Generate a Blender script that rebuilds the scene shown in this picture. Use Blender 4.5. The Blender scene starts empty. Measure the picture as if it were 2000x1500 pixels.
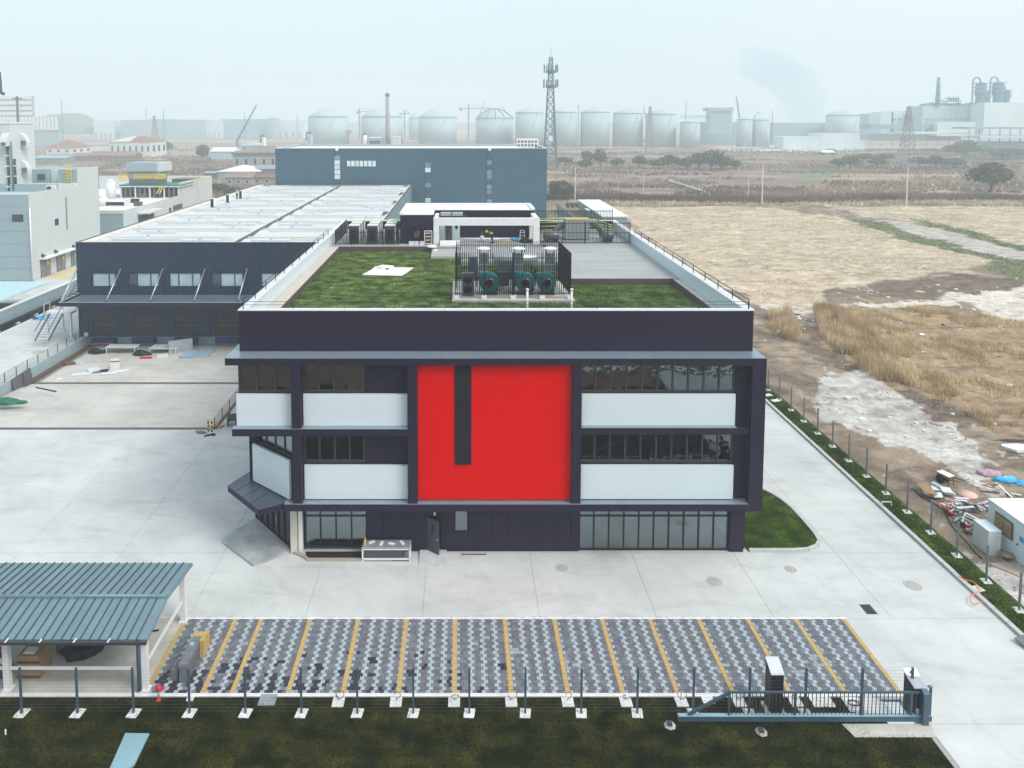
import bpy, bmesh, math, random
import numpy as np
from mathutils import Vector, Matrix
from mathutils import noise as mnoise
R = math.radians
rnd = random.Random(7)
sc = bpy.context.scene
col = sc.collection

# ------------------------------------------------------------------ camera
F_PX, HZ, CX, PITCH, CAM_H = 1400.0, 235.0, 900.0, R(4.2), 25.8
CY = HZ + F_PX * math.tan(PITCH)
cam = bpy.data.cameras.new('camera'); cam_o = bpy.data.objects.new('camera', cam); col.objects.link(cam_o)
cam.sensor_fit = 'HORIZONTAL'; cam.sensor_width = 36; cam.lens = F_PX / 2000 * 36
cam.shift_x = (1000 - CX) / 2000; cam.shift_y = -(750 - CY) / 2000
cam_o.location = (0, 0, CAM_H); cam_o.rotation_euler = (R(90) - PITCH, 0, 0)
cam.clip_start = 0.5; cam.clip_end = 9000
sc.camera = cam_o

# ------------------------------------------------------------------ world, sun, exposure
w = bpy.data.worlds.new('World'); sc.world = w; w.use_nodes = True
nt = w.node_tree; nt.nodes.clear()
SUN_EL, SUN_AZ = R(48), R(125)          # azimuth clockwise from +Y (the view direction)
sky = nt.nodes.new('ShaderNodeTexSky'); sky.sky_type = 'NISHITA'; sky.sun_disc = False
sky.sun_elevation = SUN_EL; sky.sun_rotation = SUN_AZ; sky.dust_density = 6; sky.air_density = 1.5; sky.altitude = 20
bg = nt.nodes.new('ShaderNodeBackground'); bg.inputs['Strength'].default_value = 0.05
nt.links.new(sky.outputs[0], bg.inputs[0])
# the even high overcast that veils the whole sky, whiter towards the veiled sun on the right
tc = nt.nodes.new('ShaderNodeTexCoord')
dotn = nt.nodes.new('ShaderNodeVectorMath'); dotn.operation = 'DOT_PRODUCT'
nt.links.new(tc.outputs['Generated'], dotn.inputs[0])
dotn.inputs[1].default_value = (math.sin(SUN_AZ)*math.cos(SUN_EL), math.cos(SUN_AZ)*math.cos(SUN_EL), math.sin(SUN_EL))
mr = nt.nodes.new('ShaderNodeMapRange'); nt.links.new(dotn.outputs['Value'], mr.inputs[0])
mr.inputs[1].default_value = -0.2; mr.inputs[2].default_value = 0.95
rampc = nt.nodes.new('ShaderNodeMix'); rampc.data_type = 'RGBA'
nt.links.new(mr.outputs[0], rampc.inputs[0])
rampc.inputs[6].default_value = (0.56, 0.68, 0.74, 1); rampc.inputs[7].default_value = (0.78, 0.81, 0.84, 1)
bg2 = nt.nodes.new('ShaderNodeBackground'); bg2.inputs['Strength'].default_value = 1.0
nt.links.new(rampc.outputs[2], bg2.inputs[0])
addn = nt.nodes.new('ShaderNodeAddShader'); out = nt.nodes.new('ShaderNodeOutputWorld')
nt.links.new(bg.outputs[0], addn.inputs[0]); nt.links.new(bg2.outputs[0], addn.inputs[1]); nt.links.new(addn.outputs[0], out.inputs[0])

sun = bpy.data.lights.new('sun', 'SUN'); sun_o = bpy.data.objects.new('sun', sun); col.objects.link(sun_o)
sun.energy = 2.1; sun.angle = R(24); sun.color = (1, .96, .9)
sun_o.rotation_euler = (R(90) - SUN_EL, 0, -SUN_AZ + R(180)); sun_o.location = (60, 30, 80)
vs = sc.view_settings
vs.view_transform = 'Standard'; vs.look = 'None'; vs.exposure = 0.2; vs.gamma = 1; vs.use_curve_mapping = False
sc.cycles.max_bounces = 8; sc.cycles.diffuse_bounces = 3; sc.cycles.glossy_bounces = 3
sc.cycles.transparent_max_bounces = 12; sc.cycles.volume_bounces = 2
sc.cycles.use_adaptive_sampling = True; sc.cycles.use_denoising = True
sc.cycles.caustics_reflective = False; sc.cycles.caustics_refractive = False

# ------------------------------------------------------------------ a pixel of the photo -> a point of the place
def ray(u, v):
    a = (u - CX) / F_PX; b = -(v - CY) / F_PX
    c, s = math.cos(PITCH), math.sin(PITCH)
    return (a, c + b * s, -s + b * c)
def G(u, v, z=0):
    d = ray(u, v); t = (z - CAM_H) / d[2]; return Vector((d[0]*t, d[1]*t, z))
def P(u, v, Y):
    d = ray(u, v); t = Y / d[1]; return Vector((d[0]*t, Y, CAM_H + d[2]*t))

# ------------------------------------------------------------------ materials
MATS = {}
def mat(name, c, rough=.7, metal=0, var=.12, scale=1.0, spec=.4, bump=0, bscale=None, stretch=(1,1,1), c2=None, clear=0):
    if name in MATS: return MATS[name]
    m = bpy.data.materials.new(name); m.use_nodes = True; MATS[name] = m
    t = m.node_tree; b = t.nodes['Principled BSDF']
    b.inputs['Roughness'].default_value = rough; b.inputs['Metallic'].default_value = metal
    b.inputs['Specular IOR Level'].default_value = spec
    g = t.nodes.new('ShaderNodeNewGeometry'); mp = t.nodes.new('ShaderNodeMapping'); mp.inputs['Scale'].default_value = stretch
    t.links.new(g.outputs['Position'], mp.inputs[0])
    n = t.nodes.new('ShaderNodeTexNoise'); n.inputs['Scale'].default_value = scale; n.inputs['Detail'].default_value = 6
    n.inputs['Roughness'].default_value = .65
    t.links.new(mp.outputs[0], n.inputs['Vector'])
    cr = t.nodes.new('ShaderNodeValToRGB'); t.links.new(n.outputs['Fac'], cr.inputs[0])
    cr.color_ramp.elements[0].position = .3; cr.color_ramp.elements[1].position = .7
    if c2 is None: c2 = tuple(min(1, x*(1+var)) for x in c); c1 = tuple(x*(1-var) for x in c)
    else: c1 = c
    cr.color_ramp.elements[0].color = (*c1, 1); cr.color_ramp.elements[1].color = (*c2, 1)
    t.links.new(cr.outputs[0], b.inputs['Base Color'])
    if bump:
        n2 = t.nodes.new('ShaderNodeTexNoise'); n2.inputs['Scale'].default_value = bscale or scale*8; n2.inputs['Detail'].default_value = 4
        t.links.new(mp.outputs[0], n2.inputs['Vector'])
        bp = t.nodes.new('ShaderNodeBump'); bp.inputs['Strength'].default_value = bump; bp.inputs['Distance'].default_value = .05
        t.links.new(n2.outputs['Fac'], bp.inputs['Height']); t.links.new(bp.outputs[0], b.inputs['Normal'])
    return m
def mat_attr(name, rough=.95, fine=6, amt=.35, bump=.4, spec=.15, stretch=(1,1,1)):
    """material that takes its colour from the mesh's 'Col' attribute, broken up by fine noise"""
    m = bpy.data.materials.new(name); m.use_nodes = True; MATS[name] = m
    t = m.node_tree; b = t.nodes['Principled BSDF']; b.inputs['Roughness'].default_value = rough
    b.inputs['Specular IOR Level'].default_value = spec
    a = t.nodes.new('ShaderNodeAttribute'); a.attribute_name = 'Col'
    g = t.nodes.new('ShaderNodeNewGeometry'); mp = t.nodes.new('ShaderNodeMapping'); mp.inputs['Scale'].default_value = stretch
    t.links.new(g.outputs['Position'], mp.inputs[0])
    n = t.nodes.new('ShaderNodeTexNoise'); n.inputs['Scale'].default_value = fine; n.inputs['Detail'].default_value = 8; n.inputs['Roughness'].default_value = .75
    t.links.new(mp.outputs[0], n.inputs['Vector'])
    r = t.nodes.new('ShaderNodeMapRange'); t.links.new(n.outputs['Fac'], r.inputs[0])
    r.inputs[1].default_value = .3; r.inputs[2].default_value = .7; r.inputs[3].default_value = 1-amt; r.inputs[4].default_value = 1+amt
    n3 = t.nodes.new('ShaderNodeTexNoise'); n3.inputs['Scale'].default_value = fine*.15; n3.inputs['Detail'].default_value = 4
    t.links.new(mp.outputs[0], n3.inputs['Vector'])
    r3 = t.nodes.new('ShaderNodeMapRange'); t.links.new(n3.outputs['Fac'], r3.inputs[0])
    r3.inputs[1].default_value = .3; r3.inputs[2].default_value = .7; r3.inputs[3].default_value = 1-amt*.5; r3.inputs[4].default_value = 1+amt*.5
    ml = t.nodes.new('ShaderNodeMath'); ml.operation = 'MULTIPLY'; t.links.new(r.outputs[0], ml.inputs[0]); t.links.new(r3.outputs[0], ml.inputs[1])
    vm = t.nodes.new('ShaderNodeVectorMath'); vm.operation = 'SCALE'
    t.links.new(a.outputs['Color'], vm.inputs[0]); t.links.new(ml.outputs[0], vm.inputs['Scale'])
    t.links.new(vm.outputs[0], b.inputs['Base Color'])
    if bump:
        bp = t.nodes.new('ShaderNodeBump'); bp.inputs['Strength'].default_value = bump; bp.inputs['Distance'].default_value = .08
        t.links.new(n.outputs['Fac'], bp.inputs['Height']); t.links.new(bp.outputs[0], b.inputs['Normal'])
    return m
def glass(name, tint, refl=.35, rough=.02, trans=.5, wav=0):
    m = bpy.data.materials.new(name); m.use_nodes = True; MATS[name] = m
    t = m.node_tree; t.nodes.clear()
    o = t.nodes.new('ShaderNodeOutputMaterial')
    tr = t.nodes.new('ShaderNodeBsdfTransparent'); tr.inputs[0].default_value = (tint[0]*trans, tint[1]*trans, tint[2]*trans, 1)
    gl = t.nodes.new('ShaderNodeBsdfGlossy'); gl.inputs[0].default_value = (.78, .92, 1, 1); gl.inputs['Roughness'].default_value = rough
    if wav:
        g = t.nodes.new('ShaderNodeNewGeometry'); n = t.nodes.new('ShaderNodeTexNoise'); n.inputs['Scale'].default_value = .9
        t.links.new(g.outputs['Position'], n.inputs['Vector'])
        bp = t.nodes.new('ShaderNodeBump'); bp.inputs['Strength'].default_value = wav; bp.inputs['Distance'].default_value = .12
        t.links.new(n.outputs['Fac'], bp.inputs['Height']); t.links.new(bp.outputs[0], gl.inputs['Normal'])
    fr = t.nodes.new('ShaderNodeFresnel'); fr.inputs[0].default_value = 1.5
    mr = t.nodes.new('ShaderNodeMapRange'); t.links.new(fr.outputs[0], mr.inputs[0]); mr.inputs[3].default_value = refl; mr.inputs[4].default_value = 1
    mx = t.nodes.new('ShaderNodeMixShader'); t.links.new(mr.outputs[0], mx.inputs[0]); t.links.new(tr.outputs[0], mx.inputs[1]); t.links.new(gl.outputs[0], mx.inputs[2])
    t.links.new(mx.outputs[0], o.inputs[0])
    return m
# ------------------------------------------------------------------ mesh builder
ORG = {}
class MB:
    def __init__(s): s.v = []; s.f = []; s.m = []; s.sm = []
    def add(s, vs, fs, mi=0, smooth=False):
        o = len(s.v); s.v += [tuple(p) for p in vs]; s.f += [tuple(i+o for i in f) for f in fs]; s.m += [mi]*len(fs); s.sm += [smooth]*len(fs); return s
    def box(s, x0, x1, y0, y1, z0, z1, mi=0):
        if x0 > x1: x0, x1 = x1, x0
        if y0 > y1: y0, y1 = y1, y0
        if z0 > z1: z0, z1 = z1, z0
        return s.add([(x0,y0,z0),(x1,y0,z0),(x1,y1,z0),(x0,y1,z0),(x0,y0,z1),(x1,y0,z1),(x1,y1,z1),(x0,y1,z1)],
              [(3,2,1,0),(4,5,6,7),(0,1,5,4),(1,2,6,5),(2,3,7,6),(3,0,4,7)], mi)
    def cbox(s, c, size, rz=0, mi=0, tilt=None):
        """box centred in x,y at c, standing on c.z"""
        hx, hy, h = size[0]/2, size[1]/2, size[2]
        M = Matrix.Rotation(rz, 3, 'Z')
        if tilt: M = M @ Matrix.Rotation(tilt[0], 3, 'X') @ Matrix.Rotation(tilt[1], 3, 'Y')
        vs = [M @ Vector(p) + Vector(c) for p in [(-hx,-hy,0),(hx,-hy,0),(hx,hy,0),(-hx,hy,0),(-hx,-hy,h),(hx,-hy,h),(hx,hy,h),(-hx,hy,h)]]
        return s.add(vs, [(3,2,1,0),(4,5,6,7),(0,1,5,4),(1,2,6,5),(2,3,7,6),(3,0,4,7)], mi)
    def bar(s, a, b, r, mi=0, n=4, r2=None, up=None):
        a, b = Vector(a), Vector(b); d = (b-a)
        if d.length < 1e-6: return s
        d.normalize(); u = d.orthogonal() if abs(d.z) < .99 else Vector((1,0,0))
        if abs(d.z) < .99: u = Vector((0,0,1)).cross(d).normalized()
        u.normalize(); w_ = d.cross(u); r2 = r if r2 is None else r2
        ph = math.pi/4 if n == 4 else 0; k = math.sqrt(2) if n == 4 else 1
        vs = []
        for p, rr in ((a, r*k), (b, r2*k)):
            for i in range(n):
                t = ph + 2*math.pi*i/n; vs.append(p + u*math.cos(t)*rr + w_*math.sin(t)*rr)
        fs = [(i, (i+1) % n, n+(i+1) % n, n+i) for i in range(n)] + [tuple(range(n-1, -1, -1)), tuple(range(n, 2*n))]
        return s.add(vs, fs, mi, n > 6)
    def cyl(s, c, r, h, n=16, mi=0, r2=None):
        return s.bar(c, (c[0], c[1], c[2]+h), r, mi, n, r2)
    def lathe(s, c, prof, n=24, mi=0, axis='Z', smooth=True):
        vs = []; fs = []
        for (r, z) in prof:
            for i in range(n):
                t = 2*math.pi*i/n; x, y = r*math.cos(t), r*math.sin(t)
                p = (x, y, z) if axis == 'Z' else ((x, z, y) if axis == 'Y' else (z, x, y))
                vs.append((p[0]+c[0], p[1]+c[1], p[2]+c[2]))
        for k in range(len(prof)-1):
            for i in range(n):
                fs.append((k*n+i, k*n+(i+1) % n, (k+1)*n+(i+1) % n, (k+1)*n+i))
        fs.append(tuple(range(n-1, -1, -1))); fs.append(tuple(range((len(prof)-1)*n, len(prof)*n)))
        return s.add(vs, fs, mi, smooth)
    def prism(s, pts, z0, z1, mi=0):
        n = len(pts)
        a = sum(pts[i][0]*pts[(i+1) % n][1]-pts[(i+1) % n][0]*pts[i][1] for i in range(n))
        if a < 0: pts = pts[::-1]
        zt = z1 if isinstance(z1, (list, tuple)) else [z1]*n
        zb = z0 if isinstance(z0, (list, tuple)) else [z0]*n
        return s.add([(p[0], p[1], zb[i]) for i, p in enumerate(pts)]+[(p[0], p[1], zt[i]) for i, p in enumerate(pts)],
              [tuple(range(n-1, -1, -1)), tuple(range(n, 2*n))]+[(i, (i+1) % n, n+(i+1) % n, n+i) for i in range(n)], mi)
    def yprism(s, pts, y0, y1, mi=0):
        """profile in (x,z), extruded along y"""
        n = len(pts)
        return s.add([(p[0], y0, p[1]) for p in pts]+[(p[0], y1, p[1]) for p in pts],
              [tuple(range(n)), tuple(range(2*n-1, n-1, -1))]+[(i, n+i, n+(i+1) % n, (i+1) % n) for i in range(n)], mi)
    def xprism(s, pts, x0, x1, mi=0):
        n = len(pts)
        return s.add([(x0, p[0], p[1]) for p in pts]+[(x1, p[0], p[1]) for p in pts],
              [tuple(range(n)), tuple(range(2*n-1, n-1, -1))]+[(i, n+i, n+(i+1) % n, (i+1) % n) for i in range(n)], mi)
    def poly(s, pts, mi=0): return s.add(pts, [tuple(range(len(pts)))], mi)
    def tube(s, pts, r, n=6, mi=0):
        for a, b in zip(pts[:-1], pts[1:]): s.bar(a, b, r, mi, n)
        return s
    def mesh(s, name, mats, org=(0,0,0)):
        me = bpy.data.meshes.new(name)
        me.from_pydata([(p[0]-org[0], p[1]-org[1], p[2]-org[2]) for p in s.v], [], s.f)
        for m in (mats if isinstance(mats, (list, tuple)) else [mats]): me.materials.append(m)
        me.polygons.foreach_set('material_index', s.m)
        me.polygons.foreach_set('use_smooth', s.sm)
        bm = bmesh.new(); bm.from_mesh(me); bmesh.ops.recalc_face_normals(bm, faces=bm.faces); bm.to_mesh(me); bm.free()
        me.update(); return me
    def build(s, name, mats, parent=None, org=None, **kw):
        if parent is not None: org = ORG[parent.name]
        elif org is None:
            a = np.array(s.v); org = ((a[:,0].min()+a[:,0].max())/2, (a[:,1].min()+a[:,1].max())/2, a[:,2].min())
        me = s.mesh(name, mats, org)
        o = bpy.data.objects.new(name, me); col.objects.link(o)
        ORG[o.name] = org
        if parent is not None: o.parent = parent
        else: o.location = org
        for k, v_ in kw.items(): o[k] = v_
        return o
def thing(name, label, cat, loc=(0,0,0), group=None, rz=0):
    o = bpy.data.objects.new(name, None); col.objects.link(o); o.location = loc; o.rotation_euler[2] = rz
    o.empty_display_size = .3
    ORG[o.name] = tuple(loc) if rz == 0 else (0, 0, 0)
    o['label'] = label; o['category'] = cat
    if group: o['group'] = group
    return o
def local_thing(name, label, cat, loc=(0,0,0), group=None, rz=0):
    """children are modelled in local coordinates"""
    o = thing(name, label, cat, loc, group, rz); ORG[o.name] = (0, 0, 0); return o
def tag(o, label, cat, group=None):
    o['label'] = label; o['category'] = cat
    if group: o['group'] = group
    return o
def struct(o): o['kind'] = 'structure'; return o
def copy_tree(o, parent=None):
    c = o.copy(); col.objects.link(c); c.parent = parent
    for ch in list(o.children): copy_tree(ch, c)
    return c
def dup(o, loc, rz=None, label=None, scale=None):
    c = copy_tree(o); c.location = loc
    if rz is not None: c.rotation_euler[2] = rz
    if scale is not None: c.scale = scale
    if label: c['label'] = label
    return c
def inst(o, off, name=None):
    """one more alike piece: shares the mesh, shifted by off, same parent"""
    c = o.copy(); col.objects.link(c); c.parent = o.parent; c.location = Vector(o.location) + Vector(off); return c
def fnoise(x, y, s=1.0, seed=0): return mnoise.noise(Vector((x*s+seed*17.3, y*s-seed*9.1, seed*3.7)))

# ------------------------------------------------------------------ palette
def concrete(name, lo, hi, grime=.8):
    m = mat(name, lo, .85, 0, c2=hi, scale=.16, bump=.1, bscale=3); t = m.node_tree; b = t.nodes['Principled BSDF']
    cr = b.inputs['Base Color'].links[0].from_socket; g = t.nodes.new('ShaderNodeNewGeometry')
    prev = cr
    for (sx, sy, s, p0, p1, k) in ((.35,1,.55,.50,.72,.80),(1,.5,1.7,.56,.75,.90),(1,1,9,.35,.65,.95),(.25,.9,.16,.55,.72,.82)):
        mp = t.nodes.new('ShaderNodeMapping'); mp.inputs['Scale'].default_value = (sx, sy, 1); mp.inputs['Rotation'].default_value = (0,0,s)
        t.links.new(g.outputs['Position'], mp.inputs[0]); n = t.nodes.new('ShaderNodeTexNoise'); n.inputs['Scale'].default_value = s; n.inputs['Detail'].default_value = 7; n.inputs['Roughness'].default_value = .7; n.inputs['Distortion'].default_value = .6
        t.links.new(mp.outputs[0], n.inputs['Vector']); r = t.nodes.new('ShaderNodeMapRange'); t.links.new(n.outputs['Fac'], r.inputs[0]); r.inputs[1].default_value = p0; r.inputs[2].default_value = p1; r.inputs[3].default_value = 1; r.inputs[4].default_value = k
        v = t.nodes.new('ShaderNodeVectorMath'); v.operation = 'SCALE'; t.links.new(prev, v.inputs[0]); t.links.new(r.outputs[0], v.inputs['Scale']); prev = v.outputs[0]
    for (cx_, cy_, sc_) in ((-38,20,.09),(30,78,.07)):      # faint sweeping tyre marks
        mp = t.nodes.new('ShaderNodeMapping'); mp.inputs['Location'].default_value = (-cx_, -cy_, 0); t.links.new(g.outputs['Position'], mp.inputs[0])
        wv = t.nodes.new('ShaderNodeTexWave'); wv.wave_type = 'RINGS'; wv.rings_direction = 'Z'; wv.inputs['Scale'].default_value = sc_; wv.inputs['Distortion'].default_value = 3; wv.inputs['Detail'].default_value = 3; wv.inputs['Detail Scale'].default_value = .6
        t.links.new(mp.outputs[0], wv.inputs['Vector']); r = t.nodes.new('ShaderNodeMapRange'); t.links.new(wv.outputs['Fac'], r.inputs[0]); r.inputs[1].default_value = .93; r.inputs[2].default_value = 1; r.inputs[3].default_value = 1; r.inputs[4].default_value = .965
        v = t.nodes.new('ShaderNodeVectorMath'); v.operation = 'SCALE'; t.links.new(prev, v.inputs[0]); t.links.new(r.outputs[0], v.inputs['Scale']); prev = v.outputs[0]
    t.links.new(prev, b.inputs['Base Color']); return m
M_con = concrete('concrete', (.43,.465,.47), (.58,.61,.61))
M_con2 = mat('rough_concrete', (.42,.42,.39), .9, var=.2, scale=.8, bump=.3)
M_conw = mat('pale_concrete', (.66,.68,.68), .85, var=.1, scale=2)
M_seam = mat('joint_filler', (.2,.2,.19), .9)
M_seamc = mat('slab_joint', (.33,.345,.345), .9)
M_char = mat('charcoal_cladding', (.015,.0115,.032), .55, .0, var=.06, scale=.4, spec=.22)
M_chard = mat('charcoal_dark', (.010,.008,.016), .6, var=.08, spec=.2)
M_corr = mat('corrugated_navy', (.016,.033,.068), .5, .0, var=.08, scale=.5, spec=.25)
M_blue = mat('slate_blue_cladding', (.036,.10,.155), .4, .1, var=.06, scale=.2, spec=.5)
M_shelf = mat('shelf_metal', (.24,.31,.37), .3, .35, var=.1, scale=1.5)
M_red = mat('red_panel', (.64,.0,.0), .7, var=.03, scale=.3, spec=.0)
M_panel = mat('white_panel', (.58,.68,.72), .45, var=.015, scale=.5)
M_white = mat('white_paint', (.66,.68,.68), .6, var=.04, scale=1)
M_coping = mat('coping_metal', (.66,.68,.72), .45, .2, var=.04)
M_roofw = mat('white_roof_sheet', (.46,.48,.48), .5, c2=(.60,.61,.61), scale=.35, stretch=(.25,2,1))
M_grey = mat('light_grey_cladding', (.27,.36,.40), .6, var=.04, scale=.3)
M_offw = mat('off_white_cladding', (.54,.58,.58), .6, var=.04, scale=.3)
M_blk = mat('black_metal', (.010,.011,.017), .5, .0, var=.1, spec=.3)
M_dgrey = mat('dark_grey_metal', (.05,.06,.075), .45, .3, var=.1)
M_mgrey = mat('mid_grey_metal', (.16,.18,.2), .45, .4, var=.1, scale=3)
M_galv = mat('galvanised', (.45,.5,.53), .35, .6, var=.1, scale=3)
M_steelb = mat('blue_grey_steel', (.055,.10,.145), .4, .2, var=.08)
M_teal = mat('teal_enamel', (.0,.16,.17), .4, var=.1)
M_yel = mat('yellow_paver', (.45,.32,.12), .8, var=.12, scale=4)
M_yelp = mat('yellow_paint', (.75,.52,.03), .5)
M_brown = mat('planter_brown', (.085,.06,.06), .8)
M_deck = mat('roof_paving', (.27,.29,.29), .8, c2=(.35,.37,.37), scale=.6, stretch=(.3,2,1))
M_tile = mat('roof_tile', (.46,.44,.40), .8, var=.1, scale=2)
M_wood = mat('weathered_wood', (.30,.20,.11), .8, var=.25, scale=6)
M_rust = mat('rust', (.10,.062,.045), .8, var=.3, scale=5)
M_bluep = mat('blue_enamel', (.008,.012,.11), .4)
M_skyp = mat('sky_blue_plastic', (.02,.36,.72), .35)
M_redp = mat('red_plastic', (.5,.012,.02), .4)
M_oran = mat('orange_plastic', (.85,.18,.03), .5)
M_green = mat('green_tarp', (.01,.12,.06), .5, var=.3, scale=8)
M_hiv = mat('hi_vis', (.30,.75,.05), .6)
M_skin = mat('skin', (.42,.24,.16), .6)
M_trou = mat('dark_trousers', (.03,.03,.05), .8)
M_mar = mat('maroon_jacket', (.06,.012,.025), .8)
M_hat = mat('yellow_helmet', (.85,.55,.02), .35)
M_roofred = mat('red_clay_roof', (.24,.105,.08), .8, var=.15, scale=.4)
M_roofbr = mat('brown_roof', (.22,.17,.15), .8, var=.12, scale=.4)
M_kerb = mat('kerb_concrete', (.44,.46,.46), .85, var=.12, scale=3)
M_tank = mat('tank_hazed_paint', (.34,.45,.49), .6, var=.05, scale=.05)  # paler than real tank paint, distance haze is put into the colour
M_bark = mat('bark', (.07,.05,.04), .9, var=.2, scale=4)
M_steel_far = mat('lattice_steel', (.035,.11,.17), .5, .1)
G_up = glass('window_glass', (.5,.45,.5), .11, .015, .45, .11)
G_gf = glass('mirror_glass', (.35,.5,.6), .24, .03, .4, .06)
G_far = glass('far_glass', (.6,.8,.9), .45, .1, .5)
M_pane = mat('far_pane', (.03,.05,.065), .12, var=.2, spec=.9)
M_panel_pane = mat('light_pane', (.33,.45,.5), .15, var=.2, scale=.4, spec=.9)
M_int = mat('interior', (.05,.04,.045), .9)
M_intl = mat('interior_floor', (.08,.075,.075), .8)
# ================================================================== GROUND
def pip(px, py, poly):
    ins = np.zeros(px.shape, bool); n = len(poly)
    for i in range(n):
        x1, y1 = poly[i]; x2, y2 = poly[(i+1) % n]
        c = ((y1 > py) != (y2 > py)); xi = (x2-x1)*(py-y1)/((y2-y1) if y2 != y1 else 1e-9)+x1
        ins ^= c & (px < xi)
    return ins
def zpoly(pix): return [tuple(G(u, v)[:2]) for u, v in pix]
_rs = np.random.RandomState(5)
_tab = _rs.rand(256, 256)
def vn(x, y, s, seed=0):
    """cheap tiling value noise, vectorised, 0..1"""
    x = np.asarray(x)*s+seed*37.7; y = np.asarray(y)*s+seed*11.3
    xi = np.floor(x).astype(int); yi = np.floor(y).astype(int); fx = x-xi; fy = y-yi
    fx = fx*fx*(3-2*fx); fy = fy*fy*(3-2*fy)
    a = _tab[xi % 256, yi % 256]; b = _tab[(xi+1) % 256, yi % 256]; c = _tab[xi % 256, (yi+1) % 256]; d = _tab[(xi+1) % 256, (yi+1) % 256]
    return (a*(1-fx)+b*fx)*(1-fy)+(c*(1-fx)+d*fx)*fy
def fbm(x, y, s, seed=0, o=4):
    t = 0; a = .5; n = 0
    for k in range(o): t = t+a*vn(x, y, s*2**k, seed+k); n += a; a *= .5
    return t/n
def grid_mesh(name, xs, ys, zf, cf, material):
    X, Y = np.meshgrid(xs, ys); nx, ny = len(xs), len(ys)
    Z = zf(X, Y); C = cf(X, Y)
    me = bpy.data.meshes.new(name)
    co = np.stack([X.ravel(), Y.ravel(), Z.ravel()], 1).astype(np.float32)
    i = (np.arange(ny-1)[:, None]*nx+np.arange(nx-1)[None, :]).ravel()
    q = np.stack([i, i+1, i+nx+1, i+nx], 1).astype(np.int32)
    me.vertices.add(len(co)); me.vertices.foreach_set('co', co.ravel())
    me.loops.add(q.size); me.loops.foreach_set('vertex_index', q.ravel())
    me.polygons.add(len(q)); me.polygons.foreach_set('loop_start', np.arange(0, q.size, 4, dtype=np.int32))
    me.update(calc_edges=True)
    at = me.color_attributes.new('Col', 'FLOAT_COLOR', 'POINT')
    at.data.foreach_set('color', np.concatenate([C.reshape(-1, 3), np.ones((len(co), 1))], 1).astype(np.float32).ravel())
    me.materials.append(material); me.polygons.foreach_set('use_smooth', np.ones(len(q), bool))
    o = bpy.data.objects.new(name, me); col.objects.link(o); return o
def lerp(a, b, t): return a*(1-t[..., None])+np.array(b)*t[..., None]
M_field = mat_attr('field_soil', fine=3.2, amt=.34, bump=.5, stretch=(1, 1.6, 1))
M_land = mat_attr('far_land', fine=.25, amt=.25, bump=0)

Z_tan = [zpoly(p) for p in ([(1200,404),(1480,404),(1640,424),(1720,442),(1800,475),(1940,512),(1860,540),(1700,556),(1620,570),(1600,600),(1545,606),(1480,590),(1330,520),(1240,445)],
        [(1600,402),(2060,404),(2300,560),(2000,488),(1880,450),(1780,432),(1700,424)])]
Z_green = [zpoly(p) for p in ([(1648,425),(1700,430),(1770,452),(1850,474),(1935,500),(2300,560),(2300,610),(2000,546),(1930,530),(1945,512),(1850,490),(1760,464),(1690,440)],
        [(1766,428),(1800,430),(1890,450),(2000,480),(2300,540),(2300,552),(2000,492),(1870,456)])]
Z_track = zpoly([(1715,430),(1770,433),(1880,456),(2000,492),(2300,560),(2300,580),(2000,520),(1935,506),(1850,478),(1770,455)])
Z_dark = [zpoly(p) for p in ([(1700,556),(1830,532),(2000,544),(2100,556),(2050,566),(1880,572),(1760,586),(1700,580)],
        [(1530,640),(1590,640),(1650,690),(1720,725),(1810,775),(1900,825),(1870,850),(1790,820),(1700,765),(1600,705)])]
Z_path = [zpoly(p) for p in ([(1480,590),(1560,600),(1640,600),(1760,590),(1880,572),(2060,562),(2060,575),(1960,585),(1880,588),(1760,600),(1650,608),(1560,612),(1490,606)],
        [(1880,580),(2060,566),(2060,650),(1980,635),(1900,606)])]
Z_gold = [zpoly(p) for p in ([(1588,600),(1680,606),(1800,602),(1900,612),(2150,660),(2200,880),(1960,850),(1880,800),(1800,765),(1710,745),(1650,700),(1600,655)],
        [(1500,615),(1540,612),(1560,650),(1540,664),(1510,645)])]
Z_chalk = [zpoly(p) for p in ([(1585,740),(1620,722),(1690,722),(1750,775),(1850,830),(1905,880),(1890,905),(1800,895),(1700,850),(1640,830),(1600,790)],
        [(1810,880),(1900,895),(1960,950),(1900,960),(1850,930)], [(1890,1100),(2100,1150),(2100,1250),(1960,1200)])]
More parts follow.
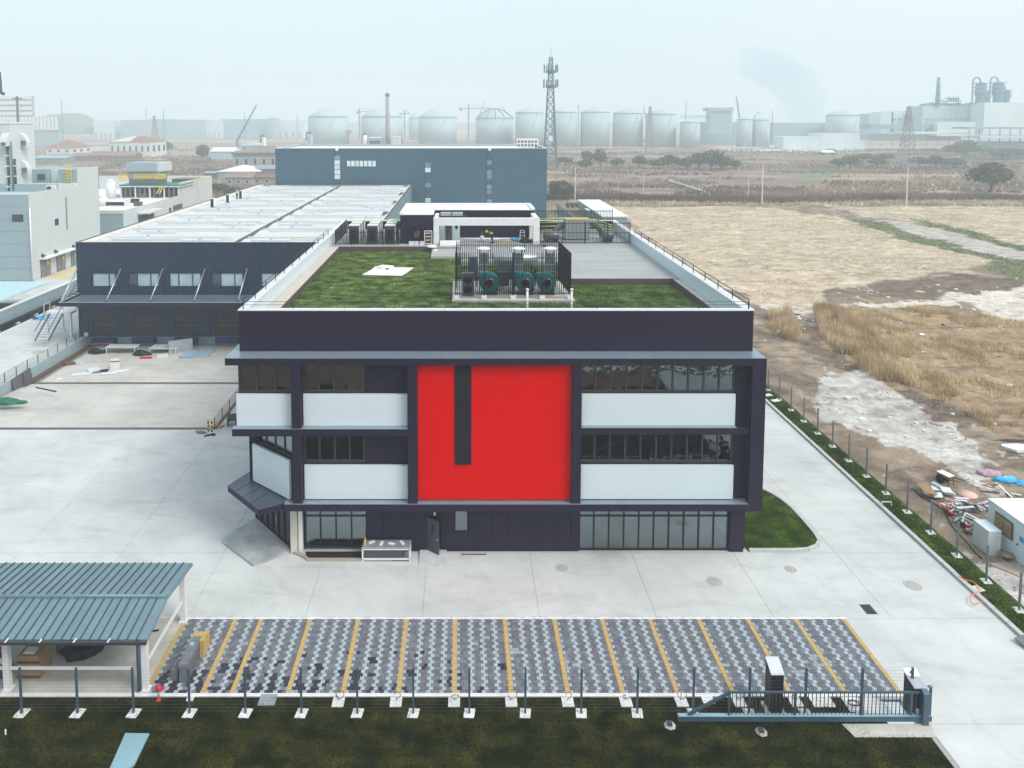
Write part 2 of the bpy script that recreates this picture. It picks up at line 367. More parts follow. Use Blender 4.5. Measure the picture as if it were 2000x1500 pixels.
def field_col(X, Y):
    wx = X+(fbm(X, Y, .25, 3)-.5)*5+(fbm(X, Y, 1.1, 4)-.5)*1.6; wy = Y+(fbm(X, Y, .2, 8)-.5)*8+(fbm(X, Y, 1.3, 9)-.5)*2
    n = fbm(X, Y, .35, 1, 5); n2 = fbm(X, Y, 2.2, 2, 3)
    C = np.zeros(X.shape+(3,))+np.array((.20,.155,.118))
    C = lerp(C, (.33,.27,.20), np.clip((n-.35)*2.2, 0, 1))
    st = fbm(X+Y*.35, Y*.12, .9, 12, 3)                      # wheel ruts running up the strip
    C = C*(1-.35*np.clip((st-.5)*4, 0, 1)[..., None])
    def put(polys, c, c2, k=1):
        nonlocal C
        for p in polys:
            m = pip(wx, wy, p); t = np.clip((n2-.2)*1.5, 0, 1)
            cc = lerp(np.zeros(X.shape+(3,))+np.array(c), c2, t)
            C = np.where(m[..., None], C*(1-k)+cc*k, C)
    put(Z_tan, (.40,.335,.245), (.56,.48,.365)); put(Z_dark, (.10,.075,.06), (.20,.155,.115), .85)
    put(Z_path, (.46,.43,.37), (.62,.58,.52)); put(Z_gold, (.22,.16,.10), (.38,.285,.175)); put(Z_chalk, (.38,.37,.35), (.56,.55,.52), .9)
    put([Z_track], (.36,.33,.31), (.46,.43,.41)); put(Z_green, (.09,.12,.055), (.19,.20,.10))
    row_ = fbm(X*.5, Y, 2.4, 71, 3)*.6+fbm(X*.3, Y, .5, 72, 3)*.4; C = C*(.84+.32*np.clip((row_-.3)*2.2, 0, 1))[..., None]
    tussock_shadow = fbm(X*.45, Y*1.3, 1.1, 90, 3); C = C*(1-.34*np.clip((tussock_shadow-.56)*9, 0, 1)*(fbm(X, Y, .15, 91) > .38))[..., None]  # dark dashes paint the small shadows of grass tussocks into the ground
    spots = vn(X, Y, 2.7, 30)*vn(X, Y, .31, 31)
    C = np.where((spots > .72)[..., None], C*.5+.3, C)
    return C
def field_z(X, Y):
    e = np.clip((X-30.2)/2.5, 0, 1)
    return -.02+e*((fbm(X, Y, .12, 6)-.45)*.9+(fbm(X, Y, .9, 7)-.5)*.28)*np.clip((Y-15)/6, 0, 1)
xs = np.concatenate([np.arange(29.0, 80, .3), np.arange(80, 118.1, .6)]); ys = np.concatenate([np.arange(15, 62, .3), np.arange(62, 110.1, .5)])
field = struct(grid_mesh('dirt_field', xs, ys, field_z, field_col, M_field))
field2 = struct(grid_mesh('dry_grass_field', np.arange(20, 262, 1.0), np.arange(110, 236, .9),
    lambda X, Y: field_z(X, Y)-.01, field_col, M_field))
def land_col(X, Y):
    n = fbm(X, Y*2.2, .012, 1, 5); n2 = fbm(X, Y*3, .05, 2, 3)
    C = np.zeros(X.shape+(3,))+np.array((.21,.155,.13))
    C = lerp(C, (.36,.28,.22), np.clip((n-.42)*4, 0, 1))
    C = lerp(C, (.09,.085,.06), np.clip((n2-.58)*4, 0, 1))
    C = lerp(C, (.14,.19,.10), (pip(X, Y, zpoly([(1550,336),(1640,334),(1640,346),(1560,350)]))).astype(float))
    for p in ([(1400,283),(1800,288),(1800,296),(1600,299),(1400,293)], [(560,300),(1000,288),(1000,294),(560,306)]):
        C = lerp(C, (.62,.62,.60), pip(X, Y, zpoly(p))*np.clip((n2-.35)*4, 0, 1))
    return C
land = struct(grid_mesh('far_land', np.arange(-1300, 1301, 10), np.concatenate([np.arange(98, 700, 5), np.arange(700, 1700, 20)]),
    lambda X, Y: -.12+0*X-(np.clip((70-np.abs(X+20))/3, 0, 1)*np.clip((170-Y)/3, 0, 1))*.25-np.clip((X-20)/8, 0, 1)*np.clip((236-Y)/8, 0, 1)*np.clip((262-X)/8, 0, 1)*.6, land_col, M_land))
mb = MB()
M_base = mat('base_ground', (.17,.13,.11), .95, c2=(.26,.21,.17), scale=.02)
mb.box(-5000, 5000, 1650, 8000, -1, -.3); mb.box(-5000, -1290, 90, 1651, -1, -.31); mb.box(1290, 5000, 90, 1651, -1, -.31)
mb.box(-1300, -44.9, -200, 99, -1, -.3); mb.box(28.2, 1300, -200, 111, -1, -.75)
struct(mb.build('ground', M_base))
mb = MB(); mb.box(-44.9, 28.2, -200, 14, -1, -.15); mb.box(-700, -44.9, -200, 14, -.31, -.16); mb.box(28.2, 300, -200, 15.2, -.76, -.17)
M_soil = mat('brown_soil', (.09,.052,.038), .95, c2=(.22,.14,.10), scale=.5)
struct(mb.build('soil', M_soil))

# ------------------------------------------------------------------ concrete yard made of slabs
def slabs(parent, name, x0, x1, y0, y1, dx, dy, z0, z1, m, zfun=None, gap=.018, xc=(), yc=()):
    def cuts(a, b, d, extra):
        c = sorted(set([a, b]+[round(a+d*k, 3) for k in range(1, int((b-a)/d)+1) if a+d*k < b-.6]+[e for e in extra if a < e < b])); return c
    X = cuts(x0, x1, dx, xc); Y = cuts(y0, y1, dy, yc)
    for i in range(len(X)-1):
        for j in range(len(Y)-1):
            b = MB(); a0, a1, b0, b1 = X[i]+gap/2, X[i+1]-gap/2, Y[j]+gap/2, Y[j+1]-gap/2
            if zfun is None: b.box(a0, a1, b0, b1, z0, z1)
            else: b.prism([(a0,b0),(a1,b0),(a1,b1),(a0,b1)], [zfun(b0)-.2, zfun(b0)-.2, zfun(b1)-.2, zfun(b1)-.2], [zfun(b0), zfun(b0), zfun(b1), zfun(b1)])
            b.build(name, m, parent)
mb = MB(); mb.box(-44.7, 28.1, 30.45, 58.2, -.3, -.02); mb.box(19.7, 28.1, 10, 30.45, -.3, -.021); mb.box(-20.6, 28.1, 58.2, 112, -.3, -.022); mb.box(-20.6, 28, 112, 175, -.3, -.04)
yard = struct(mb.build('concrete_yard', M_seamc, org=(0,0,-.3)))
slabs(yard, 'concrete_slab', -44.7, 27.95, 35.42, 58.2, 6.1, 5.7, -.2, 0, M_con)
slabs(yard, 'concrete_slab', 19.95, 27.95, 10, 35.42, 8, 6.3, -.2, 0, M_con)
slabs(yard, 'concrete_slab', 17.2, 27.95, 58.2, 112, 5.4, 5.7, -.2, 0, M_con)
slabs(yard, 'concrete_slab', -20.6, 17.2, 58.2, 84, 6.3, 6, -.2, 0, M_con)
slabs(yard, 'concrete_slab', -44.7, -14.36, 30.5, 35.42, 6.1, 5, -.2, 0, M_con2)
slabs(yard, 'concrete_slab', -10, 27.9, 112, 175, 9.5, 9, -.2, -.01, M_con)
# loading pit, sloping down to the docks
def pitz(y): return 0 if y < 58.25 else (-1.12*(y-58.25)/13.6 if y < 71.85 else -1.12)
mb = MB(); mb.prism([(-44.6,58.2),(-20.7,58.2),(-20.7,71.85),(-44.6,71.85)], [-1.6]*4, [-.03,-.03,-1.15,-1.15]); mb.box(-44.6, -20.7, 71.85, 84.2, -1.6, -1.15)
pit = struct(mb.build('loading_pit', M_seam, org=(-32,70,-1.6)))
M_pit = concrete('pit_concrete', (.42,.42,.395), (.55,.55,.515))
slabs(pit, 'concrete_slab', -44.2, -20.8, 58.7, 71.5, 5.9, 4.4, 0, 0, M_pit, pitz)
slabs(pit, 'concrete_slab', -43.4, -20.8, 72.1, 84.1, 5.8, 4, 0, 0, M_pit, pitz)
for y in (58.45, 71.82):
    z = pitz(y)-.01; x = -44.1
    mb = MB(); n = 0
    while x < -20.9:
        mb.box(x, x+.03, y-.2, y+.2, z-.02, z+.012); x += .12
    mb.box(-44.1, -20.9, y-.22, y-.17, z-.02, z+.015); mb.box(-44.1, -20.9, y+.17, y+.22, z-.02, z+.015)
    mb.build('drain_grating', M_mgrey, pit)['kind'] = 'stuff'
mb = MB(); mb.box(-44.6, -43.9, 66, 84.1, -1.13, -1.0); mb.box(-44.6, -44.2, 58.6, 66, -1.0, -.35+.1)
mb.build('ledge', M_rust, pit)
# roads on the left beyond the retaining wall
mb = MB(); mb.box(-55.6, -44.9, 10, 120, -.3, -.02)
lroad = struct(mb.build('side_road', M_seam, org=(-50,60,-.3)))
slabs(lroad, 'concrete_slab', -55.5, -44.95, 34, 118, 5.3, 6, -.2, 0, M_con)
mb = MB(); mb.box(-70, -55.6, 10, 150, -.3, -.15)
struct(mb.build('ditch', mat('ditch_mud', (.03,.035,.02), .9, var=.3, scale=.6)))
mb = MB(); mb.box(-110, -58.6, 100, 175, -.3, -.06)
struct(mb.build('plant_apron', M_con))

# ------------------------------------------------------------------ lawns
def turf(name, stretch, k=1.0, tint=(1,1,1)):
    m = bpy.data.materials.new(name); m.use_nodes = True; MATS[name] = m
    t = m.node_tree; b = t.nodes['Principled BSDF']; b.inputs['Roughness'].default_value = .95; b.inputs['Specular IOR Level'].default_value = 0
    g = t.nodes.new('ShaderNodeNewGeometry')
    br = t.nodes.new('ShaderNodeTexBrick'); t.links.new(g.outputs['Position'], br.inputs['Vector'])
    br.inputs['Scale'].default_value = 1; br.inputs['Brick Width'].default_value = stretch; br.inputs['Row Height'].default_value = .42
    br.inputs['Mortar Size'].default_value = .004; br.inputs['Color1'].default_value = (.011,.016,.005,1); br.inputs['Color2'].default_value = (.024,.030,.009,1); br.inputs['Mortar'].default_value = (.007,.009,.004,1)
    n = t.nodes.new('ShaderNodeTexNoise'); n.inputs['Scale'].default_value = .9; n.inputs['Detail'].default_value = 7; t.links.new(g.outputs['Position'], n.inputs['Vector'])
    cr = t.nodes.new('ShaderNodeValToRGB'); t.links.new(n.outputs['Fac'], cr.inputs[0])
    cr.color_ramp.elements[0].position = .36; cr.color_ramp.elements[0].color = (.4*tint[0],.45*tint[1],.35*tint[2],1); cr.color_ramp.elements[1].position = .66; cr.color_ramp.elements[1].color = (2.1*tint[0],1.75*tint[1],1.2*tint[2],1)
    mx = t.nodes.new('ShaderNodeMix'); mx.data_type = 'RGBA'; mx.blend_type = 'MULTIPLY'; mx.inputs[0].default_value = 1
    t.links.new(br.outputs[0], mx.inputs[6]); t.links.new(cr.outputs[0], mx.inputs[7])
    n2 = t.nodes.new('ShaderNodeTexNoise'); n2.inputs['Scale'].default_value = 14; n2.inputs['Detail'].default_value = 5; t.links.new(g.outputs['Position'], n2.inputs['Vector'])
    r = t.nodes.new('ShaderNodeMapRange'); t.links.new(n2.outputs['Fac'], r.inputs[0]); r.inputs[1].default_value = .3; r.inputs[2].default_value = .7; r.inputs[3].default_value = .5*k; r.inputs[4].default_value = 1.5*k
    vm = t.nodes.new('ShaderNodeVectorMath'); vm.operation = 'SCALE'; t.links.new(mx.outputs[2], vm.inputs[0]); t.links.new(r.outputs[0], vm.inputs['Scale'])
    t.links.new(vm.outputs[0], b.inputs['Base Color'])
    bp = t.nodes.new('ShaderNodeBump'); bp.inputs['Strength'].default_value = .6; bp.inputs['Distance'].default_value = .05
    t.links.new(n2.outputs['Fac'], bp.inputs['Height']); t.links.new(bp.outputs[0], b.inputs['Normal'])
    return m
M_turf = turf('turf', 1.3)
M_blade = mat_attr('grass_blades', fine=2, amt=.25, bump=0, spec=0)
def tufts(name, pts, h, wd, cf, nb=3, lean=.35, zf=None, seed=1, kind='stuff', parent=None):
    """grass made of narrow triangular blades; pts = (n,2) or (n,3) array"""
    rs = np.random.RandomState(seed); n = len(pts); N = n*nb
    base = np.repeat(pts, nb, 0); x, y = base[:,0].copy(), base[:,1].copy()
    z = base[:,2] if pts.shape[1] > 2 else (zf(x, y) if zf else np.zeros(N))
    hh = (h[0]+(h[1]-h[0])*rs.rand(n)).repeat(nb)*(.6+.5*rs.rand(N)); ww = wd*(.6+.8*rs.rand(N))
    x = x+(rs.rand(N)-.5)*hh*.5; y = y+(rs.rand(N)-.5)*hh*.5
    an = rs.rand(N)*2*math.pi; lx = (rs.rand(N)-.5)*2*lean*hh; ly = (rs.rand(N)-.5)*2*lean*hh
    co = np.empty((N, 3, 3), np.float32)
    co[:,0] = np.stack([x-np.cos(an)*ww/2, y-np.sin(an)*ww/2, z-.02], 1)
    co[:,1] = np.stack([x+np.cos(an)*ww/2, y+np.sin(an)*ww/2, z-.02], 1)
    co[:,2] = np.stack([x+lx, y+ly, z+hh], 1)
    c = cf(pts[:,0], pts[:,1], rs).repeat(nb, 0)*(.8+.4*rs.rand(N))[:, None]
    me = bpy.data.meshes.new(name); me.vertices.add(N*3); me.vertices.foreach_set('co', co.ravel())
    me.loops.add(N*3); me.loops.foreach_set('vertex_index', np.arange(N*3, dtype=np.int32))
    me.polygons.add(N); me.polygons.foreach_set('loop_start', np.arange(0, N*3, 3, dtype=np.int32)); me.update(calc_edges=True)
    at = me.color_attributes.new('Col', 'FLOAT_COLOR', 'POINT')
    at.data.foreach_set('color', np.concatenate([c, np.ones((N, 1))], 1).repeat(3, 0).astype(np.float32).ravel())
    me.materials.append(M_blade)
    o = bpy.data.objects.new(name, me); col.objects.link(o)
    if kind: o['kind'] = kind
    if parent is not None: o.parent = parent
    return o
def rect_pts(x0, x1, y0, y1, n, z=None, seed=3):
    rs = np.random.RandomState(seed); p = np.stack([x0+(x1-x0)*rs.rand(n), y0+(y1-y0)*rs.rand(n)], 1)
    if z is not None: p = np.concatenate([p, np.full((n, 1), z)], 1)
    return p
def poly_pts(polys, n, seed=3):
    rs = np.random.RandomState(seed); outp = []
    areas = []
    for p in polys:
        a = np.array(p); areas.append(np.prod(a.max(0)-a.min(0)))
    for p, ar in zip(polys, areas):
        a = np.array(p); k = int(n*ar/sum(areas)); q = a.min(0)+rs.rand(k, 2)*(a.max(0)-a.min(0)); outp.append(q[pip(q[:,0], q[:,1], p)])
    return np.concatenate(outp)
def lawn_col(x, y, rs):
    t = fbm(x, y, .5, 4, 4); c = np.zeros((len(x), 3))+np.array((.009,.014,.004))
    c = lerp(c, (.028,.031,.009), np.clip((t-.35)*2.5, 0, 1)); return lerp(c, (.042,.034,.014), (rs.rand(len(x)) > .86).astype(float)*.7)
LAWN_Z = .03
mb = MB(); mb.box(-60, 19.7, 13.9, 28.35, -.25, LAWN_Z); mb.box(-60, 17.2, 28.35, 30.3, -.25, LAWN_Z); mb.prism([(17.2,28.35),(18.4,28.35),(18.1,30.3),(17.2,30.3)], -.25, LAWN_Z)
lawn = struct(mb.build('front_lawn', M_turf))
tufts('lawn_grass', np.concatenate([rect_pts(-27, 19.5, 25.8, 28.3, 26000, LAWN_Z), rect_pts(-27, 17.3, 28.3, 30.25, 20000, LAWN_Z, 4)]), (.04,.10), .022, lawn_col, 3)
isl = [(17.25,41.35),(20.7,41.4),(21.5,41.7),(21.9,42.3),(22.0,43.2),(21.95,46.0),(21.5,47.6),(20.4,49.2),(18.8,50.2),(17.25,50.4)]
mb = MB(); mb.prism(isl, -.1, .1); struct(mb.build('lawn_island', turf('island_turf', 1.1, 3.0, (.8,1.25,.7))))
tufts('island_grass', np.concatenate([poly_pts([isl], 16000), ], 0), (.05,.10), .022, lambda x, y, rs: lawn_col(x, y, rs)*np.array((2.8,4.6,2.4)), 3, zf=lambda x, y: np.full(len(x), .1))
mb = MB(); mb.box(28.25, 29.9, 10, 112, -.3, .05); struct(mb.build('lawn_verge', turf('verge_turf', 1.1, 2.4, (.85,1.2,.8))))
vp = rect_pts(28.3, 29.7, 28, 100, 26000, .05, 8)
tufts('verge_grass', vp, (.05,.11), .024, lambda x, y, rs: lawn_col(x, y, rs)*np.array((2.1,3.2,1.9)), 3)
# tall golden grass, green strips and dry tussocks on the field
def gold_col(x, y, rs):
    c = np.zeros((len(x), 3))+np.array((.46,.34,.20)); return lerp(c, (.80,.66,.45), np.clip((fbm(x, y, .6, 2)-.3)*2, 0, 1))
gp = poly_pts(Z_gold, 60000, 5); gp = gp[(fbm(gp[:,0], gp[:,1], .35, 9) > .50)]
tufts('tall_dry_grass', gp, (.25,.75), .05, gold_col, 3, .45, zf=field_z, seed=2)
edge = zpoly([(1590,600),(1640,606),(1700,650),(1740,690),(1800,745),(1780,760),(1710,742),(1655,705),(1605,655)])
ep = poly_pts([edge, Z_gold[1]], 30000, 6); ep = ep[fbm(ep[:,0], ep[:,1], .7, 19) > .43]
tufts('reed_stand', ep, (.7,1.6), .06, gold_col, 3, .3, zf=field_z, seed=3)
def tan_col(x, y, rs):
    c = np.zeros((len(x), 3))+np.array((.36,.30,.21)); return lerp(c, (.70,.62,.48), np.clip((fbm(x, y, .3, 2)-.3)*2, 0, 1))
tp = poly_pts(Z_tan, 150000, 7); tp = tp[(fbm(tp[:,0], tp[:,1]*2.5, .25, 9) > .44)]
tz = field_z
tufts('dry_stubble', tp, (.10,.32), .05, tan_col, 2, .8, zf=tz, seed=4)
tufts('verge_weeds', poly_pts(Z_green, 9000, 8), (.15,.4), .07, lambda x, y, rs: np.zeros((len(x), 3))+np.array((.12,.16,.07)), 3, .5, zf=tz, seed=5)
# the belt of brown reeds behind the field and the scrub beyond it
def scrub_col(x, y, rs):
    t = fbm(x, y, .03, 3, 4); c = np.zeros((len(x), 3))+np.array((.165,.12,.10)); return lerp(c, (.38,.29,.225), np.clip((t-.35)*3, 0, 1))  # scrub browns lifted to put far-off haze into their colour
rs_ = np.random.RandomState(9)
bx = 15+290*rs_.rand(26000); by = 224+10*rs_.rand(26000)+4*np.sin(bx*.05)
tufts('reed_belt', np.stack([bx, by], 1), (1.2,2.6), .35, lambda x, y, rs: scrub_col(x, y, rs)*np.where(y < 229, .72, 1.0)[:, None], 2, .3, seed=6)
bx = 8+300*rs_.rand(9000); by = 215+12*rs_.rand(9000)
tufts('pale_reed_edge', np.stack([bx, by], 1), (.5,1.4), .25, tan_col, 3, .4, seed=61)
n = 60000; by = 236+(rs_.rand(n)**1.3)*420; bx = (-.62+1.42*rs_.rand(n))*by
k = (fbm(bx, by*2, .02, 5) > .42) & ~((bx > -42) & (bx < 22) & (by < 200))
tufts('scrub', np.stack([bx[k], by[k]], 1), (.4,1.5), .55, scrub_col, 3, .5, seed=7)
n = 16000; by = 165+rs_.rand(n)*160; bx = -30-rs_.rand(n)*190
k = (bx < -44-(by-160)*.0) & ((by > 205) | (bx > -64))
tufts('left_scrub', np.stack([bx[k], by[k]], 1), (.5,1.8), .5, scrub_col, 2, .4, seed=71)

# ------------------------------------------------------------------ kerbs
kerb = struct(MB().box(27.97, 28.24, 10, 112, -.3, -.02).build('kerb_bed', M_seam, org=(28,50,-.3)))
y = 20.0; proto = None
while y < 104:
    if proto is None: proto = MB().box(27.98, 28.23, y+.01, y+.98, -.05, .15).build('kerb_stone', M_kerb, kerb)
    elif not (33.0 < y < 33.9): inst(proto, (rnd.uniform(-.008,.008), y-20, rnd.uniform(-.006,.006)))
    y += 1.0
ik = struct(MB().prism([(17.2,41.2),(22.1,41.2),(22.1,41.5),(17.2,41.5)], -.2, -.02).build('island_kerb_bed', M_seam, org=(20,42,-.2)))
pts = [(17.3,41.25),(18.3,41.25),(19.3,41.25),(20.2,41.27),(20.9,41.34),(21.6,41.7),(22.0,42.2),(22.12,43.0),(22.12,44.0),(22.1,45.0),(22.05,46.0),(21.85,47.0),(21.5,47.8),(21.0,48.6),(20.4,49.3),(19.6,49.9),(18.8,50.3),(17.8,50.5)]
for a, b in zip(pts[:-1], pts[1:]):
    d = (Vector(b)-Vector(a)); L = d.length; d.normalize(); nrm = Vector((-d.y, d.x))*.11; a2 = Vector(a)+d*.01; b2 = Vector(b)-d*.01
    MB().prism([tuple(a2+nrm), tuple(a2-nrm), tuple(b2-nrm), tuple(b2+nrm)], -.05, .14).build('kerb_stone', M_kerb, ik)

# ------------------------------------------------------------------ parking bays of concrete pavers
XS = [-14.25,-11.68,-10.35,-7.82,-5.33,-2.82,-.3,2.28,4.84,7.32,9.8,12.32,14.87,17.38,19.86]
mb = MB(); mb.box(-14.36, 19.97, 30.42, 35.42, -.3, -.03)
bays = struct(mb.build('parking_bays', M_seam, org=(2.8,33,-.3)))
M_pd = [mat('paver_grey', (.115,.125,.15), .85, var=.3, scale=5), mat('paver_blue_grey', (.15,.165,.195), .85, var=.2, scale=3),
        mat('paver_light', (.33,.40,.44), .8, var=.14, scale=3), M_yel, mat('paver_damp', (.03,.026,.04), .5, var=.1, scale=3), mat('paver_dusty', (.27,.29,.32), .85, var=.15, scale=3)]
cells = []
row = 0; y = 30.55
while y < 35.38:
    y1 = y+.192
    for i in range(len(XS)-1):
        x = XS[i]+.13; xe = XS[i+1]-.11; sh = (row % 2)*.11
        per = .62; k = 0; xx = x-(0 if row % 2 == 0 else .0)
        first = True
        while xx < xe-.05:
            if first: L = .2-.08+sh; lt = sh < .1; first = False
            else:
                ph = k % 3; L = .20 if ph == 2 else .20; lt = (ph == 2)
                k += 1
            x2 = min(xx+L, xe)
            fade = mnoise.noise(Vector((xx*.55, y*.7, 3)))+.3*rnd.uniform(-1, 1)*.5
            damp = max(0, min(1, (33.2-y)/2.4))*max(0, min(1, (3-xx)/12)) ; dn = mnoise.noise(Vector((xx*1.1, y*2.2, 9)))
            if lt: mi = 2 if fade < .46 else 5
            else: mi = 4 if dn > .42-damp*.62+.0 and damp > .02 and rnd.random() < .9 else (5 if fade > .5 else (0 if rnd.random() < .55 else 1))
            if mi == 4 and xx > 6: mi = 0
            cells.append((xx, x2, y, y1, mi)); xx = x2
    row += 1; y += .2
for mi, nm in ((0,'grey_pavers'),(1,'blue_grey_pavers'),(2,'light_pavers'),(4,'damp_pavers'),(5,'dusty_pavers')):
    b = MB()
    for (x0, x1, y0, y1, m_) in cells:
        if m_ == mi:
            dz = rnd.uniform(-.004, .004); b.box(x0+.006, x1-.006, y0+.004, y1, -.06, dz)
    b.build(nm, M_pd[mi], bays)['kind'] = 'stuff'
b = MB()
for i, x in enumerate(XS):
    y = 30.55
    while y < 34.95:
        b.box(x-.1, x+.1, y+.004, y+.39, -.06, .004+rnd.uniform(-.003,.003)); y += .4
b.build('yellow_line_pavers', M_yel, bays)['kind'] = 'stuff'
pe = MB().box(-14.36, -13.41, 30.33, 30.5, -.1, .06).build('edge_stone', M_conw, bays)
for k in range(1, 36): inst(pe, (k*.955, 0, 0))
pe = MB().box(-14.36, -13.76, 35.39, 35.5, -.1, .012).build('edge_stone', M_conw, bays)
for k in range(1, 57): inst(pe, (k*.603, 0, 0))
# yard marks: manholes, grates
def manhole(u, v, r, lab):
    p = G(u, v); t = local_thing('manhole_cover', lab, 'manhole', (p.x, p.y, 0), 'round manhole covers in the concrete yard')
    MB().lathe((0,0,0), [(r*1.25,-.05),(r*1.25,.004),(r*1.03,.005),(r*1.03,-.01)], 28).build('ring', M_con, t)
    MB().lathe((0,0,0), [(r,-.05),(r,.012),(r*.93,.018),(r*.2,.02)], 28).build('cover', mat('manhole_iron', (.36,.36,.33), .8, var=.2, scale=6), t)
    return t
manhole(1396, 1136, .38, 'round concrete manhole cover straight in front of the right ground floor windows')
manhole(1098, 1110, .33, 'faint round manhole cover nearest the middle of the red building front')
manhole(1784, 1144, .4, 'round manhole cover on the open concrete between the grass island and the right kerb')
manhole(160, 1267, .42, 'dark round manhole cover under the front edge of the carport')
manhole(75, 688, .6, 'brown stained manhole on the side road left of the loading pit')
manhole(1545, 1112, .3, 'small pale manhole at the corner of the grass island kerb')
p = G(1696, 1190); t = local_thing('drain_grate', 'small black rectangular drain grate flush in the concrete right of the parking bays', 'drain', (p.x, p.y, 0))
MB().box(-.3,.3,-.38,.38,-.05,.004).build('frame', M_mgrey, t)
gb = MB().box(-.25,.25,-.35,-.31,.004,.02).build('bar', M_blk, t)
for k in range(1, 9): inst(gb, (0,.083*k,0))
# ================================================================== OFFICE BUILDING
YW, YF = 41.18, 39.98
B = thing('office_building', 'charcoal three storey office block with red centre panel, white bands and grassed roof', 'building', (2, 60, 0))
def zz(v, Y=40.45): return P(900, v, Y).z
def xx(u, Y=40.45): return P(u, 800, Y).x
# hidden carcass: slabs, side and rear walls
mb = MB()
for z in (3.25, 7.72): mb.prism([(-9.6,41.3),(17.0,41.3),(17.0,78.9),(-12.9,78.9),(-12.9,44.6)], z, z+.3)
mb.build('floor_slab', M_intl, B)
mb = MB(); mb.box(-12.98, 17.12, YW+.3, 79, 12.1, 13.3); mb.build('roof_slab', M_tile, B)
mb = MB(); mb.box(-12.98, -12.73, 44.7, 79, 0, 12.1); mb.box(16.87, 17.12, 41.5, 79, 0, 12.1); mb.box(-12.7, 16.85, 78.75, 79, 0, 12.1)
mb.build('side_wall', M_char, B)
mb = MB(); mb.box(-12.7, 16.85, 49.5, 49.7, .02, 12.05); mb.build('partition', M_int, B)
for z in (3.56, 8.03):
    b = MB(); b.box(9.9, 10.35, 42.6, 43.05, z, z+3.9); b.build('inner_column', M_conw, B)
    for x in (7.9, 11.2, 12.6, 14.2):
        b = MB(); b.box(x, x+.9, 41.9, 42.5, z+.7, z+.75); b.box(x, x+.05, 41.9, 42.5, z, z+.7); b.box(x+.85, x+.9, 41.9, 42.5, z, z+.7)
        b.build('desk', M_white if rnd.random() < .4 else M_wood, B)
# parapet
zt = P(900, 607, YW).z
mb = MB(); mb.box(-12.98, 17.12, YW, YW+.3, 12.27, zt); mb.box(-12.98, -12.7, YW+.3, 79, 13.3, zt-.002); mb.box(16.84, 17.12, YW+.3, 79, 13.3, zt-.002); mb.box(-12.7, 16.84, 78.7, 79, 13.3, zt-.002)
mb.box(-12.98, -12.7, YW+.3, 79, 12.1, 13.3); mb.box(16.85, 17.12, YW+.3, 79, 12.1, 13.3)
mb.build('parapet', M_char, B)
mb = MB(); mb.box(-13.04, 17.18, YW-.04, YW+.4, zt, zt+.06); mb.box(-13.04, -12.5, YW+.41, 79.04, zt, zt+.06); mb.box(16.62, 17.18, YW+.41, 79.04, zt, zt+.06)
mb.box(-12.5, 16.62, 78.5, 79.04, zt, zt+.06)
mb.build('coping', M_coping, B)
mb = MB(); mb.box(-12.69, -12.52, YW+.42, 78.5, 13.3, zt-.01); mb.box(16.63, 16.83, YW+.42, 78.5, 13.3, zt-.01); mb.box(-12.5, 16.6, YW+.31, YW+.38, 13.3, zt-.01)
mb.build('parapet_lining', M_panel, B)
# projecting frame
mb = MB(); mb.box(-13.46, 17.45, YF, YW-.002, 11.85, 12.255); mb.box(-13.46, -12.985, YW-.002, 42.6, 11.85, 12.255); mb.box(17.125, 17.45, YW-.002, 42.4, 11.85, 12.255)
mb.build('top_ledge', M_char, B)
sp = None
for k in range(15):
    x0 = -13.46+k*2.06; x1 = min(x0+2.05, 17.45); MB().box(x0, x1, YF-.01, YW-.003, 12.256, 12.285).build('ledge_sheet', M_shelf, B)
mb = MB(); mb.box(-13.46, -12.985, YW, 42.6, 12.256, 12.285); mb.box(17.125, 17.45, YW, 42.4, 12.256, 12.285); mb.build('ledge_sheet', M_shelf, B)
mb = MB(); mb.box(16.67, 17.45, YF, YW-.002, 3.62, 11.849); mb.box(17.125, 17.45, YW-.002, 42.4, 3.62, 11.849); mb.build('frame_leg', M_char, B)
mb = MB(); mb.box(-10.23, 17.45, YF, YW-.003, 3.2, 3.62); mb.box(17.125, 17.45, YW, 42.4, 3.2, 3.62); mb.build('bottom_ledge', M_char, B)
for k in range(13):
    x0 = -10.23+k*2.07; x1 = min(x0+2.06, 16.66)
    if x1 > x0: MB().box(x0, x1, YF-.01, 41.1, 3.622, 3.65).build('ledge_sheet', M_shelf, B)
mb = MB(); mb.box(-13.15, -2.55, YF, YW-.004, 7.68, 8.1); mb.box(-13.15, -12.98, YW, 43.5, 7.68, 8.1); mb.build('middle_ledge', M_char, B)
mb = MB(); mb.box(-13.15, -3.06, YF-.01, 40.43, 8.101, 8.125); mb.build('ledge_sheet', M_shelf, B)
mb = MB(); mb.box(6.95, 16.6, 40.1, YW-.004, 7.72, 8.12); mb.build('middle_ledge', M_char, B)
mb = MB(); mb.box(6.95, 15.9, 40.09, 40.43, 8.121, 8.14); mb.build('ledge_sheet', M_shelf, B)
for x0, x1, y0, za, zb in ((-9.73,-9.19,YF+.03,3.65,7.679),(-9.73,-9.19,YF+.03,8.102,11.849),(-3.05,-2.5,YF+.03,3.65,11.849),(6.4,6.93,YF+.03,3.65,11.849),(15.98,16.66,40.62,3.65,11.849)):
    MB().box(x0, x1, y0, YW-.005, za, zb).build('column', M_char, B)
MB().box(-2.49, 6.39, 40.33, 41.1, 3.72, 11.848).build('red_panel', M_red, B)
lb = MB(); z0 = zz(908, 40.3); lb.box(-.36, .62, 40.30, 40.329, z0, 11.847)
lv = lb.build('louvre', M_blk, B); sl = MB(); z = z0+.03
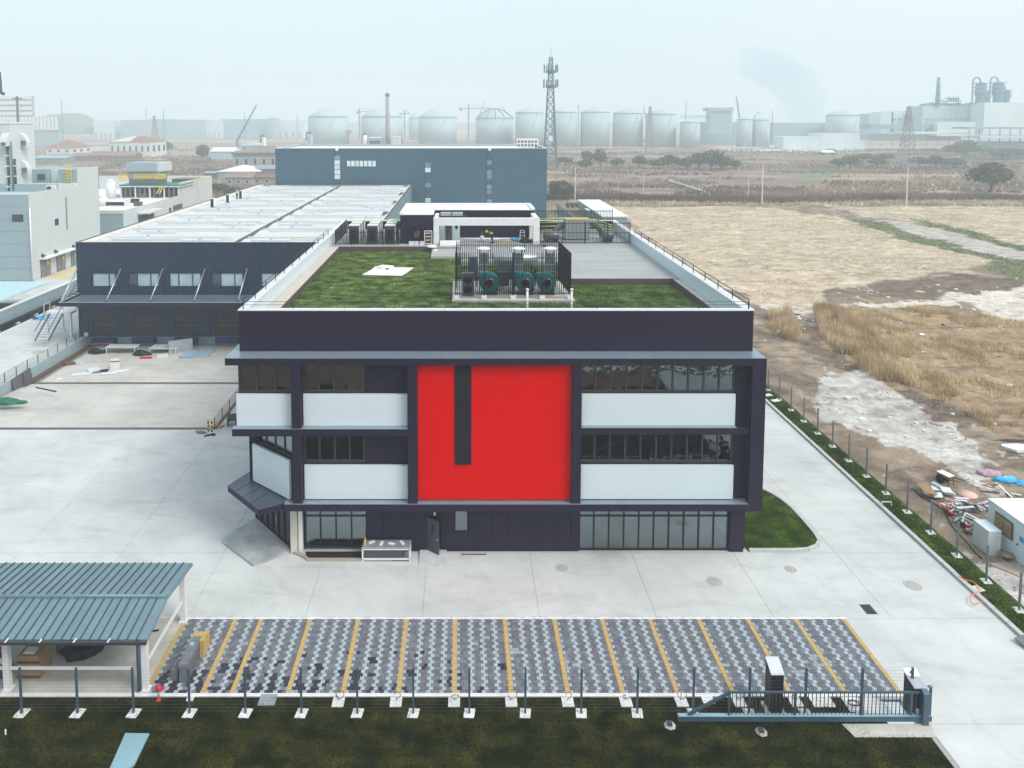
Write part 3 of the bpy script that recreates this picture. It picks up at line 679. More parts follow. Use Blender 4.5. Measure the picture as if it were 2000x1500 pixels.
while z < 11.8: sl.xprism([(40.24,z),(40.299,z+.06),(40.299,z+.075),(40.235,z+.015)], -.33, .59); z += .105
sl.build('slats', M_chard, lv)['kind'] = 'stuff'
# white spandrel panels
def panel(x0, x1, z0, z1, y=40.42): 
    o = MB().box(x0, x1, y, y+.18, z0, z1).build('white_panel', M_panel, B)
    e = MB(); e.box(x0-.03, x1+.03, y+.01, y+.17, z1, z1+.035); e.box(x0-.03, x0, y+.01, y+.17, z0, z1); e.box(x1, x1+.03, y+.01, y+.17, z0, z1); e.build('edge_trim', M_coping, o)
zA0, zA1 = zz(834), zz(771); zB0, zB1 = zz(974), zz(910)
panel(-12.98, -9.77, zA0, zA1); panel(-9.1, -3.12, zA0, zA1); panel(7.02, 15.88, zA0, zA1)
panel(-9.1, -3.12, zB0, zB1); panel(7.02, 15.88, zB0, zB1)
# window bands: frame part, pane sub-parts
def window(x0, x1, z0, z1, y, n, m=G_up, th=.10, transom=None, name='window', fm=M_dgrey):
    f = MB(); f.box(x0, x1, y, y+.12, z0, z0+th); f.box(x0, x1, y, y+.12, z1-th, z1)
    for k in range(n+1):
        x = x0+(x1-x0)*k/n; a = x-th/2 if 0 < k < n else (x if k == 0 else x-th)
        f.box(a, a+th, y-.02, y+.121, z0+.001, z1-.001)
    if transom: f.box(x0, x1, y+.001, y+.119, transom, transom+th)
    fo = f.build(name, fm, B)
    for k in range(n):
        a = x0+(x1-x0)*k/n+th*.6; b = x0+(x1-x0)*(k+1)/n-th*.6
        if transom:
            MB().box(a, b, y+.05, y+.06, z0+th, transom-.002).build('pane', m, fo); MB().box(a, b, y+.05, y+.06, transom+th+.002, z1-th).build('pane', m, fo)
        else: MB().box(a, b, y+.05, y+.06, z0+th, z1-th).build('pane', m, fo)
    return fo
window(-12.95, -9.75, zA1+.05, 11.84, 40.75, 3); window(-9.18, -5.62, zA1+.05, 11.84, 40.75, 4)
window(6.94, 15.96, zA1+.05, 11.84, 40.75, 10)
window(-9.18, -5.62, zB1+.05, 7.67, 40.75, 4); window(6.94, 15.96, zB1+.05, 7.71, 40.75, 10)
for z0, z1 in ((zA1-.12, 11.84), (zB1-.12, 7.67)): MB().box(-5.6, -3.06, 40.7, 41.1, z0, z1).build('infill_panel', M_char, B)
# backing walls behind the spandrels
mb = MB(); 
for a, b, z0, z1 in ((-12.97,-3.1,8.13,zA1),(6.95,15.97,8.13,zA1),(-9.18,-3.1,3.66,zB1),(6.95,15.97,3.66,zB1)): MB().box(a, b, 40.62, 40.9, z0, z1+.049).build('spandrel_wall', M_chard, B)
mb = MB(); mb.box(-12.95, -12.75, 41.0, 44.6, 8.1, 12.0); mb.build('corner_wall', M_char, B)
# chamfered corner: second storey
a, b = Vector((-9.9, 40.45)), Vector((-12.75, 42.75)); d = (b-a).normalized(); nn = Vector((-d.y, d.x)); nn = nn if nn.y < 0 else -nn
def dprism(p, q, t0, t1, z0, z1, m, name, parent=None, mbx=None):
    n_ = nn; m_ = mbx or MB(); m_.prism([tuple(p+n_*t0), tuple(q+n_*t0), tuple(q+n_*t1), tuple(p+n_*t1)], z0, z1)
    return m_ if mbx else m_.build(name, m, parent or B)
dprism(a, b-d*.1, 0, .16, zB0+.02, 6.05, M_panel, 'white_panel')
f = MB(); dprism(a, b, -.35, -.25, 6.0, 6.1, 0, '', mbx=f); dprism(a, b, -.35, -.25, 7.6, 7.67, 0, '', mbx=f)
for k in range(5):
    q = a+(b-a)*k/4*.98; dprism(q, q+d*.07, -.36, -.24, 6.0, 7.67, 0, '', mbx=f)
fo = f.build('corner_window', M_dgrey, B)
for k in range(4):
    dprism(a+(b-a)*(k/4)*.98+d*.08, a+(b-a)*((k+1)/4)*.98-d*.02, -.31, -.30, 6.1, 7.6, G_gf, 'pane', fo)
dprism(a, b, -.6, -.02, 3.66, 6.0, M_chard, 'spandrel_wall')
MB().box(-13.0, -12.62, 42.7, 43.1, 3.65, 7.67).build('corner_post', M_char, B)
# entrance canopy
cp = [(-14.17,42.08),(-11.54,39.38),(-10.45,39.97),(-10.25,40.2),(-10.25,41.4),(-12.95,44.4),(-13.5,43.54)]
co = MB().prism(cp, 3.27, 3.62).build('entrance_canopy', M_char, B)
MB().prism(cp, 3.621, 3.655).build('canopy_sheet', mat('canopy_navy', (.055,.075,.11), .35, .2), co)
for t in (.25, .5, .75):
    p_ = Vector(cp[0]).lerp(Vector(cp[1]), t); q_ = Vector(cp[5]).lerp(Vector(cp[4]), t); MB().bar((p_.x,p_.y,3.664), (q_.x,q_.y,3.664), .012).build('seam', M_dgrey, co)
# entrance glazing
a, b = Vector((-10.25, 41.45)), Vector((-13.3, 44.75)); d = (b-a).normalized(); nn = Vector((-d.y, d.x)); nn = nn if nn.y < 0 else -nn
f = MB(); dprism(a, b, -.1, .02, 0, .12, 0, '', mbx=f); dprism(a, b, -.1, .02, 2.5, 2.58, 0, '', mbx=f); dprism(a, b, -.1, .02, 3.1, 3.26, 0, '', mbx=f)
for k in range(7): q = a+(b-a)*k/6*.985; dprism(q, q+d*.07, -.11, .04, 0, 3.25, 0, '', mbx=f)
fo = f.build('entrance_glazing', M_blk, B)
for k in range(6):
    p_, q_ = a+(b-a)*(k/6)*.985+d*.08, a+(b-a)*((k+1)/6)*.985-d*.01
    dprism(p_, q_, -.05, -.04, .12, 2.5, G_up, 'pane', fo)
    if k == 2: dprism(p_+d*.05, p_+d*.09, .05, .1, .9, 1.5, M_galv, 'handle', fo)
# ground storey
G0 = YW+.02
window(-9.35, -5.62, .22, 3.19, G0+.12, 4, G_gf, .08, 2.12, 'shopfront', M_blk)
window(7.08, 16.06, .02, 3.19, G0+.12, 10, G_gf, .08, 2.12, 'shopfront', M_blk)
MB().box(16.08, 16.92, G0-.02, 41.9, 0, 3.19).build('corner_column', M_char, B)
MB().box(-10.15, -9.75, 41.0, 41.4, 0, 3.25).build('corner_column', mat('cream_render', (.52,.49,.42), .8), B)
MB().box(-9.7, -9.45, 41.1, 41.35, 0, 3.25).build('corner_column', M_white, B)
mb = MB(); mb.box(-5.6, -2.02, G0+.15, G0+.3, 0, 3.19); mb.box(-1.1, 7.06, G0+.15, G0+.3, 0, 3.19); mb.build('ground_wall', M_chard, B)
x = -5.6; wi0, wi1, wz0 = xx(887, YW), xx(915, YW), 1.2
while x < 7.0:
    x1 = min(x+.935, 7.06)
    segs = [(x, x1)]
    for (a_, b_) in ((-2.05, -1.08), (wi0, wi1)):
        ns = []
        for (s0, s1) in segs:
            if s1 <= a_ or s0 >= b_: ns.append((s0, s1))
            else:
                if s0 < a_-.05: ns.append((s0, a_))
                if s1 > b_+.05: ns.append((b_, s1))
        segs = ns
    for s0, s1 in segs: MB().box(s0+.008, s1-.008, G0, G0+.149, .05, 3.19).build('wall_panel', M_char, B)
    x = x1
MB().box(wi0, wi1, G0+.001, G0+.148, .05, wz0).build('wall_panel', M_char, B)
window(wi0+.02, wi1-.02, wz0+.02, 3.17, G0+.02, 1, G_gf, .06, None, 'window', M_blk)
mb = MB(); mb.box(-2.05, -1.96, G0, G0+.2, 0, 2.5); mb.box(-1.17, -1.08, G0, G0+.2, 0, 2.5); mb.box(-1.96, -1.17, G0, G0+.2, 2.2, 2.5); mb.box(-2.05, -1.08, G0+.001, G0+.149, 2.5, 3.19)
mb.build('door_frame', M_char, B)
mb = MB(); mb.box(-1.96, -1.17, 43.2, 43.25, 0, 2.4); mb.build('vestibule', M_int, B)
dr = MB(); da = R(-34); hx, hy = -1.98, G0-.01
M_ = Matrix.Rotation(da, 3, 'Z')
def dl(x0, x1, y0, y1, z0, z1, nm, m, par):
    b = MB(); b.box(x0, x1, y0, y1, z0, z1); b.v = [tuple(M_ @ Vector(p)+Vector((hx, hy, 0))) for p in b.v]; return b.build(nm, m, par)
do = dl(0, .85, -.05, 0, .05, 2.18, 'door', M_dgrey, B); dl(.3, .48, -.06, .006, 1.3, 1.85, 'pane', M_blk, do); dl(.7, .8, -.1, -.052, 1.0, 1.06, 'handle', M_galv, do)
MB().box(-1.62, -1.5, G0-.1, G0-.005, 2.32, 2.5).build('wall_lamp', M_white, B)
# ------------------------------------------------------------------ roof garden
gz = 13.4
RT = MB().box(-12.5, 16.6, 41.65, 78.6, 13.3, 13.33).build('roof_waterproofing', M_tile, B)
rp = MB(); rp.box(-11.5, 8.2, 41.7, 67.4, 13.331, gz); rp.box(8.2, 16.0, 41.7, 53.6, 13.331, gz)
tf = rp.build('roof_lawn', turf('roof_turf', 1.5, 4.4, (.85,1.1,1.5)), B)
bl = M_blade
lp = np.concatenate([rect_pts(-11.4, 8.2, 44.5, 67.3, 26000, gz, 11), rect_pts(8.2, 15.95, 44.5, 53.5, 8000, gz, 12)])
def roof_col(x, y, rs):
    c = lawn_col(x, y, rs)*np.array((4.0,6.2,8.5)); t = np.clip((y-46)/16, 0, 1); return lerp(c, (.13,.14,.06), t*.75*np.clip(fbm(x, y, .5, 21)*1.5, 0, 1))
rg = tufts('roof_grass', lp-np.array(ORG[B.name]), (.05,.12), .028, lambda x, y, rs: roof_col(x+2, y+60, rs), 3, parent=B)
for nm, bx_ in (('planter_edge', (-11.56,-11.5,41.7,67.5,13.331,13.82)), ('planter_edge', (-11.5,-2.8,67.42,67.6,13.331,13.82)), ('planter_edge', (16.0,16.06,41.7,53.5,13.331,13.82)), ('planter_edge', (8.2,16.06,53.5,53.62,13.331,13.84))):
    MB().box(*bx_).build(nm, M_brown, B)
# perimeter walk and deck built of paving slabs
for k in range(30):
    y0 = 41.75+k*.9
    if y0 < 67: 
        MB().box(-12.5, -11.57, y0, min(y0+.885, 68), 13.331, 13.8).build('paving_slab', M_tile, B)
        if y0 < 53: MB().box(16.07, 16.61, y0, min(y0+.885, 53.5), 13.331, 13.8).build('paving_slab', M_tile, B)
x = 8.22
for k in range(7):
    for j in range(10):
        x0 = 8.22+k*1.2; y0 = 53.65+j*1.6
        if y0 < 69.2: MB().box(x0, min(x0+1.192, 16.6), y0, min(y0+1.592, 69.2), 13.331, 13.8).build('paving_slab', M_deck, B)
MB().box(-12.5, 7.7, 67.62, 78.5, 13.331, 13.8).build('rear_deck', M_deck, B)
MB().box(7.7, 16.6, 69.2, 78.5, 13.331, 13.79).build('rear_deck', M_deck, B)
MB().box(.0, 8.19, 60.5, 67.4, gz+.001, 13.78).build('rear_deck', M_deck, B)
MB().box(-2.7, -.02, 63.6, 67.38, gz, 13.62).build('step', M_deck, B)
for k, (y0, z1) in enumerate(((67.7, 13.95), (68.1, 14.1))): MB().box(-2.0, -.1, y0, 69.4, 13.801, z1).build('step', M_conw, B)
# penthouse with open concrete portal
zr = 16.62
mb = MB(); mb.box(-5.9, -2.66, 69.2, 76.9, 13.8, zr); mb.box(-2.66, 7.5, 73.0, 76.9, 13.8, zr)
ph = mb.build('penthouse', M_char, B)
for k in range(4):
    MB().box(-5.88+k*.81+.01, -5.88+(k+1)*.81-.01 if k < 3 else -2.67, 69.15, 69.199, 16.0 if False else 13.82, zr-.05).build('wall_panel', M_char, ph) if k in (0, 3) else MB().box(-5.88+k*.81+.01, -5.88+(k+1)*.81-.01, 69.15, 69.199, 15.5, zr-.05).build('wall_panel', M_char, ph)
for k in range(9): MB().box(-1.95+k*1.02+.012, -1.95+(k+1)*1.02-.012, 72.93, 72.999, 13.82, zr-.03).build('wall_panel', M_char, ph)
mb = MB(); mb.box(-5.9, 7.5, 76.6, 76.95, zr, zr+.28); mb.box(-5.95, -5.6, 69.15, 76.6, zr, zr+.2); mb.box(-5.6, -2.66, 69.2, 76.6, zr, zr+.06); mb.box(-2.66, 7.5, 72.9, 76.6, zr, zr+.06); mb.box(7.2, 7.6, 72.9, 76.9, zr+.06, zr+.2)
mb.build('penthouse_roof', M_white, ph)
mb = MB()
mb.box(-2.65, -2.1, 68.95, 69.5, 13.8, 16.35); mb.box(7.05, 7.65, 68.95, 69.5, 13.8, 16.35); mb.box(-2.1, 7.05, 68.96, 69.4, 15.62, 16.34); mb.box(7.15, 7.6, 69.5, 72.9, 15.7, 16.34); mb.box(-2.6, -2.2, 69.5, 72.9, 15.7, 16.33)
mb.box(7.0, 7.45, 72.3, 72.9, 13.8, 15.7)
mb.build('concrete_portal', M_conw, B)
mb = MB(); mb.box(-2.08, -1.55, 70.2, 70.35, 13.81, 15.9); mb.box(-.85, -.1, 70.2, 70.35, 13.81, 15.9); mb.box(-1.55, -.85, 70.21, 70.34, 15.5, 15.9); mb.box(-.24, -.1, 70.35, 72.9, 13.81, 15.9)
lw = mb.build('lobby_wall', M_panel, B); MB().box(-.55, -.3, 70.17, 70.199, 15.1, 15.6).build('pane', M_blk, lw); MB().box(-1.5, -.9, 70.9, 70.95, 13.85, 15.4).build('door', mat('door_blue_grey', (.35,.4,.47), .5), lw)
# fan opening in the penthouse
mb = MB(); mb.box(-5.15, -3.75, 69.08, 69.149, 13.85, 13.95); mb.box(-5.15, -5.07, 69.08, 69.149, 13.95, 15.35); mb.box(-3.83, -3.75, 69.08, 69.149, 13.95, 15.35); mb.box(-5.07, -3.83, 69.08, 69.149, 15.27, 15.35)
fh = mb.build('fan_opening', M_chard, ph); 
MB().box(-5.06, -3.84, 69.12, 69.148, 13.96, 15.26).build('fan_box', M_chard, ph)
MB().lathe((-4.3,69.1,14.7), [(.44,-.06),(.44,0),(.36,.01),(.1,.0)], 20, axis='Y').build('fan_rim', M_blk, ph)
for k in range(6):
    t = k*math.pi/3; MB().bar((-4.3,69.03,14.7), (-4.3+.34*math.cos(t),69.05,14.7+.34*math.sin(t)), .05).build('fan_blade', M_rust, ph)
# roof railing
def rail_run(name, a, b, n, h, par, m=M_blk, mids=(.5,), rpost=.022, rrail=.018, stuff=False):
    """posts and rails between two points; each post and rail a part of par"""
    a, b = Vector(a), Vector(b); pr = None
    for k in range(n+1):
        q = a.lerp(b, k/n)
        if pr is None: pr = MB().bar(q, q+Vector((0,0,h)), rpost).build('post', m, par); q0 = q
        else: inst(pr, q-q0)
    for f_ in (1.0,)+tuple(mids): MB().bar(a+Vector((0,0,h*f_)), b+Vector((0,0,h*f_)), rrail).build('rail', m, par)
RL = thing('roof_railing', 'thin black metal railing running round the parapet of the office roof', 'railing', (2,42,zt+.06))
z6 = zt+.061
rail_run('r', (-12.8,41.42,z6), (16.95,41.42,z6), 10, .42, RL, M_dgrey, (.55,), .012, .011)
rail_run('r', (-12.78,41.42,z6), (-12.78,68.5,z6), 11, .55, RL); rail_run('r', (16.9,41.42,z6), (16.9,69.0,z6), 11, .55, RL)
# ------------------------------------------------------------------ bar fences on the roof
def bar_fence(par, a, b, z0, z1, sp, r=.018, post_n=4, rails=(.12,.9), pr=.035, m=M_blk):
    a, b = Vector((*a, 0)), Vector((*b, 0)); L = (b-a).length; n = int(L/sp); p0 = None
    for k in range(n+1):
        q = a.lerp(b, k/n)
        if p0 is None: p0 = MB().bar((q.x,q.y,z0+.08), (q.x,q.y,z1), r).build('bar', m, par); q0 = q
        else: inst(p0, q-q0)
    p1 = None
    for k in range(post_n+1):
        q = a.lerp(b, k/post_n)
        if p1 is None: p1 = MB().bar((q.x,q.y,z0), (q.x,q.y,z1), pr).build('post', m, par); q0 = q
        else: inst(p1, q-q0)
    for f_ in rails: z = z0+(z1-z0)*f_; MB().bar((a.x,a.y,z), (b.x,b.y,z), r*1.2).build('rail', m, par)
EN = thing('plant_screen', 'tall black vertical bar screen boxed round the teal fans on the roof lawn', 'fence', (3.6,50.9,gz))
bar_fence(EN, (-.35,48.6), (7.55,48.6), 13.75, 16.75, .125, .02, 4, (.06,.42,.88))
bar_fence(EN, (-.3,53.3), (7.35,53.3), 13.75, 16.75, .14, .02, 3, (.06,.9))
bar_fence(EN, (7.55,48.6), (7.35,53.3), 13.75, 16.75, .2, .02, 2, (.06,.45,.9))
bar_fence(EN, (-.35,48.6), (-.3,53.3), 13.75, 16.75, .2, .02, 2, (.06,.45,.9))
pl = MB().box(-.6, 7.8, 48.15, 54.1, gz-.05, gz+.14).build('plinth', M_con2, EN)
for x in (-.3,1.6,3.6,5.6,7.5): MB().box(x-.18, x+.18, 48.4, 48.8, gz+.161, 13.78).build('footing', M_white, EN)
FL = thing('bar_fence', 'low black bar fence in front of the air conditioning banks on the roof', 'fence', (-9,68.6,13.8))
bar_fence(FL, (-12.1,68.5), (-6.0,68.5), 13.8, 15.25, .13, .018, 4, (.08,.82)); bar_fence(FL, (-12.1,68.5), (-12.2,76), 13.8, 15.25, .3, .018, 2, (.82,))
FR = thing('bar_fence', 'taller black bar fence screening the silver ducts at the rear right of the roof', 'fence', (12,69.3,13.8))
bar_fence(FR, (7.75,69.3), (16.5,69.3), 13.8, 15.95, .13, .018, 4, (.05,.5,.93)); bar_fence(FR, (7.75,77.5), (16.5,77.5), 13.8, 16.1, .16, .018, 3, (.05,.93))
# ------------------------------------------------------------------ machines on the roof
grp = 'teal centrifugal fans behind the roof screen'
def fan(x, lab):
    t = local_thing('centrifugal_fan', lab, 'fan', (x, 50.0, gz+.17), grp)
    MB().box(-.55,.55,-.35,.45,0,.12).build('base_frame', M_dgrey, t)
    h = MB(); h.lathe((0,0,.85), [(.62,-.3),(.68,-.28),(.68,.28),(.62,.3)], 26, axis='Y'); h.box(-.68,-.1,-.28,.28,.85,1.5)
    h.build('volute_casing', M_teal, t)
    MB().lathe((0,-.3,.85), [(.36,-.08),(.36,0),(.28,-.005),(.26,-.07)], 20, axis='Y').build('inlet_ring', M_mgrey, t)
    MB().lathe((0,-.32,.85), [(.27,-.05),(.27,-.06)], 18, axis='Y').build('inlet', M_blk, t)
    MB().box(.15,.65,.32,.7,.12,.5).build('motor', M_blk, t)
    return t
fan(2.0, 'left teal snail shell fan, set apart from the other two')
fan(4.55, 'middle teal snail shell fan behind the roof screen')
fan(6.05, 'right teal snail shell fan next to the right side of the screen')
for i, (x, lab) in enumerate(((1.62,'left grey exhaust stack with round white cap inside the roof screen'),(4.1,'middle grey exhaust stack with round white cap inside the roof screen'),(6.35,'right grey exhaust stack with round white cap inside the roof screen'))):
    t = local_thing('exhaust_stack', lab, 'exhaust', (x, 50.6, gz+.17), 'capped exhaust stacks behind the roof screen')
    MB().box(-.32,.32,-.3,.3,1.1,2.75).build('duct', M_mgrey, t); b = MB()
    for z in (1.5, 2.0, 2.5): b.box(-.35,.35,-.33,.33,z,z+.05)
    b.build('flange', M_galv, t)
    b = MB(); [b.bar((sx*.25,sy*.22,2.75),(sx*.25,sy*.22,3.1),.015) for sx in (-1,1) for sy in (-1,1)]; b.build('bracket', M_dgrey, t)
    MB().lathe((0,0,3.1), [(.5,0),(.5,.03),(.25,.1),(.03,.13)], 24).build('cap', M_white, t)
    b = MB(); [b.bar((sx*.28,sy*.26,0),(sx*.28,sy*.26,1.1),.03) for sx in (-1,1) for sy in (-1,1)]; b.build('stand', M_dgrey, t)
t = local_thing('silver_duct', 'big round silver insulated duct lying across the back of the roof screen', 'duct', (4.0,52.3,gz+.17))
MB().lathe((0,0,2.0), [(.45,-1.6),(.48,-1.58),(.48,1.58),(.45,1.6)], 20, axis='X').build('barrel', M_galv, t); b = MB(); [b.bar((x,0,0),(x,0,1.6),.06) for x in (-1.2,0,1.2)]; b.build('support', M_dgrey, t)
t = local_thing('filter_box', 'large dark grey filter box between the left and middle teal fans', 'machine', (3.1,51.2,gz+.17))
MB().box(-.55,.75,-.5,.5,.35,1.6).build('cabinet', M_dgrey, t); MB().box(-.5,.7,-.52,-.501,1.35,1.5).build('vent', M_mgrey, t); b = MB(); [b.bar((x,y,0),(x,y,.35),.04) for x in (-.5,.7) for y in (-.4,.4)]; b.build('leg', M_blk, t)
t = local_thing('condenser_unit', 'dark twin fan condenser unit at the left end inside the roof screen', 'air conditioner', (.5,49.5,gz+.17))
MB().box(-.4,.4,-.2,.2,.05,1.6).build('casing', M_mgrey, t); [MB().lathe((0,-.21,z),[(.3,-.02),(.3,0),(.05,.01)],18,axis='Y').build('fan_grille', M_blk, t) for z in (.45,1.15)]
t = local_thing('pipe_rack', 'pipes on a low rack at the foot of the filter box inside the screen', 'pipes', (3.4,49.9,gz+.17))
for k in range(4): MB().tube([(-.6+.12*k,-.3,.25+.1*k),(.0+.1*k,.1,.25+.1*k),(.1+.1*k,.5,.9)], .035).build('pipe', M_galv, t)
t = local_thing('control_cabinet', 'small blue grey control cabinet behind the left exhaust stack', 'cabinet', (.9,52.2,gz+.17))
MB().box(-.3,.3,-.2,.2,.8,2.2).build('casing', M_steelb, t); b = MB(); [b.bar((x,0,0),(x,0,.8),.04) for x in (-.25,.25)]; b.build('leg', M_blk, t)
for x, lab in ((4.2,'left white vent pipe standing at the front edge of the roof lawn'),(7.0,'right white vent pipe on the roof lawn near the screen corner')):
    t = local_thing('vent_pipe', lab, 'pipe', (x,44.6,gz), 'white vent pipes on the roof lawn'); MB().cyl((0,0,0),.07,1.7,12).build('pipe', M_white, t); MB().lathe((0,0,1.7),[(.1,0),(.1,.08),(.03,.12)],12).build('cap', M_white, t)
# air conditioning banks rear left
acg = 'air conditioning cabinets at the rear left of the roof'
ac0 = None
for i, x in enumerate((-10.4,-8.6,-6.9)):
    for j in range(3):
        lab = ['left','middle','right'][i]+' column of roof air conditioning cabinets, '+['front cabinet with a dark door','second cabinet','rear cabinet'][j]
        loc = (x, 69.7+j*1.7, 13.8)
        if ac0 is None:
            ac0 = local_thing('air_handler', lab, 'air conditioner', loc, acg)
            MB().box(-.5,.5,-.55,.55,.1,1.75).build('casing', M_galv, ac0); MB().box(-.48,.48,-.57,-.551,.12,1.72).build('front_panel', M_dgrey, ac0); MB().box(-.3,.25,-.585,-.571,.3,1.35).build('grille', M_blk, ac0)
            MB().box(-.52,.52,-.57,.57,1.75,1.82).build('lid', mat('lid_cream', (.6,.62,.55), .6), ac0); MB().box(.501,.52,-.4,.4,.3,1.6).build('side_vent', M_conw, ac0)
        else: dup(ac0, loc, label=lab)
# rear right ducts
t = local_thing('duct_elbow', 'grey cylinder and curved ducts behind the rear right roof fence', 'duct', (11.8,72.0,13.8))
MB().box(-1.3,1.1,-.7,.7,.1,2.1).build('plenum', M_galv, t)
def arc(cx, cz, r, a0, a1, n=8): return [(cx+r*math.cos(R(a0+(a1-a0)*k/n)), 0, cz+r*math.sin(R(a0+(a1-a0)*k/n))) for k in range(n+1)]
MB().tube(arc(-1.3,.4,1.0,90,180)+[(-2.3,0,.1)], .35, 12).build('elbow', M_mgrey, t); MB().tube(arc(1.1,.2,1.5,90,0), .35, 12).build('elbow', M_mgrey, t)
MB().bar((-1.3,-.75,2.15),(1.1,-.75,2.15),.06).build('insulated_pipe', M_yelp, t)
for x, w_, lab in ((9.0,1.6,'grey bale shaped insulated vessel lying nearest the concrete portal'),(14.6,1.1,'grey insulated vessel lying at the far right behind the roof fence')):
    t = local_thing('insulated_vessel', lab, 'tank', (x,70.6,13.8)); MB().lathe((0,0,.55), [(.3,-w_/2),(.48,-w_/2+.15),(.48,w_/2-.15),(.3,w_/2)], 18, axis='X').build('vessel', M_mgrey, t); b = MB(); [b.box(s*w_*.3-.06,s*w_*.3+.06,-.4,.4,0,.25) for s in (-1,1)]; b.build('saddle', M_dgrey, t)
t = local_thing('green_pipes', 'yellow green insulated pipes looping behind the rear right roof fence', 'pipes', (12,75,13.8))
for k in range(4): MB().tube([(-3.8,.4*k,.4+.35*k),(-1,.4*k,.5+.35*k),(2.5,.4*k,.45+.3*k),(4.0,.4*k-1,.3+.2*k)], .09, 8).build('pipe', mat('lime_insulation', (.30,.38,.14), .6), t)
# loose things on the roof
tp_ = [(-7.9,56.6),(-4.7,56.2),(-4.4,57.3),(-3.95,59.3),(-5.9,59.5),(-7.2,59.9),(-7.4,58.4)]
mb = MB(); mb.prism(tp_, gz+.05, gz+.1); mb.prism([(-7.0,59.0),(-6.5,58.7),(-5.6,59.4),(-6.6,59.8)], gz+.101, gz+.25); tag(mb.build('plastic_sheet', M_white), 'crumpled white sheet lying on the roof lawn', 'sheet')
mb = MB(); mb.cbox((-6.1,58.6,gz+.105), (.25,.15,.08)); tag(mb.build('hand_tool', M_blk), 'small black tool lying on the white sheet on the roof lawn', 'tool')
for k, (x, c, lab) in enumerate(((-4.75,M_white,'left white carton under the penthouse fan'),(-4.2,M_panel,'middle pale carton under the penthouse fan'),(-3.8,mat('pink_white',(.7,.55,.6),.6),'small pinkish carton under the right side of the penthouse fan'))):
    t = local_thing('carton', lab, 'box', (x,68.6,13.8), 'cartons below the penthouse fan'); MB().box(-.26,.24,-.2,.2,0,.28).build('body', c, t); MB().box(-.27,.25,-.21,.21,.28,.32).build('lid', M_coping, t)
t = local_thing('cable_cabinet', 'open rust brown cabinet full of cables beside the penthouse fan', 'cabinet', (-3.15,68.8,13.8))
MB().box(-.35,.35,-.05,.15,.1,1.35).build('back_board', M_rust, t); b = MB(); b.box(-.38,.38,-.1,-.05,.08,.14); b.box(-.38,-.32,-.1,-.05,.14,1.3); b.box(.32,.38,-.1,-.05,.14,1.3); b.box(-.38,.38,-.1,-.05,1.3,1.36); b.build('frame', M_conw, t)
for k in range(6): MB().bar((-.25,-.08,.25+.17*k),(.2,-.09,.28+.17*k),.04,n=6).build('cable', M_conw if k % 2 else M_blk, t)
t = local_thing('plastic_bags', 'crumpled white plastic bags at the foot of the penthouse steps', 'bags', (-2.75,67.2,13.8))
def lump(name, c, s, m, par=None, seed=1, org=None, n=2, amp=.35):
    bm = bmesh.new(); bmesh.ops.create_icosphere(bm, subdivisions=n, radius=1)
    for v_ in bm.verts:
        k = 1+amp*mnoise.noise(v_.co*1.7+Vector((seed,seed*2.1,0))); v_.co = Vector((v_.co.x*s[0]*k, v_.co.y*s[1]*k, max(-.25, v_.co.z*k)*s[2]+s[2]*.25))
    b = MB(); b.add([tuple(v_.co+Vector(c)) for v_ in bm.verts], [tuple(v_.index for v_ in f.verts) for f in bm.faces], 0, False); bm.free()
    return b.build(name, m, par, org=org)
lump('bag', (0,0,0), (.5,.25,.2), M_white, t, 3); lump('bag', (.35,-.5,-.3), (.25,.35,.16), M_white, t, 5)
t = local_thing('pipe_stack', 'stack of pale pipes lying on the deck along the dark penthouse wall', 'pipes', (2.6,71.3,13.8))
for k in range(3): MB().bar((-2.4,.14*k,.09),(2.2+.2*k,.14*k,.09),.08,n=8).build('pipe', M_panel, t)
t = local_thing('bucket', 'white bucket with a tool handle standing by the pipes under the portal', 'bucket', (2.1,70.6,13.8)); MB().cyl((0,0,0),.16,.55,14,r2=.2).build('pail', M_conw, t); MB().bar((0,0,.5),(.03,0,.95),.02).build('handle', M_galv, t)
t = local_thing('step_ladder', 'white folding step stool under the right end of the portal', 'ladder', (6.1,70.4,13.8))
for sx in (-.25,.25): MB().bar((sx,-.2,0),(sx*.8,0,1.1),.03).build('leg', M_conw, t); MB().bar((sx,.35,0),(sx*.8,.05,1.1),.03).build('leg', M_conw, t)
for z in (.3,.6,.9,1.1): MB().box(-.22,.22,-.2+z*.17-.05,-.2+z*.17+.1,z,z+.04).build('step', M_conw, t)
t = local_thing('sand_heap', 'low heap of brown sand on the deck beside the crouching worker', 'sand', (4.3,70.1,13.8)); lump('heap', (0,0,-.1), (1.0,.5,.35), mat('sand', (.36,.27,.18), .9), t, 7)
t = local_thing('dark_bags', 'dark material bags heaped under the right end of the portal', 'bags', (6.3,69.8,13.8)); lump('bag', (0,0,-.05), (.5,.35,.45), M_blk, t, 8); lump('bag', (.6,.1,-.05), (.35,.3,.3), M_mar, t, 9)
t = local_thing('blue_sheet', 'blue plastic wrap lying on the deck near the sand heap', 'sheet', (5.3,70.7,13.8)); lump('wrap', (0,0,0), (.45,.3,.3), M_skyp, t, 10)
t = local_thing('roof_duct_bundle', 'two bright wrapped duct lengths lying on top of the portal', 'duct', (-1.0,70.9,16.36)); [MB().box(-1.0+1.15*k,.05+1.15*k,-.4,.3,0,.3).build('duct_length', M_galv, t) for k in (0,1)]; [MB().bar((-1.2,y,-.04),(1.6,y,-.04),.04).build('bearer', M_dgrey, t) for y in (-1.0,.2)]
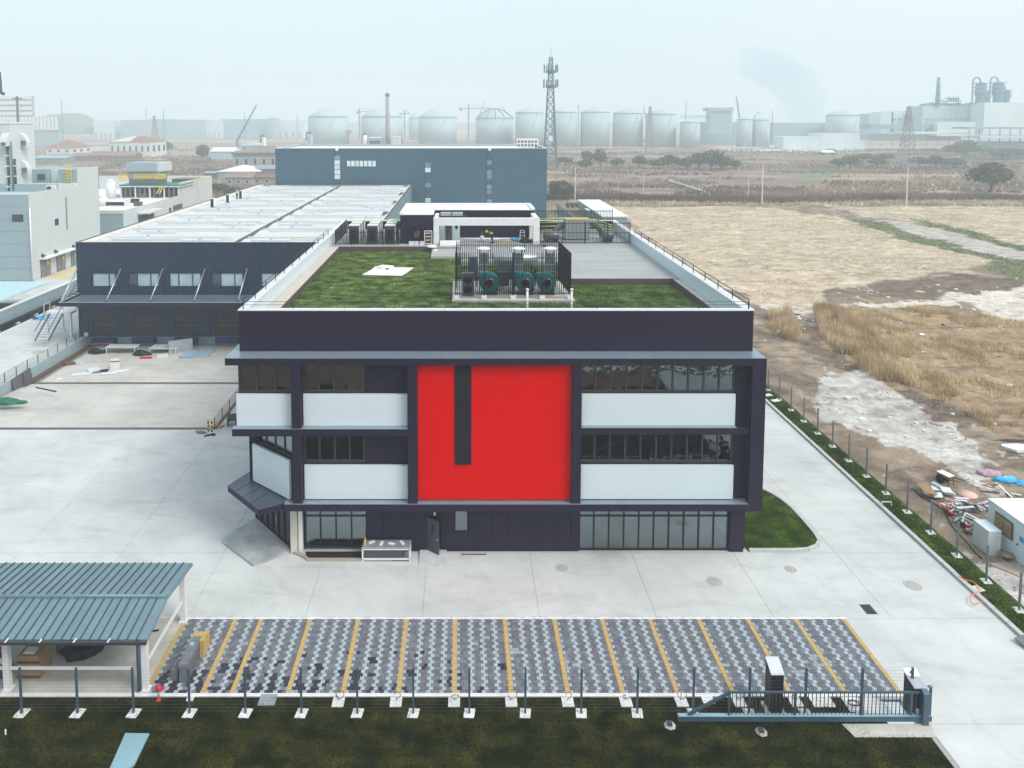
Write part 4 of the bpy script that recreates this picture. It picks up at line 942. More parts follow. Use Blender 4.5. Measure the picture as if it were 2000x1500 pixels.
# ================================================================== WAREHOUSE
def S(u, v, X):
    d = ray(u, v); t = X/d[0]; return Vector((X, d[1]*t, CAM_H+d[2]*t))
W = thing('warehouse', 'low wide navy warehouse with white roof, loading docks and long metal canopy', 'warehouse', (-28,120,0))
WX0, WX1, WY0, WY1, WZ = -45.6, -11.1, 84.0, 161.0, 11.3
def corr(x0, x1, y, z0, z1, mbx, p=.3, d=.05):
    n = int((x1-x0)/p); p = (x1-x0)/n
    for k in range(n):
        a = x0+k*p; mbx.add([(a,y,z0),(a+p*.55,y,z0),(a+p*.65,y+d,z0),(a+p*.9,y+d,z0),(a+p,y,z0),(a,y,z1),(a+p*.55,y,z1),(a+p*.65,y+d,z1),(a+p*.9,y+d,z1),(a+p,y,z1)],
            [(0,1,6,5),(1,2,7,6),(2,3,8,7),(3,4,9,8)])
DR = [(-43.95,-41.05),(-39.1,-36.35),(-34.15,-31.35),(-29.2,-26.4),(-24.3,-21.5)]
WN = [(-43.9,-41.0),(-39.5,-35.85),(-34.6,-30.85),(-29.6,-25.85),(-23.7,-20.5)]
mb = MB(); xs_ = WX0
corr(WX0, WX1, WY0, 7.75, WZ, mb); corr(WX0, WX1, WY0, 2.8, 6.05, mb)
e = WX0
for a, b in WN+[(WX1,WX1)]:
    if a-e > .3: corr(e, a, WY0, 6.05, 7.75, mb)
    e = b
e = WX0
for a, b in DR+[(WX1,WX1)]:
    if a-e > .3: corr(e, a, WY0, 0, 2.8, mb)
    e = b
mb.build('front_wall', M_corr, W)
mb = MB(); mb.box(WX0, WX0+.2, WY0+.1, WY1, 0, WZ); mb.box(WX1-.2, WX1, WY0+.1, WY1, 0, WZ); mb.box(WX0+.2, WX1-.2, WY1-.2, WY1, 0, WZ)
mb.build('side_wall', mat('side_cladding_sheen', (.20,.28,.31), .35, .2, var=.04), W)  # paler than the front wall: glancing sky reflection put into the colour
mb = MB(); mb.box(WX0+.2, WX1-.2, WY0+.4, WY0+.5, 0, WZ-.3); mb.build('inner_wall', M_int, W)
MB().box(WX0, WX1, WY0-.02, WY0+.3, -1.14, -.001).build('dock_base', mat('dock_base_paint', (.13,.21,.25), .7, var=.1), W)
mb = MB(); mb.box(WX0-.05, WX1+.05, WY0-.06, WY0+.25, WZ, WZ+.1); mb.box(WX0-.05, WX0+.12, WY0+.25, WY1, WZ, WZ+.1); mb.box(WX1-.15, WX1+.05, WY0+.25, WY1, WZ, WZ+.1); mb.build('roof_trim', M_dgrey, W)
mb = MB(); mb.box(WX0+.12, WX0+1.3, WY0+.25, WY1-.3, WZ-.4, WZ+.02); mb.box(WX1-.5, WX1-.15, WY0+.25, WY1-.3, WZ-.4, WZ+.05); mb.build('parapet_top', mat('ivory_coping', (.60,.585,.55), .7), W)
ry0 = WY0+.3; nb = 11; bay = (WY1-.5-ry0)/nb; rib = None
for side, (x0, x1) in enumerate(((WX0+1.32, -27.45), (-26.75, WX1-.52))):
    for k in range(nb):
        y0 = ry0+k*bay; zc = WZ-.25
        b = MB()
        b.xprism([(y0,zc-.1),(y0+bay*.5,zc+.12),(y0+bay-.02,zc-.1),(y0+bay-.02,zc-.3),(y0,zc-.3)], x0, x1); b.build('roof_sheet', M_roofw, W)
        for j in range(4):
            yy = y0+bay*(j+.5)/4; t = abs((yy-y0)/bay-.5)*2; zt_ = zc+.12-.22*t
            if j in (1, 2): b = MB(); b.box(x0+(1.5 if j == 1 else .2), x1-(.3 if j == 1 else 1.2), yy-.12, yy+.12, zt_-.02, zt_+.2); b.build('roof_rib', M_roofw, W)
        for j in range(2):
            L = 4.6; xa = x0+(x1-x0)*(.12+.5*j)+rnd.uniform(-.6,.9); ya = y0+bay*(.22 if (k+j+side) % 2 else .6)
            t = abs((ya+.5-y0)/bay-.5)*2; zt_ = zc+.1-.22*t
            b = MB(); b.box(xa, xa+L, ya, ya+.95, zt_, zt_+.3); s_ = b.build('skylight', mat('skylight_sheet', (.52,.58,.63), .4), W)
            b = MB(); b.box(xa+L/2-.04, xa+L/2+.04, ya-.02, ya+1.0, zt_+.301, zt_+.36); b.build('clip', M_mgrey, s_)
mb = MB(); mb.box(-27.44, -26.76, ry0, WY1-.5, WZ-.5, WZ-.28); mb.build('valley_gutter', M_dgrey, W)
mb = MB(); mb.box(-27.3, -27.2, ry0, WY1-.5, WZ-.279, WZ-.1); mb.box(-27.0, -26.9, ry0, WY1-.5, WZ-.279, WZ-.1); mb.build('gutter_edge', M_mgrey, W)
for k in range(4): MB().box(-11.9-rnd.random()*.4, -11.4, 95+k*15, 97.5+k*15, WZ-.02, WZ+.15).build('roof_vent', M_dgrey, W)
for i, (a, b) in enumerate(WN):
    f = MB(); f.box(a, b, WY0+.02, WY0+.2, 6.05, 6.15); f.box(a, b, WY0+.02, WY0+.2, 7.65, 7.75); xs3 = [a, a+(b-a)*(.04 if i == 0 else .28), a+(b-a)*.72, b-.08] if i < 4 else [a, b-.08]
    for x in xs3: f.box(x, x+.08, WY0+.01, WY0+.21, 6.15, 7.65)
    fo = f.build('window', M_corr, W)
    for k in range(len(xs3)-1):
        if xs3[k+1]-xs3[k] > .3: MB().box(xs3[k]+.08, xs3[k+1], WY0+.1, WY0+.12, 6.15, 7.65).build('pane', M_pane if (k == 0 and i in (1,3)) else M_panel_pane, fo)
# canopy
mb = MB(); mb.box(-45.3, -13.2, 79.7, 84.0, 4.95, 5.02); cn = mb.build('dock_canopy', M_char, W)
mb = MB(); mb.box(-45.3, -13.2, 79.6, 79.7, 4.82, 5.28); mb.box(-45.4, -45.3, 79.6, 83.95, 4.82, 5.28); mb.build('fascia', M_char, cn)
mb = MB(); mb.box(-45.42, -13.2, 79.58, 79.72, 5.281, 5.32); mb.box(-45.42, -45.28, 79.72, 83.95, 5.281, 5.32); mb.build('edge_trim', M_galv, cn)
MB().box(-45.28, -13.2, 79.72, 83.98, 5.021, 5.08).build('canopy_sheet', mat('canopy_sheet', (.12,.19,.23), .4, .3), cn)
rb = MB().box(-45.2, -45.14, 79.75, 83.95, 5.081, 5.12).build('rib', mat('canopy_rib', (.10,.16,.2), .4, .3), cn)
for k in range(1, 79): inst(rb, (k*.41, 0, 0))
for x in (-45.5,-40.35,-35.35,-30.35,-25.35):
    s_ = MB().bar((x, 83.98, 8.25), (x, 80.3, 5.35), .075, n=8).build('strut', M_galv, W); MB().box(x-.12, x+.12, 80.15, 80.4, 5.12, 5.3).build('foot', M_dgrey, s_)
# dock doors
for i, (a, b) in enumerate(DR):
    d_ = MB().box(a, b, WY0+.3, WY0+.34, 0, 2.8).build('dock_door', M_blk, W)
    for k in range(5):
        p_ = MB(); p_.box(a+.02, b-.02, WY0+.22, WY0+.299, k*.56+.01, (k+1)*.56-.015); p_.build('door_section', mat('dock_door_section', (.024,.017,.022), .5), d_)
    for k in range(3):
        x = a+(b-a)*(.15+.28*k); MB().box(x, x+.45, WY0+.21, WY0+.219, 1.28, 1.5).build('pane', M_dgrey, d_)
    l_ = MB().box(a+.15, b-.15, 83.45, WY0-.03, -.62, -.04).build('dock_leveller', M_bluep, W)
    b_ = MB(); b_.box(a+.0, a+.14, 83.5, WY0-.03, -.7, -.05); b_.box(b-.14, b, 83.5, WY0-.03, -.7, -.05); b_.build('bumper', M_blk, l_)
    MB().box(a+.15, b-.15, 83.43, 83.449, -.66, -.6).build('lip', M_oran if i == 0 else M_rust, l_)
MB().box(-44.9, -44.45, 83.8, 83.95, .1, .55).build('meter_box', M_white, W)
rail_w = thing('pit_railing', 'long dark grey railing on the left retaining wall of the loading pit', 'railing', (-44.75,70,.15))
rail_run('r', (-44.75,59.4,.15), (-44.75,83.45,.15), 13, .95, rail_w, M_dgrey, (.25,.5,.75), .03, .016)
mb = MB(); mb.box(-44.9, -44.6, 58.2, 84.0, -1.6, .15); o = mb.build('retaining_wall', mat('blue_grey_wall', (.30,.40,.44), .8, var=.08, scale=.5)); tag(o, 'pale blue grey retaining wall along the left side of the sloping loading pit', 'wall')
rail_r = thing('pit_railing', 'dark grey railing along the right side of the loading ramp, starting at the striped bollards', 'railing', (-20.65,66,0))
rail_run('r', (-20.65,58.4,.02), (-20.65,77.8,.02), 10, .95, rail_r, M_dgrey, (.25,.5,.75), .03, .016)
o = MB().box(-20.7, -20.45, 58.3, 84, -1.3, .06).build('ramp_kerb', M_rust); tag(o, 'brown low kerb under the right ramp railing', 'kerb')
# outside stair
t = thing('outside_stair', 'pale steel stair with landing at the left end of the warehouse', 'stairs', (-47.3,84,0))
for x, y in ((-48.9,83.2),(-46.1,83.2),(-48.9,86.5),(-46.1,86.5)): b = MB(); b.box(x-.12,x+.12,y-.12,y+.12,.1,3.0); b.box(x-.25,x+.25,y-.25,y+.25,0,.1); b.build('column', M_panel, t)
MB().box(-49.1, -45.9, 82.9, 84.2, 3.0, 3.25).build('landing', M_coping, t)
for k in range(10): MB().box(-47.6, -46.0, 84.3+k*.34, 84.6+k*.34, 3.3+k*.24, 3.34+k*.24).build('tread', M_coping, t)
for x in (-47.66, -45.94): MB().add([(x,84.2,3.1),(x,87.9,5.7),(x,87.9,5.95),(x,84.2,3.35)], [(0,1,2,3)]).bar((x,84.2,4.2),(x,87.9,6.8),.03).bar((x,84.2,3.7),(x,87.9,6.3),.03).bar((x,84.2,3.2),(x,84.2,4.2),.03).bar((x,87.9,5.8),(x,87.9,6.8),.03).build('stringer', M_coping, t)
for k in range(9): MB().box(-48.3, -46.9, 79.9+k*.33, 80.1+k*.33, 1.0+k*.22, 1.04+k*.22).build('tread', M_coping, t)
for x in (-48.36, -46.84): MB().bar((x,79.8,.85),(x,82.9,3.1),.06).bar((x,79.8,1.9),(x,82.9,4.1),.03).build('stringer', M_dgrey, t)
MB().bar((-49.05,82.95,3.25),(-49.05,82.95,4.2),.03).bar((-49.05,84.15,3.25),(-49.05,84.15,4.2),.03).bar((-49.05,82.95,4.2),(-49.05,84.15,4.2),.03).build('railing', M_coping, t)
# units and worker on the warehouse roof
g_ = 'small dark backed units on the left edge of the warehouse roof'
for k, (u, v, lab) in enumerate(((416,405,'nearest small roof unit at the left edge of the warehouse roof'),(446,396,'middle small roof unit at the left edge of the warehouse roof'),(471,388,'small roof unit standing beside the worker on the warehouse roof'))):
    p = G(u, v, WZ); t = local_thing('condenser_unit', lab, 'air conditioner', tuple(p), g_)
    MB().box(-.2,.3,-.5,.5,.1,1.5).build('casing', M_conw, t); MB().box(-.2,.28,-.52,-.501,.12,1.45).build('front', M_blk, t); b = MB(); b.box(-.2,-.1,-.5,.5,0,.1); b.box(.2,.3,-.5,.5,0,.1); b.build('foot', M_dgrey, t)
p = G(425, 408, WZ); t = local_thing('cable_litter', 'cables and scraps lying round the nearest roof unit', 'cables', tuple(p)); 
for k in range(5): MB().tube([(-1.5+k*.7,0,.03),(-1.2+k*.7,rnd.uniform(-.6,.6),.03),(-.8+k*.7,rnd.uniform(-.5,.5),.25 if k == 4 else .04)], .04).build('cable', M_dgrey, t)

# ------------------------------------------------------------------ people
def person(loc, rz, label, pose, top, legs, hat, vest=None, name='person'):
    """one continuous skinned body; clothes and helmet are its children"""
    J = {  # joint: (co, radius)
     'pel': (0,0,.95,.125), 'ch': (0,0,1.3,.135), 'nk': (0,0,1.48,.05), 'hd': (0,.01,1.60,.085), 'ht': (0,.015,1.72,.075),
     'sl': (-.18,0,1.42,.055), 'el': (-.26,.02,1.15,.042), 'wl': (-.24,-.12,.93,.032), 'fl': (-.23,-.16,.85,.03),
     'sr': (.18,0,1.42,.055), 'er': (.26,.02,1.15,.042), 'wr': (.24,-.12,.93,.032), 'fr': (.23,-.16,.85,.03),
     'hl': (-.10,0,.90,.085), 'kl': (-.11,-.02,.50,.058), 'al': (-.11,.02,.09,.04), 'tl': (-.12,-.13,.04,.035),
     'hr': (.10,0,.90,.085), 'kr': (.11,-.02,.50,.058), 'ar': (.11,.02,.09,.04), 'tr': (.12,-.13,.04,.035)}
    J = {k: list(v) for k, v in J.items()}
    if pose == 'bend':
        for k in ('ch','nk','hd','ht','sl','el','sr','er','wl','wr','fl','fr'):
            x, y, z, r = J[k]; a = R(68); z0 = .95; dz = z-z0; J[k] = [x, y*math.cos(a)-dz*math.sin(a), z0+dz*math.cos(a)+y*math.sin(a), r]
        for s, sg in (('l',-1),('r',1)):
            J['e'+s][:3] = [sg*.2, J['s'+s][1]-.05, .82]; J['w'+s][:3] = [sg*.16, J['s'+s][1]-.15, .58]; J['f'+s][:3] = [sg*.15, J['s'+s][1]-.18, .48]
            J['k'+s][1] = -.14; J['k'+s][2] = .52
        dzz = -.06
        for k in J:
            if k[0] not in 'at' and k[0] != 'k': J[k][2] += dzz
    E_ = [('pel','ch'),('ch','nk'),('nk','hd'),('hd','ht'),('ch','sl'),('sl','el'),('el','wl'),('wl','fl'),('ch','sr'),('sr','er'),('er','wr'),('wr','fr'),('pel','hl'),('hl','kl'),('kl','al'),('al','tl'),('pel','hr'),('hr','kr'),('kr','ar'),('ar','tr')]
    root = local_thing(name, label, 'person', loc, None, rz)
    def skin(nm, keys, edges, k_, m, rt):
        me = bpy.data.meshes.new(nm); ks = list(keys); me.from_pydata([J[k][:3] for k in ks], [(ks.index(a), ks.index(b)) for a, b in edges], []); me.materials.append(m)
        o = bpy.data.objects.new(nm, me); col.objects.link(o); o.parent = root
        sk = o.modifiers.new('skin', 'SKIN'); sv = me.skin_vertices[0].data
        for i, k in enumerate(ks): sv[i].radius = (J[k][3]*k_, J[k][3]*k_*(.75 if k in ('ch','pel') else 1)); sv[i].use_root = (k == rt)
        sk.use_smooth_shade = True; ss = o.modifiers.new('sub', 'SUBSURF'); ss.levels = ss.render_levels = 1; return o
    skin('body', J.keys(), E_, 1.0, M_skin, 'pel')
    skin('trousers', ['pel','hl','kl','al','hr','kr','ar'], [('pel','hl'),('hl','kl'),('kl','al'),('pel','hr'),('hr','kr'),('kr','ar')], 1.25, legs, 'pel')
    skin('jacket', ['pel','ch','sl','el','wl','sr','er','wr'], [('pel','ch'),('ch','sl'),('sl','el'),('el','wl'),('ch','sr'),('sr','er'),('er','wr')], 1.25, top, 'pel')
    if vest: skin('vest', ['pel','ch','sl','sr'], [('pel','ch'),('ch','sl'),('ch','sr')], 1.4, vest, 'pel')
    for s in 'lr':
        x, y, z, _ = J['a'+s]; MB().box(x-.05, x+.05, y-.2, y+.08, 0, .09).build('boot', M_blk, root)
    d = (Vector(J['ht'][:3])-Vector(J['hd'][:3])).normalized(); hc = Vector(J['hd'][:3])+d*.045
    b = MB(); b.lathe((0,0,0), [(.155,-.01),(.15,.01),(.125,.02),(.12,.08),(.09,.13),(.03,.15)], 16)
    q = Vector((0,0,1)).rotation_difference(d); b.v = [tuple(q @ Vector(p)+hc) for p in b.v]; b.build('helmet', hat, root)
    fr_ = Vector((0,-1,0)); fr_ = (fr_-d*fr_.dot(d)).normalized(); fc = Vector(J['hd'][:3])
    b = MB(); b.bar(fc+fr_*.075+d*.02, fc+fr_*.105-d*.02, .012, n=6); b.build('nose', M_skin, root)
    return root
person((-1.22, 69.75, 14.1), R(170), 'worker in a yellow helmet and dark maroon jacket standing in the penthouse doorway', 'stand', M_mar, M_trou, M_hat)
person((3.15, 69.7, 13.8), R(-70), 'worker in a yellow helmet and bright green vest bending over on the roof deck', 'bend', M_trou, M_trou, M_hat, M_hiv)
person((5.4, 52.6, 13.57), R(10), 'worker in dark clothes and green vest stooping among the fans inside the screen', 'bend', M_trou, M_trou, M_blk, M_hiv)
p = G(463, 389, WZ); person(tuple(p), R(150), 'worker in a white helmet and green vest on the warehouse roof edge', 'stand', M_hiv, M_trou, M_white, M_hiv)

# ================================================================== SLATE BLUE HALL
H_ = thing('tall_hall', 'tall slate blue metal clad hall behind the warehouse with vertical window strips', 'building', (-11,175,0))
HX0, HX1, HY0, HY1, HZ_ = -42.0, 19.5, 162.0, 187.0, 19.45
mb = MB(); corr(HX0, HX1, HY0, 0, HZ_, mb, .45, .06); mb.box(HX0, HX1, HY0+.1, HY0+.3, 0, HZ_-.01); mb.box(HX0, HX0+.2, HY0+.3, HY1, 0, HZ_); mb.box(HX1-.2, HX1, HY0+.3, HY1, 0, HZ_); mb.box(HX0, HX1, HY1, HY1+.2, 0, HZ_)
mb.build('cladding', M_blue, H_)
MB().box(HX0+.2, HX1-.2, HY0+.3, HY1, HZ_-.8, HZ_-.25).build('roof', M_white, H_)
mb = MB(); mb.box(HX0-.05, HX1+.05, HY0-.05, HY0+.35, HZ_, HZ_+.12); mb.box(HX0-.05, HX0+.3, HY0+.35, HY1+.2, HZ_, HZ_+.12); mb.box(HX1-.3, HX1+.05, HY0+.35, HY1+.2, HZ_, HZ_+.12); mb.box(HX0, HX1, HY1-.1, HY1+.2, HZ_, HZ_+.12)
mb.build('coping', M_coping, H_)
for k in range(12):
    MB().box(HX0+1+k*5, HX0+4.6+k*5, HY0+6, HY0+7.2, HZ_-.249, HZ_-.05).build('skylight', M_panel, H_)
def strip(u0, u1, v0, v1, n, pal):
    a = P(u0, v1, HY0); b = P(u1, v0, HY0)
    f = MB().box(a.x-.08, b.x+.08, HY0-.04, HY0-.001, a.z-.1, b.z+.1).build('window', M_dgrey, H_)
    for k in range(n):
        z0 = a.z+(b.z-a.z)*k/n; z1 = a.z+(b.z-a.z)*(k+1)/n; c = pal[k % len(pal)]
        MB().box(a.x, b.x, HY0-.07, HY0-.041, z0+.07, z1-.07).build('pane', c, f)
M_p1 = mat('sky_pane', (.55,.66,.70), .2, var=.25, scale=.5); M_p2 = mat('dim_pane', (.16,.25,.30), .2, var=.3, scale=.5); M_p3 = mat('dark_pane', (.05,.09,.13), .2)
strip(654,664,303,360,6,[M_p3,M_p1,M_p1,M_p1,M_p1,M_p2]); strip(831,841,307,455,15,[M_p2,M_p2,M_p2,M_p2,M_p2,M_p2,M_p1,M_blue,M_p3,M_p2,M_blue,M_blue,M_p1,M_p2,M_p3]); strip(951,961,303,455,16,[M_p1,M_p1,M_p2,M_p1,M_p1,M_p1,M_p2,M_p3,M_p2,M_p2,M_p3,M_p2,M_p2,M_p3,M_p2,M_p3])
def rowwin(u0, u1, v0, v1, n, m):
    a = P(u0, v1, HY0); b = P(u1, v0, HY0)
    f = MB().box(a.x-.08, b.x+.08, HY0-.04, HY0-.001, a.z-.08, b.z+.08).build('window', M_dgrey, H_)
    for k in range(n):
        x0 = a.x+(b.x-a.x)*k/n; x1 = a.x+(b.x-a.x)*(k+1)/n; MB().box(x0+.09, x1-.09, HY0-.07, HY0-.041, a.z, b.z).build('pane', m, f)
rowwin(677,735,314,325,7,M_p1); rowwin(677,735,351,361,7,M_p3)
for u in (658, 956): a = P(u, 292, HY0); MB().lathe((a.x,HY0-.2,a.z), [(.35,-.15),(.4,0),(.3,.15)], 12, axis='Y').build('floodlight', M_white, H_)
for u in (935, 999): a = P(u, 378, HY0); MB().box(a.x-.05, a.x+.05, HY0-.12, HY0-.001, 1, a.z).build('downpipe', M_mgrey, H_)
a = P(1010, 284, HY0+6); b = P(1052, 271, HY0+6)
t = thing('cooling_unit', 'white cooling unit with rows of round fans on the right end of the hall roof', 'air conditioner', (a.x+2, HY0+6, HZ_-.25))
MB().box(a.x, b.x, HY0+6, HY0+8, HZ_-.25, b.z).build('casing', M_white, t)
for i in range(6):
    for j in range(2): MB().lathe((a.x+.4+i*(b.x-a.x-.2)/6, HY0+5.98, HZ_+.55+j*.85), [(.3,-.05),(.33,0),(.1,.01)], 12, axis='Y').build('fan', M_mgrey, t)
t = thing('roof_debris', 'small dark objects at the right corner of the hall roof', 'scrap', (18,164,HZ_-.2)); [MB().cbox((17.2+.6*k,164+.3*k,HZ_-.25),(.3,.3,.9-.2*k),.3*k).build('scrap', M_blk, t) for k in range(3)]
# long shed behind the right side
t = thing('long_shed', 'long narrow shed with a flat white roof behind the right roof fence', 'shed', (36.5,185,0))
MB().box(33.6, 39.3, 168, 203, 0, 3.0).build('wall', mat('shed_wall', (.25,.33,.36), .6), t); MB().box(33.3, 39.6, 167.6, 203.4, 3.0, 3.25).build('roof', M_white, t); MB().box(32.3, 33.3, 182, 186, 2.7, 2.85).build('porch', M_white, t)
for k in range(9): MB().box(33.55, 33.599, 170+k*3.6, 171+k*3.6, .2, 2.3).build('door', M_mgrey, t)
o = MB().box(27.6, 32.4, 170, 170.15, 0, 2.2).box(27.5, 27.65, 170, 205, 0, 2.2).build('sheet_fence', mat('sheet_fence', (.15,.23,.26), .5)); tag(o, 'grey blue sheet metal fence running back to the left of the long shed', 'fence')
o = MB().cbox((31.0,182,0), (5.5,1.2,.5), .1).build('white_bench', M_white); tag(o, 'white low slab lying on the grass left of the long shed', 'slab')
t = local_thing('red_machinery', 'small red and dark machinery parked below the lone tree', 'machine', (33.2,212,0)); MB().box(-2,2,-.5,.5,.4,1.4).build('frame', M_rust, t); [MB().lathe((x,-.6,.5),[(.5,-.1),(.5,.1)],12,axis='Y').build('wheel', M_blk, t) for x in (-1.5,0,1.5)]
# ================================================================== LEFT PLANT
L1 = thing('plant_building', 'grey and white plant building with twin steel doors left of the warehouse', 'building', (-80,125,0))
XR = -69.0; YL = 114.0; zL = 14.2
MB().box(-125, XR-.15, YL, 128.8, 0, zL-.7).build('grey_wall', M_grey, L1)
for k in range(7): z0 = k*2.0+.02; MB().box(-124.9, XR-.15, YL-.05, YL-.001, z0, min(z0+1.95, zL)).build('wall_panel', M_grey, L1)
mb = MB(); mb.box(XR-.149, XR, YL, 136, 0, zL); mb.box(XR-.149, XR, 128.8, 136, zL, 17.1); mb.build('white_wall', M_offw, L1)
MB().box(-125, XR-.15, YL, YL+.6, zL-.7, zL).build('parapet', M_conw, L1); MB().box(-125, XR-.15, 128.2, 128.8, zL-.7, zL+.3).build('parapet', M_conw, L1)
mb = MB(); mb.box(-72.6, XR-.15, 128.8, 136, 0, 17.0); mb.build('stair_block', M_grey, L1)
a = P(67, 345, 134); b = P(102, 327, 134); mb = MB(); mb.box(-81, -75.2, 130, 140, 0, 16.9); mb.build('stair_block', M_grey, L1)
a = P(74, 352, 130); b = P(88, 340, 130); MB().box(a.x, b.x, 129.9, 129.999, a.z, b.z).build('window', M_pane, L1)
mb = MB(); mb.box(-75.1, -72.7, 131, 136, 0, 16.8); mb.build('link_block', M_offw, L1)
def pwin(u0, u1, v0, v1, n, Y, par, m=M_pane):
    a = P(u0, v1, Y-.06); b = P(u1, v0, Y-.06); f = MB().box(a.x, b.x, Y-.1, Y-.051, a.z, b.z).build('window', M_dgrey, par)
    for k in range(n): MB().box(a.x+(b.x-a.x)*k/n+.08, a.x+(b.x-a.x)*(k+1)/n-.08, Y-.13, Y-.101, a.z+.1, b.z-.1).build('pane', m, f)
def swin(u0, u1, vm0, vm1, X, par, m=M_pane, nm='window', fm=M_mgrey, n=1):
    a = S(u0, vm1, X); b = S(u1, vm0, X); z0 = a.z; z1 = S(u0, vm0, X).z
    f = MB().box(X+.001, X+.05, a.y, b.y, z0, z1).build(nm, fm, par)
    for k in range(n):
        y0 = a.y+(b.y-a.y)*k/n; y1 = a.y+(b.y-a.y)*(k+1)/n; MB().box(X+.051, X+.08, y0+.08, y1-.08, z0+.1, z1-.1).build('pane' if nm == 'window' else 'leaf', m, f)
    return f, a, b, z0, z1
pwin(24, 45, 419, 433, 2, YL, L1)
swin(107, 114, 428, 441, XR, L1)
for (u0, u1, v0, v1) in ((80,98,508,544),(111,127,498,533),(139,147,491,521)):
    f, a, b, z0, z1 = swin(u0, u1, v0, v1, XR, L1, mat('steel_door', (.20,.20,.21), .5), 'door', M_dgrey, 2)
    MB().box(XR+.081, XR+.1, (a.y+b.y)/2+.3, (a.y+b.y)/2+1.0, z1-1.1, z1-.5).build('door_sign', M_yelp, f)
    for k in range(6):
        MB().box(XR+.8+k*.55, XR+1.1+k*.55, a.y-.3, b.y+.2, -.059, -.05).build('floor_marking', M_yelp, L1)
a = S(76, 507, XR); b = S(147, 483, XR); MB().box(XR+.001, XR+1.2, a.y, b.y, a.z, a.z+.18).build('door_canopy', M_conw, L1)
for u, v in ((82,499),(107,491),(142,481)): a = S(u, v, XR); MB().add([(XR+.001,a.y-.2,a.z-.4),(XR+.001,a.y-.2,a.z+.3),(XR+.6,a.y-.2,a.z-.1),(XR+.001,a.y+.2,a.z-.4),(XR+.001,a.y+.2,a.z+.3),(XR+.6,a.y+.2,a.z-.1)], [(0,2,1),(3,4,5),(0,1,4,3),(1,2,5,4),(2,0,3,5)]).build('wall_lamp', M_dgrey, L1)
a = P(63, 548, YL); b = P(63, 405, YL); MB().cyl((a.x+.2,YL-.2,0), .12, b.z, 8).build('downpipe', M_conw, L1)
a = S(130, 448, XR); b = S(129, 384, XR); MB().box(XR+.001, XR+.1, a.y, a.y+.25, a.z, b.z).build('green_conduit', mat('green_strip', (.12,.25,.22), .5), L1)
t = local_thing('yellow_ladder', 'yellow caged ladder on the roof of the plant building', 'ladder', tuple(P(136, 370, 128.3)))
for x in (-.35,.35): MB().bar((x,0,0),(x,0,4.6),.05).build('rail', M_yelp, t)
for k in range(11): MB().bar((-.35,0,.3+.4*k),(.35,0,.3+.4*k),.04).build('rung', M_yelp, t)
for k in range(5): MB().tube([(-.35,0,2+.55*k),(-.5,-.6,2+.55*k),(.5,-.6,2+.55*k),(.35,0,2+.55*k)], .04).build('hoop', M_yelp, t)
o = MB().box(-112, -70, 124.0, 124.15, 13.5, 14.75).build('roof_parapet_wall', M_grey, L1)
t = local_thing('condenser_unit', 'white condenser unit on the plant building roof edge', 'air conditioner', tuple(P(101, 374, 122))); MB().box(-.7,.7,-.3,.3,0,1.1).build('casing', M_white, t); MB().lathe((-.25,-.31,.55),[(.4,-.02),(.4,.01),(.05,.02)],14,axis='Y').build('fan', M_dgrey, t)
t = local_thing('junction_box', 'small dark junction box on a post in front of the grey plant wall', 'box', tuple(G(4, 548))); MB().box(-.4,.4,-.1,.1,1,2.0).build('casing', M_dgrey, t); MB().box(-.2,.2,-.14,-.101,1.3,1.7).build('label_plate', M_white, t); MB().bar((0,0,0),(0,0,1),.06).build('post', M_dgrey, t)
# tower
T1 = thing('plant_tower', 'tall pale windowless tower with hooded vents and pipes at the left edge', 'tower', (-90,132,0))
TX = -78.0
MB().box(-125, TX, 124.3, 131.2, 0, 25.2).build('shaft', M_offw, T1); MB().box(-125, TX+.1, 124.2, 131.3, 25.201, 25.45).build('coping', M_conw, T1)
def hood(c, side):
    pr = [(0,-1.2),(1.3,-1.2),(1.25,-.4),(.9,.4),(.4,.9),(0,1.1)]; b = MB()
    if side: b.yprism([(TX+.001+p[0], c.z+p[1]) for p in pr], c.y-.6, c.y+.6)
    else: b.xprism([(124.299-p[0], c.z+p[1]) for p in pr], c.x-.6, c.x+.6)
    vo = b.build('vent_hood', M_offw, T1)
    if side: MB().box(TX+.2, TX+1.1, c.y-.63, c.y-.601, c.z-1.1, c.z-.2).build('grille', M_mgrey, vo)
    else: MB().box(c.x-.3, c.x+.5, 122.97, 122.99, c.z-1.1, c.z-.5).build('grille', M_mgrey, vo)
hood(P(14,272,124.3), False); hood(S(42,272,TX), True); hood(S(44,325,TX), True)
for u, v0, v1, m in ((18,280,366,M_dgrey),(26,276,366,mat('green_pipe', (.02,.2,.12), .5)),(31,310,366,M_dgrey)):
    a = S(u, v1, TX+.3) if u > 22 else P(u, v1, 124.1); b = S(u, v0, TX+.3) if u > 22 else P(u, v0, 124.1)
    po = MB().bar((a.x,a.y,13.6),(a.x,a.y,b.z),.2 if m is M_dgrey else .1,n=8).build('pipe', m, T1)
    if m is M_dgrey:
        for k in range(int((b.z-13.6)/1.8)): MB().box(a.x-.35, a.x+.3, a.y-.3, a.y-.2, 14.2+1.8*k, 14.4+1.8*k).build('bracket', M_white, po)
